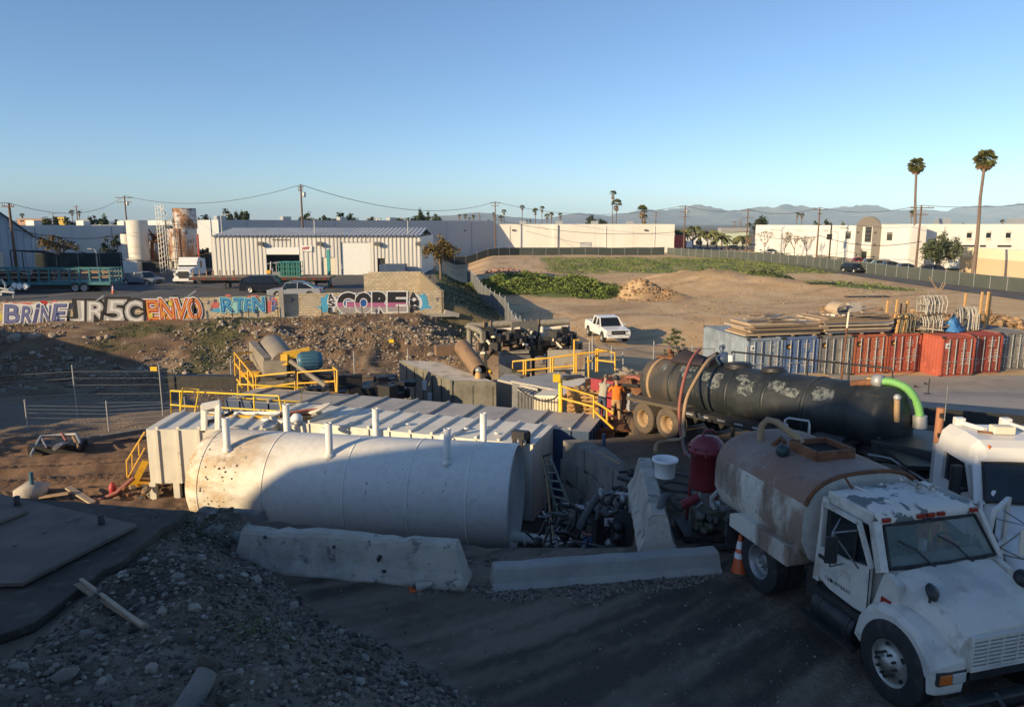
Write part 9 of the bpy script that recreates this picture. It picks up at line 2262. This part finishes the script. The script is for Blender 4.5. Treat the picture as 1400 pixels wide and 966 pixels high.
m_greyshirt=mat('grey green shirt',(.36,.34,.27),.9,bump=(9,.5,.03)); m_jeans=mat('blue jeans',(.055,.075,.12),.9,bump=(12,.4,.02)); m_boot=mat('dark work boots',(.03,.025,.02),.8)
m_orange=mat('orange work shirt',(.72,.19,.015),.85,bump=(9,.5,.03)); m_khaki=mat('khaki work trousers',(.42,.27,.13),.9,bump=(10,.5,.03))
p1,p2=P(823,568,28.35),P(842,575,27.95)
t,J=make_person('bare headed worker in grey shirt and jeans leaning on the red skip',(p1.x,p1.y,pz+.0),R(62),.26,{'l':((.42,.26,1.28),(.62,.16,1.20)),'r':((.42,-.27,1.24),(.64,-.18,1.20))},(m_greyshirt,m_jeans,m_boot))
t,J=make_person('worker in bright orange shirt, khaki trousers and dark hat',(p2.x,p2.y,pz+.0),R(85),.10,{'l':((.20,.27,1.22),(.44,.18,1.22)),'r':((.16,-.31,1.20),(.38,-.28,1.26))},(m_orange,m_khaki,m_boot),hat=True,vest=True)
t=thing('person','driver in orange safety vest behind the water truck windscreen','person',tuple(WT.matrix_basis@Vector((x_r+.52,.54,1.30))),R(-75))
J={'pelvis':((0,0,.02),(.16,.13)),'chest':((.02,0,.38),(.18,.12)),'neck':((.04,0,.56),.055),'head0':((.06,0,.63),(.07,.078)),'head1':((.07,0,.70),(.08,.095)),'head2':((.06,0,.77),.055),'lsho':((.03,.2,.48),.065),'lelb':((.15,.27,.24),.046),'lwri':((.38,.16,.34),.033),'lpalm':((.43,.12,.36),.034),'rsho':((.03,-.2,.48),.065),'relb':((.15,-.27,.24),.046),'rwri':((.38,-.14,.34),.033),'rpalm':((.43,-.10,.36),.034),'lk':((.42,.12,.02),.075),'rk':((.42,-.12,.02),.075)}
me_=body_mesh(J,[('pelvis','chest'),('chest','neck'),('neck','head0'),('head0','head1'),('head1','head2'),('chest','lsho'),('lsho','lelb'),('lelb','lwri'),('lwri','lpalm'),('chest','rsho'),('rsho','relb'),('relb','rwri'),('rwri','rpalm'),('pelvis','lk'),('pelvis','rk')],'pelvis')
for m in(m_orange,m_skin,m_jeans):me_.materials.append(m)
for p in me_.polygons:c=p.center; p.material_index=1 if(c.z>.54 and abs(c.y)<.12)or c.x>.36 and c.z>.2 else(2 if c.z<.05 else 0)
b=bpy.data.objects.new('body',me_); COL.objects.link(b); b.parent=t
MB().ball((.05,0,.73),.092,12,8,(1,.95,.95)).build('hair',m_black,t)
for s in(-1,1):MB().bar((.15,s*.09,.2),(.13,s*.1,.5),.05,.02).build('reflective_stripe',m_yellow_b,t)
# foreground rubble, plates, cone
x,y=3.98,12.35
p=Pz(1010,783,0); cone((p.x,p.y,gz(p.x,p.y)),'orange traffic cone with two white collars beside the truck rear wheel',.73,rz=.4)
zsl=1.04
t=thing('concrete_slab','thick dark concrete slab lying on the rubble mound under the steel plate','slab',(-8,11,zsl-.25))
m_slab=mat('dark dirty slab',(.085,.066,.048),.95,layers=[((.04,.033,.027),1.1,.45,.65,.8),((.14,.13,.12),5,.55,.68,.5)],bump=(12,.6,.03))
def poly_slab(parent,name,pts,z,th,m,bevel=.02):
 n=len(pts); V=[(x,y,z-th)for x,y in pts]+[(x,y,z)for x,y in pts]
 return MB().add(V,[tuple(range(n))[::-1],tuple(range(n,2*n))]+[(k,(k+1)%n,n+(k+1)%n,n+k)for k in range(n)]).build(name,m,parent,True,bevel=bevel)
q1,q2=Pz(258,698,zsl),Pz(45,852,zsl)
poly_slab(t,'slab',[(q1.x,q1.y),(-13.5,14.1),(-13.5,7.9),(q2.x-.9,7.9),(q2.x,q2.y),(q2.x*.6+q1.x*.4-.06,q2.y*.6+q1.y*.4),(q2.x*.55+q1.x*.45+.05,q2.y*.55+q1.y*.45),(q2.x*.2+q1.x*.8-.05,q2.y*.2+q1.y*.8),(q2.x*.12+q1.x*.88+.04,q2.y*.12+q1.y*.88)],zsl,.13,m_slab)
t=thing('steel_plate','large dark steel plate with two lifting stubs lying on the slab','plate',(-8,11,zsl+.02))
m_plate=mat('dusty dark steel plate',(.17,.12,.09),.75,.0,layers=[((.085,.062,.048),1.2,.45,.62,.7),((.14,.115,.095),2.6,.52,.7,.5),((.2,.17,.15),10,.66,.7,.5)],bump=(9,.15,.01))
a_,b_,c_,d_=Pz(188,716,zsl+.10),Pz(30,796,zsl+.10),Pz(-160,800,zsl+.10),Pz(-30,668,zsl+.10)
poly_slab(t,'plate',[(a_.x,a_.y),(d_.x,d_.y),(c_.x,c_.y),(b_.x,b_.y)],zsl+.10,.06,m_plate,.008)
for px,py in((139,716),(24,690)):p=Pz(px,py,zsl+.10); MB().lathe([(.055,0),(.055,.16),(.045,.17),(.001,.17)],12,p).build('lifting_stub',m_dark_steel,t,True)
for k in range(5):p=Pz((60,95,106,20,150)[k],(728,712,709,745,735)[k],zsl+.10); MB().rock(p+Vector((0,0,.015)),.05,k,.5).build('clod',m_block,t,True)
t=thing('steel_plate','smaller steel plate lapped over the far left corner of the large one','plate',(-10.5,12.6,zsl+.12))
a_,b_,c_,d_=Pz(38,697,zsl+.16),Pz(-8,716,zsl+.16),Pz(-90,705,zsl+.16),Pz(-60,676,zsl+.16)
poly_slab(t,'plate',[(a_.x,a_.y),(d_.x,d_.y),(c_.x,c_.y),(b_.x,b_.y)],zsl+.16,.05,m_plate,.008)
def onG(px,py):
 r=ray(px,py); t_=4.0
 while t_<30:
  p=Vector((0,0,CAM_H))+r*t_
  if p.z<=gz(p.x,p.y):return p
  t_+=.04
 return p
a_,b_=onG(90,797)+Vector((0,0,.1)),onG(200,864)+Vector((0,0,.08))
t=thing('broken_plank','pale broken plank lying across the rubble in front of the slab','plank',tuple(a_))
MB().bar(a_,b_,.085,.03).build('plank',m_wood,t,True); MB().bar(onG(112,805)+Vector((0,0,.16)),onG(196,868)+Vector((0,0,.14)),.05,.03).build('splinter',m_plywood,t,True); MB().bar(a_,a_+Vector((-.25,.12,.06)),.05,.02).build('splinter',m_wood,t,True)
m_gravel=mat('grey rubble stones',(.165,.14,.112),.95,island=.75,bump=(20,.4,.02),layers=[((.10,.095,.085),3,.5,.7,.5)])
q=random.Random(44)
def scatter_rocks(name,n,box,cond,size,m,label,flat=.75):
 mb=MB(); k=0; tries=0
 while k<n and tries<n*12:
  xs=np.array([q.uniform(box[0],box[1])for _ in range(400)]); ys=np.array([q.uniform(box[2],box[3])for _ in range(400)]); tries+=400
  ok=cond(xs,ys); zs=G(xs,ys)
  for x,y,z,o_ in zip(xs,ys,zs,ok):
   if o_ and k<n:
    r=size[0]+(size[1]-size[0])*q.random()**3.5; mb.rock((x,y,z+r*.2),r,k,flat); k+=1
 o=mb.build(name,m); stuff(o); o['label']=label; return o
def on_mound(x,y):d=toe_dist(x,y); return(d>.05)&~((x<-6.0)&(y>8.3))&(vn(x,y)>.30)
def vn(x,y):return fbm(x*.9,y*.9,3)+.5
scatter_rocks('mound_gravel',24000,(-9,.4,4.2,14.6),on_mound,(.006,.05),m_gravel,'grey gravel and small stones over the rubble mound')
scatter_rocks('mound_chunks',900,(-8,.3,4.4,14.4),on_mound,(.02,.085),mat('dark rubble chunks',(.085,.07,.055),.95,island=.5,bump=(16,.5,.02)),'dark broken chunks in the rubble mound',.9)
scatter_rocks('mound_stones',210,(-8,.2,4.6,14.2),on_mound,(.035,.10),mat('pale rubble stones',(.28,.25,.21),.95,island=.4,bump=(14,.4,.02)),'paler stones on the rubble mound')
scatter_rocks('road_gravel',7000,(-1.6,4.0,10.6,12.6),lambda x,y:(y>11.0+.13*x+.9*fbm(x*1.3,y*1.3,3)+.25*np.abs(x-1.4))&(y<11.95+.12*x),(.008,.035),m_gravel,'loose gravel in front of the smooth barrier')
scatter_rocks('lot_pebbles',2600,(-5,7,6.5,13.5),lambda x,y:toe_dist(x,y)<0,(.006,.028),m_gravel,'scattered pebbles on the dark dirt lot')
scatter_rocks('barrier_debris',700,(-7,0,12.6,14.6),lambda x,y:np.abs(y-(13.05-.16*(x+2.6)))<.35,(.01,.07),m_gravel,'crumbled concrete along the foot of the long barrier')
for k,(px,py,r,lb,m)in enumerate([(250,878,.22,'flat brown round slab half sunk in the rubble mound',m_slab),(264,832,.12,'pale angular stone beside another on the mound',m_rock),(350,795,.13,'pale stone near the top of the mound by the barrier',m_rock),(222,838,.10,'white grey stone close above the flat slab',m_rock),(88,925,.16,'dull stone at the lower left of the mound',m_gravel),(400,830,.12,'pale stone on the right shoulder of the mound',m_rock),(118,868,.12,'grey stone below the broken plank',m_gravel),(293,728,.22,'dark lump of concrete stuck on the mound top by the barrier',m_block),(325,735,.2,'torn dark lump hanging at the barrier end',m_block),(90,828,.12,'stone at the slab edge above the plank',m_gravel),(206,915,.11,'pale stone low on the mound',m_rock),(140,935,.1,'small stone in the lower left corner',m_rock)]):
 p=onG(px,py); o=MB().rock((0,0,0),r,300+k,.35 if k==0 else .8,smooth=k==0).build('stone',m); o.location=(p.x,p.y,p.z+r*.1); tag(o,lb,'stone')
p=onG(275,950); t=thing('pipe_stub','short worn concrete pipe stub sticking out of the mound at the bottom','pipe',tuple(p)); MB().tube([(-.12,-.35,-.1),(0,0,.12),(.03,.12,.2)],[.13,.12,.11],14).build('pipe',m_block,t); MB().rock((-.02,.25,.2),.16,8).build('earth_clump',m_slab,t)
pts=[]
for _ in range(1500):
 x,y=q.gauss(-3.0,1.6),q.gauss(9.2,1.6)
 if toe_dist(np.array([x]),np.array([y]))[0]>.2 and x>-6.2:z=gz(x,y); pts.append(Vector((x,y,z+.02+.05*q.random())))
scatter_leaves('dead_twigs',pts,mat('dead twigs',(.09,.07,.05),.9,island=.4),.06,q)['label']='dead twigs and leaves in the rubble'
pts=[]
for cx,cy in((-6.0,12.6),(-5.8,12.9),(-3.3,8.6)):
 for _ in range(160):x,y=q.gauss(cx,.25),q.gauss(cy,.2); pts.append(Vector((x,y,gz(x,y)+.25*q.random())))
scatter_leaves('mound_weeds',pts,m_leaf_mid,.07,q)['label']='small weeds at the edge of the slab'
# the building at our back that shades the foreground
t=thing('overlook_building','plain concrete building behind the viewpoint','building',(14,-14,0))
m_ov=mat('overlook concrete',(.55,.53,.50),.9,layers=[((.45,.43,.41),.4,.45,.65,.5)])
HAZE=7e-5
sd=Vector((math.cos(SUN_AZ),math.sin(SUN_AZ),0)); nd=Vector((math.sin(SUN_AZ),-math.cos(SUN_AZ),0))
def sp(w,al,z):return sd*al+nd*w+Vector((0,0,z))
prof=[(-21.5,-4.2),(-21.3,8.3),(-20.9,9.3),(-20.3,10.5),(-19.4,11.2),(-18.4,11.9),(-15,14.2),(-9.5,16.4),(-6,15.6),(1.5,15.6),(1.5,-4.2)]
near,back=[sp(w,-30,z)for w,z in prof],[sp(w,-46,z)for w,z in prof]; n=len(prof)
MB().add(near+back,[tuple(range(n))[::-1],tuple(range(n,2*n))]+[(k,(k+1)%n,n+(k+1)%n,n+k)for k in range(n)]).build('wall',m_ov,t,True)
MB().add([p+Vector((0,0,.02))for p in near[1:n-1]]+[p+Vector((0,0,.02))for p in back[1:n-1]],[(k,k+1,n-1+k,n-2+k)for k in range(n-3)]).build('roof',m_roof,t,True)
for w in(-18,-12,-8,-3):
 mb=MB(); mb.add([sp(w,-29.95,3.2),sp(w+1.6,-29.95,3.2),sp(w+1.6,-29.95,5.6),sp(w,-29.95,5.6)],[(3,2,1,0)]); mb.build('window',m_glass,t,True)
t=thing('side_shade_block','low plain block added out of view to shade the bank','building',tuple(sp(-55,-14,-3.5)))  # unseen block added to cast shade over the left bank
pr2=[(-74,-4.5),(-74,2.4),(-64,2.4),(-60,3.3),(-52,3.3),(-46,2.9),(-41.5,2.9),(-41.5,-4.5)]
ne_,ba_=[sp(w,-12,z)for w,z in pr2],[sp(w,-24,z)for w,z in pr2]
MB().add(ne_+ba_,[tuple(range(8))[::-1],tuple(range(8,16))]+[(k,(k+1)%8,8+(k+1)%8,8+k)for k in range(8)]).build('wall',m_ov,t,True)
for w in(-70,-64,-58,-52,-46):MB().add([sp(w,-11.95,-1.5),sp(w+2,-11.95,-1.5),sp(w+2,-11.95,.5),sp(w,-11.95,.5)],[(3,2,1,0)]).build('window',m_glass,t,True)
t=thing('yard_shade_block','tall plain block added out of view to shade the yard','building',tuple(sp(-100,-30,-.3)))  # unseen block added to keep the left of the yard in shade
pr3=[(-128,-1.0),(-128,13.6),(-104,14.2),(-92,13.2),(-79,11.6),(-79,-1.0)]
ne_,ba_=[sp(w,-25,z)for w,z in pr3],[sp(w,-45,z)for w,z in pr3]
MB().add(ne_+ba_,[tuple(range(6))[::-1],tuple(range(6,12))]+[(k,(k+1)%6,6+(k+1)%6,6+k)for k in range(6)]).build('wall',m_ov,t,True)
for w in(-124,-116,-108,-100,-90):MB().add([sp(w,-24.95,3),sp(w+4,-24.95,3),sp(w+4,-24.95,6),sp(w,-24.95,6)],[(3,2,1,0)]).build('window',m_glass,t,True)
for k,(w,al,h)in enumerate([(-39.5,-12,5.2),(-37,-15,5.0)]):
 p=sp(w,al,0); tree('tree',['bushy tree added out of view for shade by the low block corner','bushy tree added out of view for shade a little behind the block corner'][k],(p.x,p.y,gz(p.x,p.y)),h,(2.4,2.4,h*.34),m_leaf_mid,900,.4,.2,300+k,group='trees added for shade')  # unseen trees added to streak the foot of the bank with shade
# haze in the air
mh=bpy.data.materials.new('haze'); mh.use_nodes=True
nn_=mh.node_tree.nodes; nn_.clear(); out=nn_.new('ShaderNodeOutputMaterial'); pv=nn_.new('ShaderNodeVolumePrincipled')
pv.inputs['Color'].default_value=(.46,.71,1.0,1); pv.inputs['Density'].default_value=HAZE; pv.inputs['Anisotropy'].default_value=-.35
mh.node_tree.links.new(pv.outputs[0],out.inputs['Volume'])
hz=MB().box((0,0,125),(25000,25000,270)).build('haze',mh); hz['kind']='stuff'
